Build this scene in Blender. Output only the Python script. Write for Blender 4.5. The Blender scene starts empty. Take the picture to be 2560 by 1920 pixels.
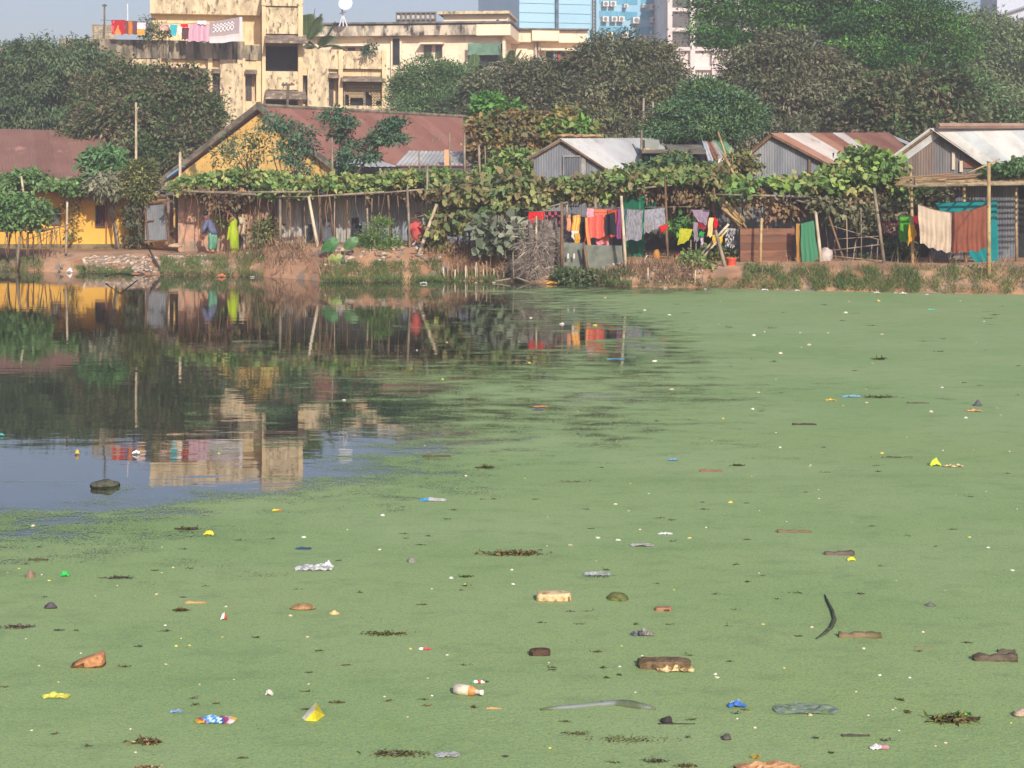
import bpy, math, random
import numpy as np
from mathutils import Vector, Matrix, noise
R = math.radians
random.seed(7)
S = bpy.context.scene
COL = S.collection
F = 4000.0; CX = 1280.0; HY = 472.0; CH = 2.84     # focal length in photo pixels, horizon row, eye height over the pond

def P(px, py, D):
    return Vector(((px-CX)*D/F, D, CH-(py-HY)*D/F))
def W(px, py, z=0.0):                                # point on the water
    D = F*(CH-z)/(py-HY)
    return P(px, py, D)
def lin1(c):
    c = c/255.0
    return c/12.92 if c <= .04045 else ((c+.055)/1.055)**2.4
def C(r, g, b, k=1.0):
    return (min(.95, lin1(r)*k), min(.95, lin1(g)*k), min(.95, lin1(b)*k))

# ---------------------------------------------------------------- materials
MATS = {}
def mat(name, c1, c2=None, sc=3.0, st=(1, 1, 1), lo=.4, hi=.6, c3=None, sc3=1.0, st3=(1, 1, 1), lo3=.52, hi3=.66,
        rough=.9, metal=0.0, bump=0.0, bsc=20.0, tint=False, transl=0.0, spec=.3, det=6.0):
    if name in MATS: return MATS[name]
    m = bpy.data.materials.new(name); m.use_nodes = True
    N = m.node_tree.nodes; L = m.node_tree.links; N.clear()
    out = N.new('ShaderNodeOutputMaterial')
    bs = N.new('ShaderNodeBsdfPrincipled')
    bs.inputs['Roughness'].default_value = rough
    bs.inputs['Metallic'].default_value = metal
    bs.inputs['Specular IOR Level'].default_value = spec
    tc = N.new('ShaderNodeTexCoord')
    def noi(scale, stretch, detail):
        mp = N.new('ShaderNodeMapping'); mp.inputs['Scale'].default_value = stretch
        L.new(tc.outputs['Object'], mp.inputs['Vector'])
        n = N.new('ShaderNodeTexNoise'); n.inputs['Scale'].default_value = scale
        n.inputs['Detail'].default_value = detail; n.inputs['Roughness'].default_value = .62
        L.new(mp.outputs[0], n.inputs['Vector'])
        return n.outputs['Fac']
    def ramp(s, a, b):
        r = N.new('ShaderNodeMapRange'); r.interpolation_type = 'SMOOTHSTEP'
        r.inputs['From Min'].default_value = a; r.inputs['From Max'].default_value = b
        L.new(s, r.inputs['Value']); return r.outputs['Result']
    def mix(fac, a, b, mode='MIX'):
        x = N.new('ShaderNodeMix'); x.data_type = 'RGBA'; x.blend_type = mode
        if hasattr(fac, 'links'): L.new(fac, x.inputs[0])
        else: x.inputs[0].default_value = fac
        for v, i in ((a, 6), (b, 7)):
            if hasattr(v, 'links'): L.new(v, x.inputs[i])
            else: x.inputs[i].default_value = (*v[:3], 1)
        return x.outputs[2]
    col = c1
    if c2 is not None: col = mix(ramp(noi(sc, st, det), lo, hi), c1, c2)
    if c3 is not None: col = mix(ramp(noi(sc3, st3, det), lo3, hi3), col, c3)
    if tint:
        at = N.new('ShaderNodeAttribute'); at.attribute_name = 'tint'
        col = mix(1.0, at.outputs['Color'], col, 'MULTIPLY')
    if hasattr(col, 'links'): L.new(col, bs.inputs['Base Color'])
    else: bs.inputs['Base Color'].default_value = (*col[:3], 1)
    if bump > 0:
        b = N.new('ShaderNodeBump'); b.inputs['Strength'].default_value = bump; b.inputs['Distance'].default_value = .03
        L.new(noi(bsc, st, 4.0), b.inputs['Height']); L.new(b.outputs[0], bs.inputs['Normal'])
    sh = bs.outputs[0]
    if transl > 0:
        t = N.new('ShaderNodeBsdfTranslucent')
        if hasattr(col, 'links'): L.new(col, t.inputs['Color'])
        else: t.inputs['Color'].default_value = (*col[:3], 1)
        x = N.new('ShaderNodeMixShader'); x.inputs[0].default_value = transl
        L.new(sh, x.inputs[1]); L.new(t.outputs[0], x.inputs[2]); sh = x.outputs[0]
    L.new(sh, out.inputs['Surface'])
    MATS[name] = m
    return m
WHITE = (1, 1, 1)
TINT = mat('painted_by_face', WHITE, tint=True, rough=.85)

# ---------------------------------------------------------------- mesh building
ORG = {}
def tag(o, label=None, cat=None, group=None, kind=None):
    if label: o['label'] = label
    if cat: o['category'] = cat
    if group: o['group'] = group
    if kind or cat: o['kind'] = kind or 'thing'
    return o
def thing(name, loc, label, cat, group=None):
    o = bpy.data.objects.new(name, None); COL.objects.link(o)
    o.location = loc; o.empty_display_size = .2
    ORG[o.name] = Vector(loc)
    return tag(o, label, cat, group)
def link(name, me, parent, org):
    o = bpy.data.objects.new(name, me); COL.objects.link(o)
    if parent is not None:
        o.parent = parent; ORG[o.name] = ORG[parent.name]
    else:
        o.location = org; ORG[o.name] = Vector(org)
    return o
class MB:
    def __init__(s): s.v = []; s.f = []; s.t = []; s.cur = WHITE; s.tinted = False
    def col(s, c): s.cur = c[:3]; s.tinted = True; return s
    def add(s, vs, fs, c=None):
        o = len(s.v); s.v.extend([tuple(v) for v in vs])
        for f in fs: s.f.append(tuple(i+o for i in f)); s.t.append(c or s.cur)
        return s
    def hexa(s, p):                                   # 8 corners: bottom ring 0-3, top ring 4-7
        return s.add(p, [(0, 3, 2, 1), (4, 5, 6, 7), (0, 1, 5, 4), (1, 2, 6, 5), (2, 3, 7, 6), (3, 0, 4, 7)])
    def box(s, a, b):
        x0, y0, z0 = a; x1, y1, z1 = b
        return s.hexa([(x0, y0, z0), (x1, y0, z0), (x1, y1, z0), (x0, y1, z0), (x0, y0, z1), (x1, y0, z1), (x1, y1, z1), (x0, y1, z1)])
    def obox(s, c, ax, ay, az):                       # centre and half axes
        c = Vector(c); q = [(-1, -1, -1), (1, -1, -1), (1, 1, -1), (-1, 1, -1), (-1, -1, 1), (1, -1, 1), (1, 1, 1), (-1, 1, 1)]
        return s.hexa([c+Vector(ax)*i+Vector(ay)*j+Vector(az)*k for i, j, k in q])
    def tube(s, pts, r, n=6, cap=True):
        pts = [Vector(p) for p in pts]
        rr = r if hasattr(r, '__len__') else [r]*len(pts)
        vs = []; fs = []
        up = None
        for i, p in enumerate(pts):
            d = (pts[min(i+1, len(pts)-1)]-pts[max(i-1, 0)])
            if d.length < 1e-6: d = Vector((0, 0, 1))
            d.normalize()
            if up is None:
                up = Vector((1, 0, 0)) if abs(d.x) < .9 else Vector((0, 1, 0))
            a = (up-d*up.dot(d))
            if a.length < 1e-4: a = d.orthogonal()
            a.normalize(); b = d.cross(a); up = a
            for k in range(n):
                t = 2*math.pi*k/n
                vs.append(p+(a*math.cos(t)+b*math.sin(t))*rr[i])
        for i in range(len(pts)-1):
            for k in range(n):
                k2 = (k+1) % n
                fs.append((i*n+k, i*n+k2, (i+1)*n+k2, (i+1)*n+k))
        if cap:
            fs.append(tuple(range(n-1, -1, -1))); m = (len(pts)-1)*n; fs.append(tuple(m+k for k in range(n)))
        return s.add(vs, fs)
    def loft(s, rings, n=14, cap=True, fold=0.0, nf=7, seed=0):    # rings: (centre, rx, ry) horizontal, or (centre, rx, ry, tilt matrix)
        vs = []; fs = []; rnd = random.Random(seed); ph = rnd.random()*6
        for i, rg in enumerate(rings):
            c = Vector(rg[0]); M = rg[3] if len(rg) > 3 else None
            for k in range(n):
                t = 2*math.pi*k/n; q = 1+fold*math.sin(nf*t+ph+i*.25)
                v = Vector((math.cos(t)*rg[1]*q, math.sin(t)*rg[2]*q, 0))
                if M is not None: v = M @ v
                vs.append(c+v)
        for i in range(len(rings)-1):
            for k in range(n):
                k2 = (k+1) % n; fs.append((i*n+k, i*n+k2, (i+1)*n+k2, (i+1)*n+k))
        if cap:
            fs.append(tuple(range(n-1, -1, -1))); m = (len(rings)-1)*n; fs.append(tuple(m+k for k in range(n)))
        return s.add(vs, fs)
    def grid(s, fn, nu, nv, cfn=None):
        o = len(s.v)
        for j in range(nv+1):
            for i in range(nu+1): s.v.append(tuple(fn(i/nu, j/nv)))
        for j in range(nv):
            for i in range(nu):
                a = o+j*(nu+1)+i; s.f.append((a, a+1, a+nu+2, a+nu+1))
                s.t.append(cfn((i+.5)/nu, (j+.5)/nv) if cfn else s.cur)
        if cfn: s.tinted = True
        return s
    def ball(s, c, rx, ry, rz, nz=0.0, sc=2.0, seed=0, flat=None, lv=(10, 7), cfn=None):
        c = Vector(c); nu, nv = lv; vs = []; fs = []; off = Vector((seed*3.1, seed*1.7, seed*.9))
        for j in range(nv+1):
            ph = math.pi*j/nv
            for i in range(nu):
                th = 2*math.pi*i/nu
                d = Vector((math.sin(ph)*math.cos(th), math.sin(ph)*math.sin(th), -math.cos(ph)))
                q = 1+nz*noise.noise(d*sc+off)
                v = Vector((d.x*rx*q, d.y*ry*q, d.z*rz*q))
                if flat is not None and v.z < flat: v.z = flat
                vs.append(c+v)
        for j in range(nv):
            for i in range(nu):
                i2 = (i+1) % nu; fs.append((j*nu+i, j*nu+i2, (j+1)*nu+i2, (j+1)*nu+i))
        if cfn:
            for f in fs:
                m = sum((vs[q] for q in f), Vector())/4
                s.add([], [])
            o = len(s.v); s.v.extend([tuple(v) for v in vs]); s.tinted = True
            for f in fs:
                m = sum((vs[q] for q in f), Vector())/4-c
                s.f.append(tuple(i+o for i in f)); s.t.append(cfn(m))
            return s
        return s.add(vs, fs)
    def build(s, name, m, parent=None, smooth=False, org=None, label=None, cat=None, group=None, kind=None):
        V = np.array(s.v, dtype=float)
        if parent is not None: org = ORG[parent.name]
        elif org is None:
            a = V.min(0); b = V.max(0); org = Vector(((a[0]+b[0])/2, (a[1]+b[1])/2, a[2]))
        V = V-np.array(org)
        me = bpy.data.meshes.new(name); me.from_pydata(V.tolist(), [], s.f)
        if smooth: me.polygons.foreach_set('use_smooth', [True]*len(me.polygons))
        if s.tinted:
            at = me.attributes.new('tint', 'FLOAT_COLOR', 'FACE')
            t = np.ones((len(s.t), 4)); t[:, :3] = np.array(s.t); at.data.foreach_set('color', t.ravel())
        me.materials.append(m)
        me.update()
        return tag(link(name, me, parent, org), label, cat, group, kind)

def leafmesh(name, V, T, m, parent=None, org=None, **kw):         # V (n,k,3) polygons, T (n,3) colours
    n, k, _ = V.shape
    if parent is not None: org = ORG[parent.name]
    elif org is None:
        a = V.reshape(-1, 3); org = Vector((a[:, 0].mean(), a[:, 1].mean(), a[:, 2].min()))
    me = bpy.data.meshes.new(name)
    me.vertices.add(n*k); me.vertices.foreach_set('co', (V-np.array(org)).astype(np.float32).ravel())
    me.loops.add(n*k); me.loops.foreach_set('vertex_index', np.arange(n*k, dtype=np.int32))
    me.polygons.add(n); me.polygons.foreach_set('loop_start', np.arange(0, n*k, k, dtype=np.int32))
    me.polygons.foreach_set('loop_total', np.full(n, k, dtype=np.int32))
    me.update(calc_edges=True)
    at = me.attributes.new('tint', 'FLOAT_COLOR', 'FACE')
    t = np.ones((n, 4)); t[:, :3] = T; at.data.foreach_set('color', t.ravel())
    me.materials.append(m)
    return tag(link(name, me, parent, org), **{a: kw[a] for a in kw})
RNG = np.random.default_rng(11)
def unit(a): return a/np.maximum(np.linalg.norm(a, axis=-1, keepdims=True), 1e-9)
SHAPES = {
    'slim': np.array([(0, 0), (.45, .5), (1, 0), (.45, -.5)]),
    'broad': np.array([(0, 0), (.1, .42), (.5, .5), (.85, .25), (1, 0), (.85, -.25), (.5, -.5), (.1, -.42)]),
    'blade': np.array([(0, .5), (1, .05), (1, -.05), (0, -.5)]),
}
def leaves(pos, out, L, Wd, shape='slim', droop=.3, up=.5, jit=.6, lj=.5):
    """one leaf polygon at each pos; out = outward direction of its clump"""
    n = len(pos)
    d = unit(out+RNG.normal(0, jit, (n, 3))+np.array([0, 0, -droop]))
    nr = unit(out*.6+np.array([0, 0, up])+RNG.normal(0, .45, (n, 3)))
    b = unit(np.cross(nr, d)); nr = np.cross(d, b)
    l = L*(1+RNG.uniform(-lj, lj, (n, 1))); w = Wd*(1+RNG.uniform(-lj, lj, (n, 1)))
    sh = SHAPES[shape]
    V = np.empty((n, len(sh), 3))
    for i, (u, v) in enumerate(sh):
        V[:, i] = pos+d*l*u+b*w*v-nr*(l*.16*u*u)+nr*(abs(v)*w*.25)
    return V
def pick(pal, n):
    pal = np.array([c[:3] for c in pal]); return pal[RNG.integers(0, len(pal), n)]
def cloud(lobes, clumps, per, sig, L, Wd, pal, shape='slim', droop=.3, up=.5, shell=(.72, 1.02), bottom=-.75, inner=.18, jit=.6, cj=.18, lj2=.14):
    """lobes: (centre, rx, ry, rz) ellipsoids. Leaf clumps spread over their surface, some within."""
    tot = np.array([l[1]*l[3]+l[2]*l[3]*.6 for l in lobes]); tot = tot/tot.sum()
    Vs = []; Ts = []
    for lb, w in zip(lobes, tot):
        c = np.array(lb[0]); rad = np.array(lb[1:4]); m = max(6, int(clumps*w))
        d = unit(RNG.normal(0, 1, (m*3, 3))); d = d[d[:, 2] > bottom][:m]; m = len(d)
        r = RNG.uniform(shell[0], shell[1], (m, 1)); k = RNG.random((m, 1)) < inner; r = np.where(k, RNG.uniform(.2, .7, (m, 1)), r)
        off = RNG.uniform(0, 50, 3); r = r*np.array([[1+.30*noise.noise(Vector(q*2.3+off))] for q in d])
        cc = c+d*rad*r
        tint = pick(pal, m)*(1+RNG.normal(0, cj, (m, 1)))
        pos = np.repeat(cc, per, 0)+RNG.normal(0, 1, (m*per, 3))*np.array(sig)
        out = unit(np.repeat(d, per, 0)+unit(pos-np.repeat(cc, per, 0))*.5)
        Vs.append(leaves(pos, out, L, Wd, shape, droop, up, jit))
        Ts.append(np.repeat(tint, per, 0)*(1+RNG.normal(0, lj2, (m*per, 1))))
    return np.concatenate(Vs), np.clip(np.concatenate(Ts), .004, .9)
def copy_thing(o, loc, rz=0.0, sc=1.0, label=None):
    r = o.copy(); COL.objects.link(r); r.location = loc; r.rotation_euler = (0, 0, rz); r.scale = (sc, sc, sc)
    if label: r['label'] = label
    for ch in list(o.children):
        c = ch.copy(); COL.objects.link(c); c.parent = r
        for g in ch.children:
            d = g.copy(); COL.objects.link(d); d.parent = c
    return r

# ---------------------------------------------------------------- terrain shape
SH = [(-900, 672), (0, 674), (70, 677), (250, 683), (420, 687), (640, 690), (820, 703), (1100, 702), (1300, 704), (1400, 708), (1560, 716), (1800, 720), (1950, 725), (2100, 729), (2300, 733), (2480, 736), (2600, 737), (3500, 737)]
BZ = [(-900, .6), (0, .6), (330, .6), (450, .52), (600, .6), (690, .95), (1080, 1.0), (1250, .85), (1500, .72), (1900, .7), (3500, .72)]
def interp(tab, x):
    return float(np.interp(x, [a for a, b in tab], [b for a, b in tab]))
def shoreD(px): return F*CH/(interp(SH, px)-HY)
def gz(px, D):
    t = D-shoreD(px); b = interp(BZ, px)
    if t < 0: return max(-.8, t*.35)
    s = min(1, t/2.6); s = 1-(1-s)**2.2
    x = (px-CX)*D/F
    z = b*s
    if t > .15: z += .06*noise.noise(Vector((x*.9, D*.9, 0)))*min(1, t)
    if t > 12: z += min(.5, (t-12)*.02)
    return z
def gzx(x, y): return gz(CX+x*F/y, y)
def G(px, D): return Vector(((px-CX)*D/F, D, gz(px, D)))
# ---------------------------------------------------------------- camera, sky, sun, air
cam_d = bpy.data.cameras.new('camera'); cam = bpy.data.objects.new('camera', cam_d); COL.objects.link(cam)
cam.location = (0, 0, CH); cam.rotation_euler = (R(90), 0, 0)
cam_d.sensor_width = 36; cam_d.lens = 36*F/2560; cam_d.shift_y = -(960-HY)/2560
cam_d.clip_start = .1; cam_d.clip_end = 3000
S.camera = cam
SUN_EL, SUN_AZ = R(28), R(163)           # azimuth clockwise from the view direction
sd = Vector((math.sin(SUN_AZ)*math.cos(SUN_EL), math.cos(SUN_AZ)*math.cos(SUN_EL), math.sin(SUN_EL)))
sl = bpy.data.lights.new('sun', 'SUN'); sl.energy = 4.2; sl.angle = R(1.0); sl.color = (1.0, .93, .82)
so = bpy.data.objects.new('sun', sl); COL.objects.link(so); so.location = (20, -20, 40)
so.rotation_euler = (-sd).to_track_quat('-Z', 'Y').to_euler()
w = bpy.data.worlds.new('World'); S.world = w; w.use_nodes = True
wn = w.node_tree.nodes; wl = w.node_tree.links; wn.clear()
wo = wn.new('ShaderNodeOutputWorld'); bg = wn.new('ShaderNodeBackground'); bg.inputs['Strength'].default_value = .13
sk = wn.new('ShaderNodeTexSky'); sk.sky_type = 'NISHITA'; sk.sun_disc = False
sk.sun_elevation = SUN_EL; sk.sun_rotation = SUN_AZ; sk.air_density = 1.3; sk.dust_density = 2.2; sk.ozone_density = 2.5
mx = wn.new('ShaderNodeMix'); mx.data_type = 'RGBA'; mx.blend_type = 'MULTIPLY'; mx.inputs[0].default_value = 1
mx.inputs[7].default_value = (.82, .775, .94, 1)
wl.new(sk.outputs[0], mx.inputs[6]); wl.new(mx.outputs[2], bg.inputs['Color']); wl.new(bg.outputs[0], wo.inputs['Surface'])
S.view_settings.view_transform = 'Standard'; S.view_settings.look = 'None'; S.view_settings.exposure = .32; S.view_settings.gamma = 1
S.cycles.max_bounces = 6; S.cycles.transparent_max_bounces = 12; S.cycles.volume_bounces = 0
S.cycles.use_adaptive_sampling = True; S.cycles.adaptive_threshold = .02
S.cycles.caustics_reflective = False; S.cycles.caustics_refractive = False

HAZE_DENSITY = .0017
hz = MB(); hz.box((-140, -14, -1.8), (140, 330, 42))
hm = bpy.data.materials.new('hazy_air'); hm.use_nodes = True
hn = hm.node_tree.nodes; hn.clear(); ho = hn.new('ShaderNodeOutputMaterial'); hv = hn.new('ShaderNodeVolumePrincipled')
hv.inputs['Color'].default_value = (.90, .90, .93, 1); hv.inputs['Density'].default_value = HAZE_DENSITY; hv.inputs['Anisotropy'].default_value = .1
hm.node_tree.links.new(hv.outputs[0], ho.inputs['Volume'])
hz.build('haze', hm, kind='stuff', org=(0, 0, 0))

# ---------------------------------------------------------------- ground, water, duckweed
EARTH = mat('earth', C(188, 148, 114), C(156, 114, 84), sc=.55, lo=.38, hi=.62, c3=C(140, 122, 104), sc3=1.6, lo3=.5, hi3=.62, rough=1, bump=.7, bsc=6)
pxs = list(np.arange(-2600, 5200, 22.0)); ts = [-16, -5, -1.5, -.4, -.1, .05, .2, .4, .65, .95, 1.3, 1.8, 2.4, 3.2, 4.2, 5.5, 7, 9, 12, 16, 22, 32, 48, 75, 120, 200, 268]
g = MB(); vs = []; fs = []
for t in ts:
    for px in pxs:
        sD = shoreD(px)+.22*noise.noise(Vector((px*.013, 3.1, 0)))
        D = sD+t; z = gz(px, shoreD(px)+t)
        if -.2 < t < 3.5: z += .05*noise.noise(Vector((px*.03, t*2.0, 1)))*(1 if t > .1 else .3)
        vs.append(((px-CX)*D/F if t < 100 else (px-CX)*(sD+60)/F*1.3, D, z))
nx = len(pxs)
for j in range(len(ts)-1):
    for i in range(nx-1):
        a = j*nx+i; fs.append((a, a+1, a+nx+1, a+nx))
g.add(vs, fs); g.build('ground', EARTH, kind='structure', org=(0, 0, 0), smooth=True)

wm = bpy.data.materials.new('pond_water'); wm.use_nodes = True
N = wm.node_tree.nodes; L = wm.node_tree.links; bs = N['Principled BSDF']
bs.inputs['Base Color'].default_value = (.022, .026, .016, 1); bs.inputs['Roughness'].default_value = .02
bs.inputs['IOR'].default_value = 2.8; bs.inputs['Specular IOR Level'].default_value = .5
tc = N.new('ShaderNodeTexCoord'); mp = N.new('ShaderNodeMapping'); mp.inputs['Scale'].default_value = (.55, 1.5, 1)
nz = N.new('ShaderNodeTexNoise'); nz.inputs['Scale'].default_value = 1.5; nz.inputs['Detail'].default_value = 3
bp = N.new('ShaderNodeBump'); bp.inputs['Strength'].default_value = .10; bp.inputs['Distance'].default_value = .02
L.new(tc.outputs['Object'], mp.inputs[0]); L.new(mp.outputs[0], nz.inputs['Vector']); L.new(nz.outputs['Fac'], bp.inputs['Height']); L.new(bp.outputs[0], bs.inputs['Normal'])
wt = MB(); wt.add([(-60, -10, 0), (60, -10, 0), (60, 62, 0), (-60, 62, 0)], [(0, 1, 2, 3)])
wt.build('water', wm, kind='structure', org=(0, 0, 0))

# duckweed cover: how much of the water the fronds hide, over the pond
cx_ = [0, 200, 400, 600, 800, 1000, 1200, 1400, 1600, 1800, 2000, 2560]
cov = [
 (690, [0, 0, 0, 0, .0, 0, 0, 0, 0, 0, 0, .6]),
 (716, [0, 0, 0, 0, 0, 0, .12, .15, .1, .2, .5, 1]),
 (728, [0, 0, 0, 0, 0, 0, .3, .5, .45, .55, 1, 1]),
 (745, [0, 0, 0, 0, 0, 0, .1, .55, .7, .9, 1, 1]),
 (770, [0, 0, 0, 0, 0, 0, .08, .38, .78, .98, 1, 1]),
 (800, [0, 0, 0, .01, 0, 0, .06, .24, .55, .92, 1, 1]),
 (840, [0, 0, 0, .01, .02, .01, .06, .12, .32, .8, 1, 1]),
 (890, [0, 0, 0, .01, .02, .03, .1, .18, .36, .74, .97, 1]),
 (915, [0, 0, 0, 0, .02, .1, .3, .44, .5, .76, .95, 1]),
 (960, [0, 0, .0, .03, .08, .22, .46, .54, .52, .64, .9, 1]),
 (1000, [0, 0, .0, .03, .1, .32, .54, .57, .46, .52, .84, 1]),
 (1050, [0, 0, .0, .03, .08, .34, .58, .62, .6, .65, .86, 1]),
 (1100, [0, 0, .0, .03, .08, .28, .55, .66, .68, .74, .88, 1]),
 (1150, [0, 0, .01, .03, .12, .4, .6, .72, .78, .84, .92, 1]),
 (1200, [0, .0, .04, .1, .3, .58, .74, .92, .97, .98, 1, 1]),
 (1240, [.06, .1, .25, .4, .58, .74, .86, .96, 1, 1, 1, 1]),
 (1290, [.34, .36, .5, .64, .78, .88, .95, 1, 1, 1, 1, 1]),
 (1350, [.56, .58, .72, .78, .88, .95, 1, 1, 1, 1, 1, 1]),
 (1420, [.7, .78, .9, .86, .94, 1, 1, 1, 1, 1, 1, 1]),
 (1500, [1]*12), (4000, [1]*12)]
cy_ = [r[0] for r in cov]; ct_ = np.array([r[1] for r in cov])
def cover(px, py):
    px = min(max(px, 0), 2560); py = min(max(py, cy_[0]), cy_[-1])
    row = [np.interp(px, cx_, ct_[j]) for j in range(len(cy_))]
    return float(np.interp(py, cy_, row))
dx = list(np.arange(-900, 3500, 40.0)); dy = [684, 688, 692, 696, 700, 704, 708, 712, 716, 720, 724, 728, 732, 736]+list(np.arange(742, 960, 7.0))+list(np.arange(960, 1300, 12.0))+list(np.arange(1300, 1960, 40.0))+[2100, 2400, 3000, 4500, 9000]
vs = []; cv = []
for py in dy:
    for px in dx:
        q = W(px, py, .004); q.x *= max(1.0, 9.0/q.y); vs.append(tuple(q)); cv.append(cover(px, py))
n1 = len(dx); fs = []
for j in range(len(dy)-1):
    for i in range(n1-1):
        a = j*n1+i; q = (a, a+n1, a+n1+1, a+1)
        if max(cv[k] for k in q) > .01: fs.append(q)
me = bpy.data.meshes.new('duckweed'); me.from_pydata(vs, [], fs)
at = me.attributes.new('cover', 'FLOAT', 'POINT'); at.data.foreach_set('value', cv)
dm = bpy.data.materials.new('duckweed_fronds'); dm.use_nodes = True
N = dm.node_tree.nodes; L = dm.node_tree.links; bs = N['Principled BSDF']; out = N['Material Output']
bs.inputs['Roughness'].default_value = .75; bs.inputs['Specular IOR Level'].default_value = .2
tc = N.new('ShaderNodeTexCoord'); at = N.new('ShaderNodeAttribute'); at.attribute_name = 'cover'
def nn(scale, st, det=4, rg=.6):
    mp = N.new('ShaderNodeMapping'); mp.inputs['Scale'].default_value = st
    n = N.new('ShaderNodeTexNoise'); n.inputs['Scale'].default_value = scale; n.inputs['Detail'].default_value = det; n.inputs['Roughness'].default_value = rg
    L.new(tc.outputs['Object'], mp.inputs[0]); L.new(mp.outputs[0], n.inputs['Vector']); return n.outputs['Fac']
def mth(op, a, b=None, c=None):
    m = N.new('ShaderNodeMath'); m.operation = op
    for i, v in enumerate((a, b, c)):
        if v is None: continue
        if hasattr(v, 'links'): L.new(v, m.inputs[i])
        else: m.inputs[i].default_value = v
    return m.outputs[0]
def rng(s, a, b, c=0, d=1):
    r = N.new('ShaderNodeMapRange'); L.new(s, r.inputs[0])
    for i, v in ((1, a), (2, b), (3, c), (4, d)): r.inputs[i].default_value = v
    return r.outputs[0]
def mixc(f, a, b):
    x = N.new('ShaderNodeMix'); x.data_type = 'RGBA'; L.new(f, x.inputs[0])
    for v, i in ((a, 6), (b, 7)):
        if hasattr(v, 'links'): L.new(v, x.inputs[i])
        else: x.inputs[i].default_value = (*v, 1)
    return x.outputs[2]
big = rng(nn(.28, (1, 1, 1)), .25, .75)                 # rafts and streaks of fronds
mid = rng(nn(2.4, (.6, 1, 1)), .25, .75)
fine = rng(nn(70, (1, 1, 1), 2), .25, .75)              # gaps between fronds
h = mth('ADD', mth('ADD', mth('MULTIPLY', big, .25), mth('MULTIPLY', mid, .33)), mth('MULTIPLY', fine, .42))
thr = rng(mth('POWER', at.outputs['Fac'], 1.2), 0, 1, .67, .20)            # more cover, lower threshold
mask = rng(mth('SUBTRACT', h, thr), -.05, .05)
L.new(mask, bs.inputs['Alpha'])
c0 = mixc(rng(nn(.35, (1, 1, 1)), .35, .65), C(128, 160, 106, .92), C(150, 172, 124, .92))
c0 = mixc(rng(nn(.16, (.5, 1, 1), 3), .48, .7), c0, C(144, 166, 112, .92))
c0 = mixc(rng(nn(.5, (.25, 1, 1), 5, .65), .56, .78), c0, C(112, 146, 94, .88))
c1 = mixc(rng(nn(90, (1, 1, 1), 3), .46, .7), c0, C(166, 176, 98, .95))
c2 = mixc(rng(nn(75, (1, 1, 1), 3, .7), .5, .85), c1, C(90, 118, 74, .74))
c3 = mixc(rng(nn(2.2, (1, 1.6, 1), 6, .75), .5, .9), c2, C(118, 142, 94, .8))
L.new(c3, bs.inputs['Base Color'])
bp = N.new('ShaderNodeBump'); bp.inputs['Strength'].default_value = .5; bp.inputs['Distance'].default_value = .01
L.new(nn(40, (1, 1, 1), 3, .7), bp.inputs['Height']); L.new(bp.outputs[0], bs.inputs['Normal'])
me.materials.append(dm)
o = bpy.data.objects.new('duckweed', me); COL.objects.link(o)
tag(o, 'pale green duckweed spread over the pond', kind='stuff')
# ---------------------------------------------------------------- buildings behind the huts
class Fac:
    """a facade: a vertical plane through pixel column px0 at distance D0, turned by ang (positive = its right end recedes)"""
    def __init__(s, px0, D0, ang):
        a = R(ang); s.o = Vector(((px0-CX)*D0/F, D0, 0)); s.u = Vector((math.cos(a), math.sin(a), 0)); s.n = Vector((math.sin(a), -math.cos(a), 0))
    def uz(s, px, py):
        d = Vector(((px-CX)/F, 1, -(py-HY)/F)); o = s.o-Vector((0, 0, CH)); o.z = 0
        t = o.dot(s.n)/Vector((d.x, d.y, 0)).dot(s.n)
        p = d*t; p.z += CH
        return (Vector((p.x, p.y, 0))-s.o).dot(s.u), p.z
    def pt(s, u, z, d): return s.o+s.u*u+s.n*d+Vector((0, 0, z))
    def at(s, px, py, d=0.0):
        u, z = s.uz(px, py); return s.pt(u, z, d)
    def bx(s, mb, u0, u1, z0, z1, d0, d1):
        p = s.pt
        return mb.hexa([p(u0, z0, d1), p(u1, z0, d1), p(u1, z0, d0), p(u0, z0, d0), p(u0, z1, d1), p(u1, z1, d1), p(u1, z1, d0), p(u0, z1, d0)])
    def box(s, mb, x0, x1, y0, y1, d0, d1):        # y0 upper row, y1 lower row (photo pixels)
        xm = (x0+x1)/2; z1 = s.uz(xm, y0)[1]; z0 = s.uz(xm, y1)[1]
        return s.bx(mb, s.uz(x0, y0)[0], s.uz(x1, y0)[0], z0, z1, d0, d1)
    def hood(s, mb, x0, x1, y0, y1, d0, d1):       # sloping sunshade: top at the wall (d0), lip out at d1
        xm = (x0+x1)/2; z1 = s.uz(xm, y0)[1]; z0 = s.uz(xm, y1)[1]; p = s.pt; u0 = s.uz(x0, y0)[0]; u1 = s.uz(x1, y0)[0]; t = .12
        return mb.hexa([p(u0, z0, d1), p(u1, z0, d1), p(u1, z1-t, d0), p(u0, z1-t, d0), p(u0, z0+t, d1), p(u1, z0+t, d1), p(u1, z1, d0), p(u0, z1, d0)])

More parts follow.
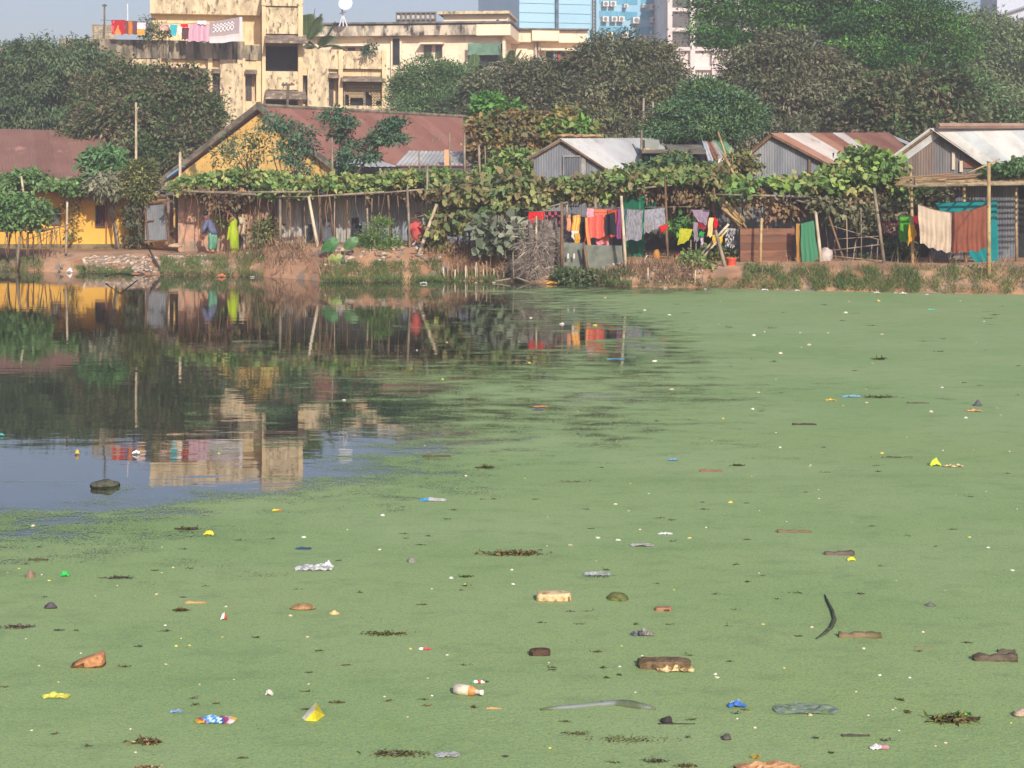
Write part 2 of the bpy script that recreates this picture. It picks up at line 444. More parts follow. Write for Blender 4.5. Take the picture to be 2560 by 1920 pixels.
YEL = mat('weathered_cream_wall', C(232, 206, 162, .9), C(218, 192, 150, .88), sc=.6, c3=C(176, 156, 122), sc3=3.2, st3=(1.3, 1.3, .35), lo3=.56, hi3=.70, bump=.3)
STAIN = mat('stained_plaster', C(222, 200, 162, .92), C(186, 168, 136, .88), sc=2.6, st=(1.2, 1.2, .5), lo=.42, hi=.62, c3=C(118, 106, 86, .8), sc3=5.5, st3=(1, 1, .5), lo3=.53, hi3=.66, bump=.8, bsc=9)
DARKSTAIN = mat('mouldy_parapet', C(176, 160, 134, .85), C(112, 104, 90, .8), sc=1.3, st=(1.4, 1.4, .3), lo=.4, hi=.58, c3=C(66, 62, 54, .8), sc3=2.5, st3=(1.6, 1.6, .25), lo3=.53, hi3=.64, bump=.5)
HOOD = mat('grey_sunshade', C(150, 132, 116, .8), C(112, 100, 88, .8), sc=2, c3=C(180, 160, 130), sc3=3)
SHADEIN = mat('painted_interior_shade', C(66, 66, 70, .6), C(40, 40, 44, .6), sc=1.2)  # for flat panels: the shade inside openings is painted as dark colour
GLASSD = mat('dim_window_glass', C(78, 80, 84, .6), C(50, 52, 56, .6), sc=2, rough=.3, spec=.5)
WINFRAME = mat('window_frame_wood', C(110, 90, 72), C(80, 66, 54), sc=5)
CREAM = mat('cream_wall', C(238, 220, 192, .95), C(228, 208, 180, .95), sc=.5, c3=C(178, 164, 144), sc3=1.6, st3=(1, 1, .3), lo3=.58, hi3=.7)

def holes(f, b, name, items, frame=True, m=GLASSD):
    for x0, x1, y0, y1, d in items:
        mb = MB(); f.box(mb, x0, x1, y0, y1, d, d+.05); o = mb.build(name, m, b)
        if frame:
            q = MB(); w = 1.6
            for a in ((x0, x0+w, y0, y1), (x1-w, x1, y0, y1), (x0+w, x1-w, y0, y0+w), (x0+w, x1-w, y1-w, y1), ((x0+x1)/2-w/2, (x0+x1)/2+w/2, y0+w, y1-w)): f.box(q, *a, d+.05, d+.10)
            q.build('frame', WINFRAME, o)

# --- old yellow apartment block
f = Fac(600, 89, 10)
b = thing('apartment_block', f.pt(0, .6, 0), 'weathered cream-yellow apartment block with a stair tower and washing on its roof', 'building')
mb = MB()
f.box(mb, 150, 655, 104, 470, -9, -.9); f.box(mb, 656, 756, 15, 470, -7, -1.2); f.box(mb, 757, 965, 124, 470, -9, -.9)
mb.build('wall', YEL, b)
mb = MB(); f.box(mb, 372, 655, 22, 103, -8, -3.2); mb.build('roof_room', YEL, b)
mb = MB(); f.box(mb, 369, 654.5, -28, 23, -8.6, -2.6); f.box(mb, 654, 757.5, -26, 15, -8.6, .05); mb.build('roof_slab', STAIN, b)
mb = MB(); f.box(mb, 148, 612, 100, 146, -.9, 0); f.box(mb, 612, 655, 112, 150, -.9, -.25); mb.build('parapet', DARKSTAIN, b)
mb = MB(); f.box(mb, 757, 846, 123, 172, -.9, -.08); f.box(mb, 856, 955, 128, 172, -.9, -.03); mb.build('parapet', STAIN, b)
mb = MB(); f.box(mb, 150, 395, 146.2, 470, -.9, -.04); mb.build('wall_panel', STAIN, b)
for x0, x1, y0, y1, d in ((395, 403, 146, 470, .03), (520, 531, 146, 470, .06), (607, 613, 146, 470, .05), (655, 664, 16, 470, .08), (745.5, 757, 16, 470, .06), (846, 857, 124, 470, .04), (955, 966, 126, 470, .05), (757, 768, 172, 188, -.1), (641, 655, 150, 470, -.3)):
    mb = MB(); f.box(mb, x0, x1, y0, y1, -1.2, d); mb.build('pillar', YEL, b)
for x0, x1, y0, y1, d in ((550, 607, 146.3, 470, -.02), (769, 822, 172.3, 470, -.05), (664, 745.5, 16, 84, -.1), (664, 745.5, 178, 224, -.06), (857, 955, 264, 470, -.06), (613, 641, 252, 470, -.4), (822, 846, 264, 470, -.3), (403, 520, 234, 470, -.1), (531, 550, 238, 470, -.3)):
    mb = MB(); f.box(mb, x0, x1, y0, y1, -1.1, d); mb.build('wall_panel', STAIN, b)
for x0, x1, y0, y1 in ((403, 520, 147, 171), (857, 955, 172.5, 192), (823, 846, 172, 188), (531, 550, 150, 172), (613, 641, 152, 178)):
    mb = MB(); f.box(mb, x0, x1, y0, y1, -.9, -.35); mb.build('beam', YEL, b)
for x0, x1, y0, y1, d in ((398, 524, 168, 184, .7), (852, 958, 189, 206, .65), (662, 766, 84, 113, 1.3), (662, 764, 222, 251, 1.3), (529, 552, 170, 184, .25), (611, 643, 172, 186, .3), (821, 848, 180, 196, .3)):
    mb = MB(); f.hood(mb, x0, x1, y0, y1, -.4, d); mb.build('sunshade', HOOD, b)
holes(f, b, 'window', [(532, 547, 185, 238, -.85), (615, 630, 188, 252, -.85), (757, 768, 192, 255, -.85), (824, 836, 197, 262, -.85)])
holes(f, b, 'balcony_shade_panel', [(403, 520, 184, 234, -.88), (664, 745.4, 112, 178, -1.15), (664, 745.4, 250, 278, -1.15), (857, 955, 205, 264, -.88), (470, 474, 66, 101, -3.19)], False, SHADEIN)
mb = MB()                                            # broken brick lattice in the balcony
nxl, nzl = 26, 15
for i in range(nxl):
    for j in range(nzl):
        u = (i+.5)/nxl; v = (j+.5)/nzl
        if v > .5 and (u < .14 or .2 < u < .52 and v > .68 or .56 < u < .76 or u > .88 and v > .8): continue
        if v > .42 and .58 < u < .7: continue
        x0 = 859+94*i/nxl; y0 = 207+56*j/nzl
        f.box(mb, x0+.25, x0+3.2, y0, y0+1.5, -.5, -.36)
        if (i+j) % 2 == 0: f.box(mb, x0+.2, x0+1.4, y0+1.6, y0+3.7, -.49, -.37)
mb.build('lattice_screen', YEL, b)
for a in ((911, 915, 230, 264, -.42, -.3), (860, 864, 206, 264, -.35, -.25)): mb = MB(); f.box(mb, *a); mb.build('pillar', HOOD, b)
# roof furniture on it
mb = MB()
for i in range(3):
    f.box(mb, 222, 282, 52+i*17, 55+i*17, -2.2, -2.0)
for i in range(4): f.box(mb, 222+i*19, 225.5+i*19, 55, 101, -2.19, -2.01)
for i in range(3):
    for j in range(2): f.box(mb, 226+i*19, 240+i*19, 57+j*17, 68+j*17, -2.15, -2.08)
mb.build('roof_railing', mat('railing_concrete', C(178, 164, 136), C(140, 126, 102), sc=3), None, label='weathered concrete grille railing on the yellow block roof', cat='railing')
mb = MB(); mb.tube([f.at(255, 104, -1.5), f.at(256, 40, -1.5), f.at(256, 2, -1.5)], .05); mb.tube([f.at(250, 6, -1.5), f.at(262, 6, -1.5)], .05); mb.tube([f.at(251, 100, -1.5), f.at(254, 62, -1.5)], .04)
mb.build('pole', mat('old_grey_wood', C(120, 108, 96), C(90, 80, 70), sc=4), None, label='thin dark pole with a short crosspiece above the roof railing', cat='pole')
mb = MB(); mb.tube([f.at(311, 60, -3), f.at(310, -6, -3)], .04); mb.build('antenna_mast', mat('pale_metal', C(205, 208, 214)), None, label='slim white antenna mast above the red cloths', cat='antenna')
mb = MB(); mb.tube([P(718, 285, 84), P(720, 212, 84)], .07); mb.tube([P(704, 212, 84), P(736, 211, 84)], .06)
for k in (708, 716, 730): mb.tube([P(k, 211, 84), P(k, 206, 84)], .05)
mb.build('utility_pole', mat('old_grey_wood', C(120, 108, 96)), None, label='short grey utility pole with a crossarm before the stair tower', cat='utility pole')

# --- white apartment building
f = Fac(1200, 112, -6)
b = thing('apartment_building', f.pt(0, .6, 0), 'cream-white flat-roofed apartment building with a black-stained parapet and a dish on its roof', 'building')
mb = MB(); f.box(mb, 700, 1255, 87, 470, -10, -.6); mb.build('wall', CREAM, b)
mb = MB(); f.box(mb, 690, 1192, 64, 90, -10.5, .25); mb.build('parapet', mat('black_stained_parapet', C(214, 200, 176, .9), C(150, 140, 124, .85), sc=1, st=(1.2, 1.2, .5), lo=.42, hi=.58, c3=C(72, 68, 62, .8), sc3=1.8, st3=(1.2, 1.2, .4), lo3=.5, hi3=.62), b)
mb = MB(); f.box(mb, 1192.3, 1277, 60, 89, -10.4, .28); mb.build('parapet', CREAM, b)
mb = MB(); f.box(mb, 688, 1280, 56.5, 61, -10.7, .45); mb.build('roof_edge', mat('grey_roof_edge', C(120, 116, 110), C(84, 82, 78), sc=2), b)
for x0, x1, y0, y1, d in ((1255, 1262, 89, 470, -.3), (975, 978.5, 92, 470, -.35), (997, 1002, 92, 470, -.35)):
    mb = MB(); f.box(mb, x0, x1, y0, y1, -1, d); mb.build('pillar', CREAM, b)
holes(f, b, 'window', [(866, 884, 118, 140, -.58), (898, 916, 118, 140, -.58), (1057, 1076, 112, 142, -.58), (1086, 1103, 112, 142, -.58)])
holes(f, b, 'balcony_shade_panel', [(979, 996, 95, 160, -.58), (1168, 1254, 108, 168, -.58), (1180, 1254, 200, 240, -.58)], False, SHADEIN)
for x0, x1, y0, y1, d in ((830, 922, 106, 117, .6), (1050, 1108, 105, 111, .3)):
    mb = MB(); f.hood(mb, x0, x1, y0, y1, -.58, d); mb.build('sunshade', CREAM, b)
mb = MB(); f.box(mb, 1170, 1252, 108, 138, .1, .15); mb.build('awning', mat('green_awning', C(110, 140, 118), C(92, 122, 104), sc=2, rough=1), b)
mb = MB(); f.box(mb, 1165, 1262, 168, 200, -.6, .55); mb.build('balcony', mat('stained_balcony', C(222, 208, 184, .9), C(170, 156, 134, .85), sc=1.5, st=(1, 1, .4)), b)
mb = MB(); f.box(mb, 1093, 1258, 25, 60, -8, -3); mb.build('stair_room', CREAM, b)
mb = MB(); f.box(mb, 1082, 1264, 18, 25.2, -8.4, -2.4); mb.build('roof_slab', STAIN, b)
holes(f, b, 'window', [(1229, 1236, 38, 56, -2.99)], False)
mb = MB(); cgrid = mat('pale_concrete_grille', C(196, 194, 190), C(168, 164, 158), sc=3)
for y in (22, 39, 56): f.box(mb, 977, 1080, y, y+3, -2.1, -1.9)
for i in range(9): f.box(mb, 977+i*12.5, 979.6+i*12.5, 25, 59, -2.08, -1.92)
mb.build('roof_grille', mat('dark_grille_bars', C(120, 116, 112)), b)
mb = MB(); f.box(mb, 979, 1078, 24, 58, -2.4, -2.12); mb.build('tank_wall', cgrid, b)
mb = MB()                                            # dish on a tripod
for a in (848, 858, 868): mb.tube([P(a, 66, 111), P(857, 36, 111)], .05)
mb.tube([P(857, 38, 111), P(855, 18, 111)], .06); mb.tube([P(849, 34, 111), P(864, 30, 111)], .05)
dc = P(858, 13, 110.8)
mb.loft([(dc+Vector((.06*k, -.05*k-.1, .03*k)), .1+.13*k, .1+.13*k, Matrix.Rotation(R(70), 3, 'X')) for k in range(4)], n=14)
mb.build('satellite_dish', mat('pale_metal', C(205, 208, 214)), None, label='white satellite dish on a tripod on the cream-white building', cat='satellite dish')
# --- second white block
f = Fac(1395, 118, 6)
b = thing('apartment_building', f.pt(0, .6, 0), 'small cream block with a bulging flat roof beside the blue glass building', 'building')
mb = MB(); f.box(mb, 1256, 1448, 103, 470, -8, -.6); mb.build('wall', CREAM, b)
mb = MB(); f.box(mb, 1258, 1328, 76, 105, -8, .2); f.box(mb, 1328.2, 1396, 75, 103, -8, .5); f.box(mb, 1396.2, 1468, 77, 107, -8, .2); mb.build('parapet', CREAM, b)
mb = MB(); f.box(mb, 1256, 1470, 72.5, 76, -8.2, .62); mb.build('roof_edge', MATS['grey_roof_edge'], b)
for x in (1338, 1347): mb = MB(); f.box(mb, x, x+5, 105, 200, -.6, -.3); mb.build('pillar', mat('grey_drainpipe', C(170, 160, 148)), b)
holes(f, b, 'balcony_shade_panel', [(1368, 1446, 128, 166, -.58)], False, SHADEIN)
mb = MB(); f.hood(mb, 1352, 1448, 118, 127, -.5, .3); mb.build('sunshade', CREAM, b)
for x0, x1, cc in ((1383, 1393, (130, 120, 130)), (1395, 1402, (170, 60, 70)), (1412, 1424, (150, 76, 50)), (1428, 1440, (96, 110, 140))):
    mb = MB().col(C(*cc)); f.box(mb, x0, x1, 136, 160, .0, .04); mb.build('hanging_cloth', TINT, b)

# --- blue glass tower block
BLUEP = mat('pale_blue_cladding', C(160, 204, 226, .85), C(148, 194, 218, .85), sc=.12)
f = Fac(1480, 172, 14)
b = thing('office_building', f.pt(0, .6, 0), 'pale blue glass office block with rows of air conditioners', 'building')
mb = MB(); f.box(mb, 1300, 1479, -70, 470, -20, -.3); mb.build('glass_wall', mat('pale_blue_glass', C(156, 206, 230, .8), C(168, 214, 234, .8), sc=.1, rough=.25, spec=.5), b)
mb = MB()
for k in range(8): f.box(mb, 1300, 1479, -62+k*23.5, -61+k*23.5, -.3, -.24)
mb.build('panel_joint', mat('joint_grey', C(120, 150, 168)), b)
mb = MB(); f.box(mb, 1389, 1396.5, -70, 470, -.3, .05); mb.build('shaft', mat('dark_shaft', C(92, 112, 122), C(70, 86, 96), sc=1), b)
mb = MB(); f.box(mb, 1479.3, 1668, -70, 470, -20, -.3); mb.build('wall', BLUEP, b)
mb = MB(); f.box(mb, 1482, 1484, -70, 300, -.3, .0); f.box(mb, 1489, 1491, -70, 300, -.3, .0)
for k in range(24): f.box(mb, 1484, 1489, -60+k*9, -58.5+k*9, -.2, -.1)
mb.build('ladder', mat('dark_grille_bars', C(120, 116, 112)), b)
for y0, y1, xs in ((-12, 10, ((1500, 1595), (1604, 1656))), (28, 48, ((1500, 1595), (1604, 1656))), (66, 89, ((1500, 1574), (1584, 1655))), (108, 128, ((1500, 1574), (1584, 1655)))):
    for x0, x1 in xs:
        mb = MB(); f.box(mb, x0, x1, y0, y1, -.3, -.26); o = mb.build('window', mat('blue_window', C(86, 160, 190, .8), C(104, 178, 204, .8), sc=.5, st=(1, 1, .3), rough=.25, spec=.5), b)
        q = MB(); n = 4
        for k in range(1, n): x = x0+(x1-x0)*k/n; f.box(q, x-.5, x+.5, y0, y1, -.26, -.2)
        q.build('frame', BLUEP, o)
for x, y, s in ((1512, 5, 9), (1530, 5, 9), (1562, 12, 6), (1608, 12, 6), (1632, 12, 10), (1511, 43, 9), (1533, 43, 9), (1551, 43, 9), (1588, 45, 11), (1632, 45, 9), (1522, 82, 9), (1560, 83, 9), (1604, 88, 9), (1628, 89, 9)):
    mb = MB(); f.box(mb, x-s*.8, x+s*.8, y-1, y+s*1.3, -.3, .5); o = mb.build('air_conditioner', mat('white_metal_case', C(214, 210, 204)), b)
    q = MB(); c = f.at(x-1, y+s*.6, .52); q.loft([(c, s*.022, s*.022, Matrix.Rotation(R(90), 3, 'X')), (c+f.n*.06, s*.022, s*.022, Matrix.Rotation(R(90), 3, 'X'))]); q.build('fan', mat('fan_grey', C(130, 128, 124)), o)
f = Fac(1700, 165, 4)
b = thing('office_building', f.pt(0, .6, 0), 'pinkish concrete-framed building with dark windows behind the tall green tree', 'building')
PINK = mat('pinkish_concrete', C(226, 212, 206, .9), C(212, 198, 192, .9), sc=.3)
mb = MB(); f.box(mb, 1669, 2010, -70, 470, -15, -.6); mb.build('wall', PINK, b)
for x in (1669, 1726, 1780, 1836, 1890, 1944): mb = MB(); f.box(mb, x, x+12, -70, 470, -.6, 0); mb.build('pillar', PINK, b)
for y in (-30, 20, 70, 118, 166): mb = MB(); f.box(mb, 1669, 2010, y, y+9, -.6, -.12); mb.build('floor_slab', PINK, b)
holes(f, b, 'window', [(x0+13, x0+55, y0, y0+38, -.59) for x0 in (1670, 1725, 1780, 1836, 1890) for y0 in (-19, 31, 80)], False, mat('brown_dark_glass', C(104, 96, 98, .7), C(84, 78, 82, .7), sc=.6, rough=.3))
f = Fac(2530, 210, -8)
b = thing('office_building', f.pt(0, .6, 0), 'pale bluish-white building with slanted fins beyond the hazy tree', 'building')
mb = MB(); f.box(mb, 2494, 2760, -60, 470, -15, -.4); mb.build('wall', mat('bluish_white', C(206, 214, 226, .85)), b)
for k in range(5):
    mb = MB(); mb.hexa([f.at(2500, 40+k*26, .4), f.at(2680, -20+k*26, .4), f.at(2680, -20+k*26, -.4), f.at(2500, 40+k*26, -.4), f.at(2500, 36+k*26, .4), f.at(2680, -26+k*26, .4), f.at(2680, -26+k*26, -.4), f.at(2500, 36+k*26, -.4)]); mb.build('slanted_fin', mat('fin_grey', C(140, 138, 146)), b)
f = Fac(20, 150, 0)
b = thing('house', f.pt(0, .6, 0), 'pale terracotta-roofed house peeping over the dome-shaped tree', 'house')
mb = MB(); f.box(mb, -60, 30, 128, 470, -8, 0); mb.build('wall', CREAM, b)
mb = MB(); f.hood(mb, -70, 46, 109, 130, -4, .8); f.bx(mb, f.uz(-70, 109)[0], f.uz(46, 109)[0], f.uz(0, 112)[1], f.uz(0, 109)[1], -8.5, -4.02); mb.build('roof', mat('faded_terracotta', C(210, 176, 158), C(190, 150, 132), sc=2), b)
mb = MB(); f.box(mb, 183, 222, 103, 109, -8, 0); f.box(mb, 190, 222, 109, 300, -7, -.5); mb.build('flat_roof_block', CREAM, None, label='sliver of a low flat-roofed block behind the dome-shaped tree', cat='building')
f = Fac(2500, 118, 0)
b = thing('boundary_wall', f.pt(0, .6, 0), 'long pale boundary wall glimpsed between the hazy trees', 'wall')
mb = MB(); f.box(mb, 2440, 2800, 209, 221, -.3, 0); f.box(mb, 2440, 2800, 221.2, 470, -.25, -.05); mb.build('wall', mat('pale_band', C(206, 196, 184)), b)
f = Fac(2520, 84, 0)
b = thing('shed', f.pt(0, .6, 0), 'pinkish low shed half hidden by shrubs behind the white-roofed hut', 'shed')
mb = MB(); f.box(mb, 2480, 2700, 290, 470, -4, 0); mb.build('wall', mat('pink_render', C(190, 160, 140), C(170, 140, 124), sc=1), b)
mb = MB(); f.hood(mb, 2470, 2710, 268, 292, -2, .5); mb.build('roof', mat('faded_terracotta', C(210, 176, 158)), b)
# ---------------------------------------------------------------- trees
LEAF = mat('leaf', WHITE, tint=True, rough=.6, spec=.35, transl=.22)
LEAFD = mat('dull_leaf', WHITE, tint=True, rough=.75, spec=.2, transl=.15)
BARK = mat('bark', C(120, 104, 88, .7), C(82, 70, 60, .7), sc=4, st=(1, 1, .3), bump=.6)
BARKP = mat('pale_bark', C(178, 166, 148, .8), C(130, 116, 100, .8), sc=5, st=(1, 1, .3), bump=.4)
K = .95
DUSTY = [C(112, 118, 86, K), C(98, 108, 76, K), C(126, 128, 94, K), C(88, 102, 66, K), C(108, 102, 78, K)]
MANGO = [C(78, 100, 66, K), C(92, 112, 74, K), C(68, 92, 60, K), C(102, 118, 80, K)]
MIXED = [C(102, 114, 74, K), C(84, 108, 60, K), C(116, 114, 82, K), C(74, 102, 54, K), C(122, 110, 84, K)]
FEATH = [C(96, 132, 78, K), C(82, 120, 70, K), C(112, 144, 90, K), C(104, 130, 78, K)]
BRIGHT = [C(70, 124, 50, K), C(58, 108, 44, K), C(96, 144, 64, K), C(46, 92, 40, K), C(84, 112, 56, K)]
LIME = [C(96, 150, 66, K), C(112, 160, 78, K), C(80, 132, 60, K)]
OLIVE = [C(122, 128, 68, K), C(102, 112, 58, K), C(140, 138, 84, K), C(90, 104, 56, K)]
YELL = [C(134, 140, 84, K), C(150, 138, 82, K), C(112, 126, 72, K), C(160, 130, 80, K), C(124, 112, 84, K)]
SAP = [C(78, 118, 88, K), C(94, 128, 96, K), C(66, 104, 74, K), C(104, 132, 100, K)]

def lob(px, py, rx, ry, D, rd=None):
    s = D/F; c = P(px, py, D)
    return (tuple(c), rx*s, (rd if rd else rx*s), ry*s)
def tree(name, label, bpx, D, lobes, pal, clumps=260, per=55, sig=(.32, .32, .22), Lw=(.24, .12), tr=.16, bark=BARK, m=LEAF, limbs=True, cat='tree', group=None, **kw):
    base = G(bpx, D); base.z -= .1
    t = thing(name, base, label, cat, group)
    V, T = cloud(lobes, clumps, per, sig, Lw[0], Lw[1], pal, **kw)
    leafmesh('crown', V, T, m, t)
    mb = MB(); rn = random.Random(int(bpx*7+D))
    cs = [Vector(l[0]) for l in lobes]; top = sum(cs, Vector())/len(cs)
    fork = base.lerp(Vector((top.x, top.y, top.z)), .45)
    wob = Vector((rn.uniform(-.2, .2), rn.uniform(-.2, .2), 0))*tr*3
    mb.tube([base, base.lerp(fork, .5)+wob, fork], [tr*1.25, tr, tr*.85], 8)
    if limbs:
        for l, c in zip(lobes, cs):
            for q in range(2):
                e = c+Vector((rn.uniform(-.5, .5)*l[1], rn.uniform(-.5, .5)*l[2], rn.uniform(.0, .6)*l[3]))
                mid = fork.lerp(e, .5)+Vector((rn.uniform(-.3, .3), 0, rn.uniform(-.1, .3)))
                mb.tube([fork-Vector((0, 0, tr)), mid, e], [tr*.6, tr*.4, tr*.12], 6)
    mb.build('trunk', bark, t, smooth=True)
    return t
# dome-shaped dark tree at the far side of the yellow house
tree('mango_tree', 'large dome-shaped dark green tree with dense drooping leaves', 120, 86,
     [lob(60, 190, 120, 80, 87), lob(160, 175, 120, 72, 86), lob(255, 225, 80, 60, 85), lob(-60, 240, 120, 100, 88), lob(110, 270, 150, 90, 85), lob(280, 290, 70, 70, 84), lob(20, 320, 110, 70, 84)],
     MANGO, clumps=1000, per=72, sig=(.3, .3, .18), Lw=(.27, .085), droop=.9, up=.6, tr=.3, m=LEAFD, shell=(.84, 1.03), inner=.1, cj=.13)
tree('broadleaf_tree', 'bushy brown-green tree behind the small yellow house', 400, 75,
     [lob(330, 220, 95, 52, 76), lob(440, 235, 85, 62, 75), lob(250, 260, 70, 62, 76), lob(500, 300, 55, 72, 75), lob(330, 320, 130, 80, 74), lob(220, 370, 80, 70, 74), lob(440, 380, 90, 70, 74), lob(300, 420, 110, 60, 74)],
     MIXED, clumps=1100, per=56, sig=(.24, .24, .18), Lw=(.22, .10), droop=.2, tr=.25, shell=(.74, 1.05), cj=.2)
tree('feathery_tree', 'airy light green feathery tree between the yellow block and the cream-white building', 1050, 84,
     [lob(1056, 200, 62, 52, 84), lob(1016, 230, 40, 45, 84), lob(1126, 210, 55, 48, 84), lob(1026, 270, 45, 30, 83), lob(1106, 262, 60, 34, 83), lob(1156, 180, 35, 24, 85)],
     FEATH, clumps=420, per=60, sig=(.34, .34, .12), Lw=(.16, .06), tr=.16, cj=.12, shell=(.6, 1.05), droop=.1)
tree('grove_tree', 'dusty grey-green tree joining the tall one beside the small cream block', 1290, 80,
     [lob(1230, 230, 70, 52, 80), lob(1310, 210, 75, 55, 80), lob(1380, 230, 70, 70, 79), lob(1230, 300, 80, 40, 79), lob(1330, 300, 80, 45, 79), lob(1400, 300, 80, 50, 79)],
     DUSTY, clumps=800, per=56, sig=(.28, .28, .2), Lw=(.22, .085), droop=.5, tr=.2, cj=.2)
tree('grove_tree', 'tall dusty olive tree covering the foot of the blue glass block', 1560, 78,
     [lob(1540, 160, 100, 70, 78), lob(1470, 190, 70, 60, 78), lob(1630, 170, 70, 62, 78), lob(1520, 240, 120, 70, 77), lob(1640, 250, 80, 70, 77), lob(1470, 300, 100, 50, 76), lob(1600, 310, 110, 45, 76), lob(1690, 300, 70, 45, 76), lob(1560, 360, 90, 40, 75), lob(1660, 370, 90, 45, 75)],
     DUSTY+[C(122, 120, 74, K)], clumps=1200, per=56, sig=(.28, .28, .2), Lw=(.22, .085), droop=.5, tr=.28, cj=.2)
for i, (x, y0, y1, lx) in enumerate(((1610, 245, 345, -6), (1575, 262, 340, 4), (1632, 255, 345, 3))):
    mb = MB(); mb.tube([P(x+lx, y1, 74.8), P(x+lx*.4, (y0+y1)/2, 74.6), P(x, y0, 74.6)], [.09, .07, .05], 6)
    mb.build('tree_trunk', BARKP, None, smooth=True, label=('bent slim pale trunk under the tall dusty olive tree', 'short thin trunk under the tall dusty olive tree', 'straight slim trunk nearest the small feathery tree crown')[i], cat='trunk')
tree('rain_tree', 'tall bright green tree overtopping the huts, with dark hollows in its crown', 2190, 78,
     [lob(1850, 10, 110, 60, 80), lob(1960, 60, 90, 70, 79), lob(1790, 75, 55, 45, 79), lob(2040, 10, 110, 80, 79), lob(2150, 70, 120, 90, 78), lob(2270, 20, 120, 90, 78), lob(2330, 110, 100, 90, 78), lob(2200, 170, 120, 80, 77), lob(2120, 220, 80, 60, 77), lob(2330, 200, 80, 60, 78), lob(2150, 130, 60, 50, 76), lob(1830, 110, 60, 40, 79)],
     BRIGHT, clumps=1250, per=80, sig=(.42, .42, .12), Lw=(.17, .07), droop=.15, tr=.34, cj=.22, shell=(.66, 1.05))
tree('dusty_tree', 'greyish dusty tree with dry-looking leaves behind the rusty-roofed hut', 1975, 72,
     [lob(1960, 150, 100, 62, 72), lob(1870, 190, 70, 60, 72), lob(2060, 190, 72, 60, 72), lob(1950, 240, 110, 60, 71), lob(2050, 280, 70, 40, 71), lob(1860, 280, 70, 50, 71), lob(1800, 350, 70, 50, 70), lob(2000, 340, 120, 40, 70)],
     DUSTY+[C(132, 128, 104, K)], clumps=900, per=54, sig=(.26, .26, .2), Lw=(.22, .085), droop=.4, tr=.16, bark=mat('reddish_bark', C(150, 110, 84, .8), C(112, 84, 66, .8), sc=4, st=(1, 1, .3)), cj=.2)
tree('dark_tree', 'dark leafy tree crowding the back of the white-roofed hut', 2290, 66,
     [lob(2290, 240, 110, 60, 67), lob(2210, 270, 80, 70, 66), lob(2370, 260, 70, 60, 67), lob(2250, 330, 100, 50, 66), lob(2150, 320, 60, 50, 66), lob(2240, 390, 80, 40, 65), lob(2390, 320, 70, 40, 66)],
     MIXED+[C(60, 78, 48, K)], clumps=800, per=44, sig=(.24, .24, .18), Lw=(.24, .11), droop=.3, tr=.2, cj=.24)
tree('hazy_tree', 'pale hazy green tree standing beyond the tall bright tree', 2490, 104,
     [lob(2450, 90, 90, 60, 105), lob(2540, 120, 110, 62, 104), lob(2440, 180, 80, 60, 104), lob(2560, 200, 110, 40, 104), lob(2650, 150, 110, 90, 104), lob(2500, 270, 110, 50, 100), lob(2620, 290, 110, 60, 100)],
     [C(118, 138, 84, K), C(104, 126, 74, K), C(130, 146, 96, K)], clumps=900, per=46, sig=(.45, .45, .2), Lw=(.28, .11), tr=.3, cj=.14)
tree('shrub_tree', 'low shrubby green tree beside the pinkish shed', 2480, 76,
     [lob(2440, 250, 60, 50, 76), lob(2500, 310, 70, 45, 76), lob(2560, 330, 80, 40, 76), lob(2640, 300, 80, 70, 76)],
     MIXED+FEATH, clumps=420, per=46, sig=(.28, .28, .2), Lw=(.24, .10), tr=.12)
tree('feathery_tree', 'small feathery green tree leaning over the silver-roofed hut', 1768, 57.5,
     [lob(1730, 290, 70, 40, 58), lob(1800, 270, 70, 48, 58), lob(1680, 320, 50, 30, 58), lob(1770, 325, 80, 28, 57.5), lob(1840, 300, 60, 40, 58), lob(1760, 235, 45, 35, 58.5)],
     SAP+FEATH, clumps=460, per=70, sig=(.3, .3, .09), Lw=(.15, .055), tr=.11, cj=.15, droop=.15)
tree('leafy_sapling', 'bright lime-green sapling above the brown roof', 1232, 63,
     [lob(1225, 262, 30, 22, 63), lob(1250, 285, 42, 24, 63), lob(1215, 300, 26, 24, 63)], LIME, clumps=110, per=30, sig=(.16, .16, .12), Lw=(.24, .14), shape='broad', tr=.05, cj=.15)
tree('vine_shrub', 'yellowing mound of creeper at the end of the brown roof', 1270, 60.5,
     [lob(1240, 330, 55, 38, 61), lob(1300, 320, 60, 36, 61), lob(1225, 375, 45, 40, 60.5), lob(1310, 365, 55, 34, 60.5)], YELL, clumps=210, per=32, sig=(.17, .17, .14), Lw=(.2, .14), shape='broad', tr=.06, cj=.18)
tree('vine_shrub', 'round green-topped creeper mound beside the silver roof', 1415, 60,
     [lob(1420, 300, 36, 20, 60), lob(1440, 325, 44, 20, 60), lob(1395, 330, 36, 24, 60)], [C(106, 150, 66, K), C(130, 150, 76, K), C(150, 136, 80, K)], clumps=85, per=30, sig=(.14, .14, .09), Lw=(.22, .15), shape='broad', tr=.05)
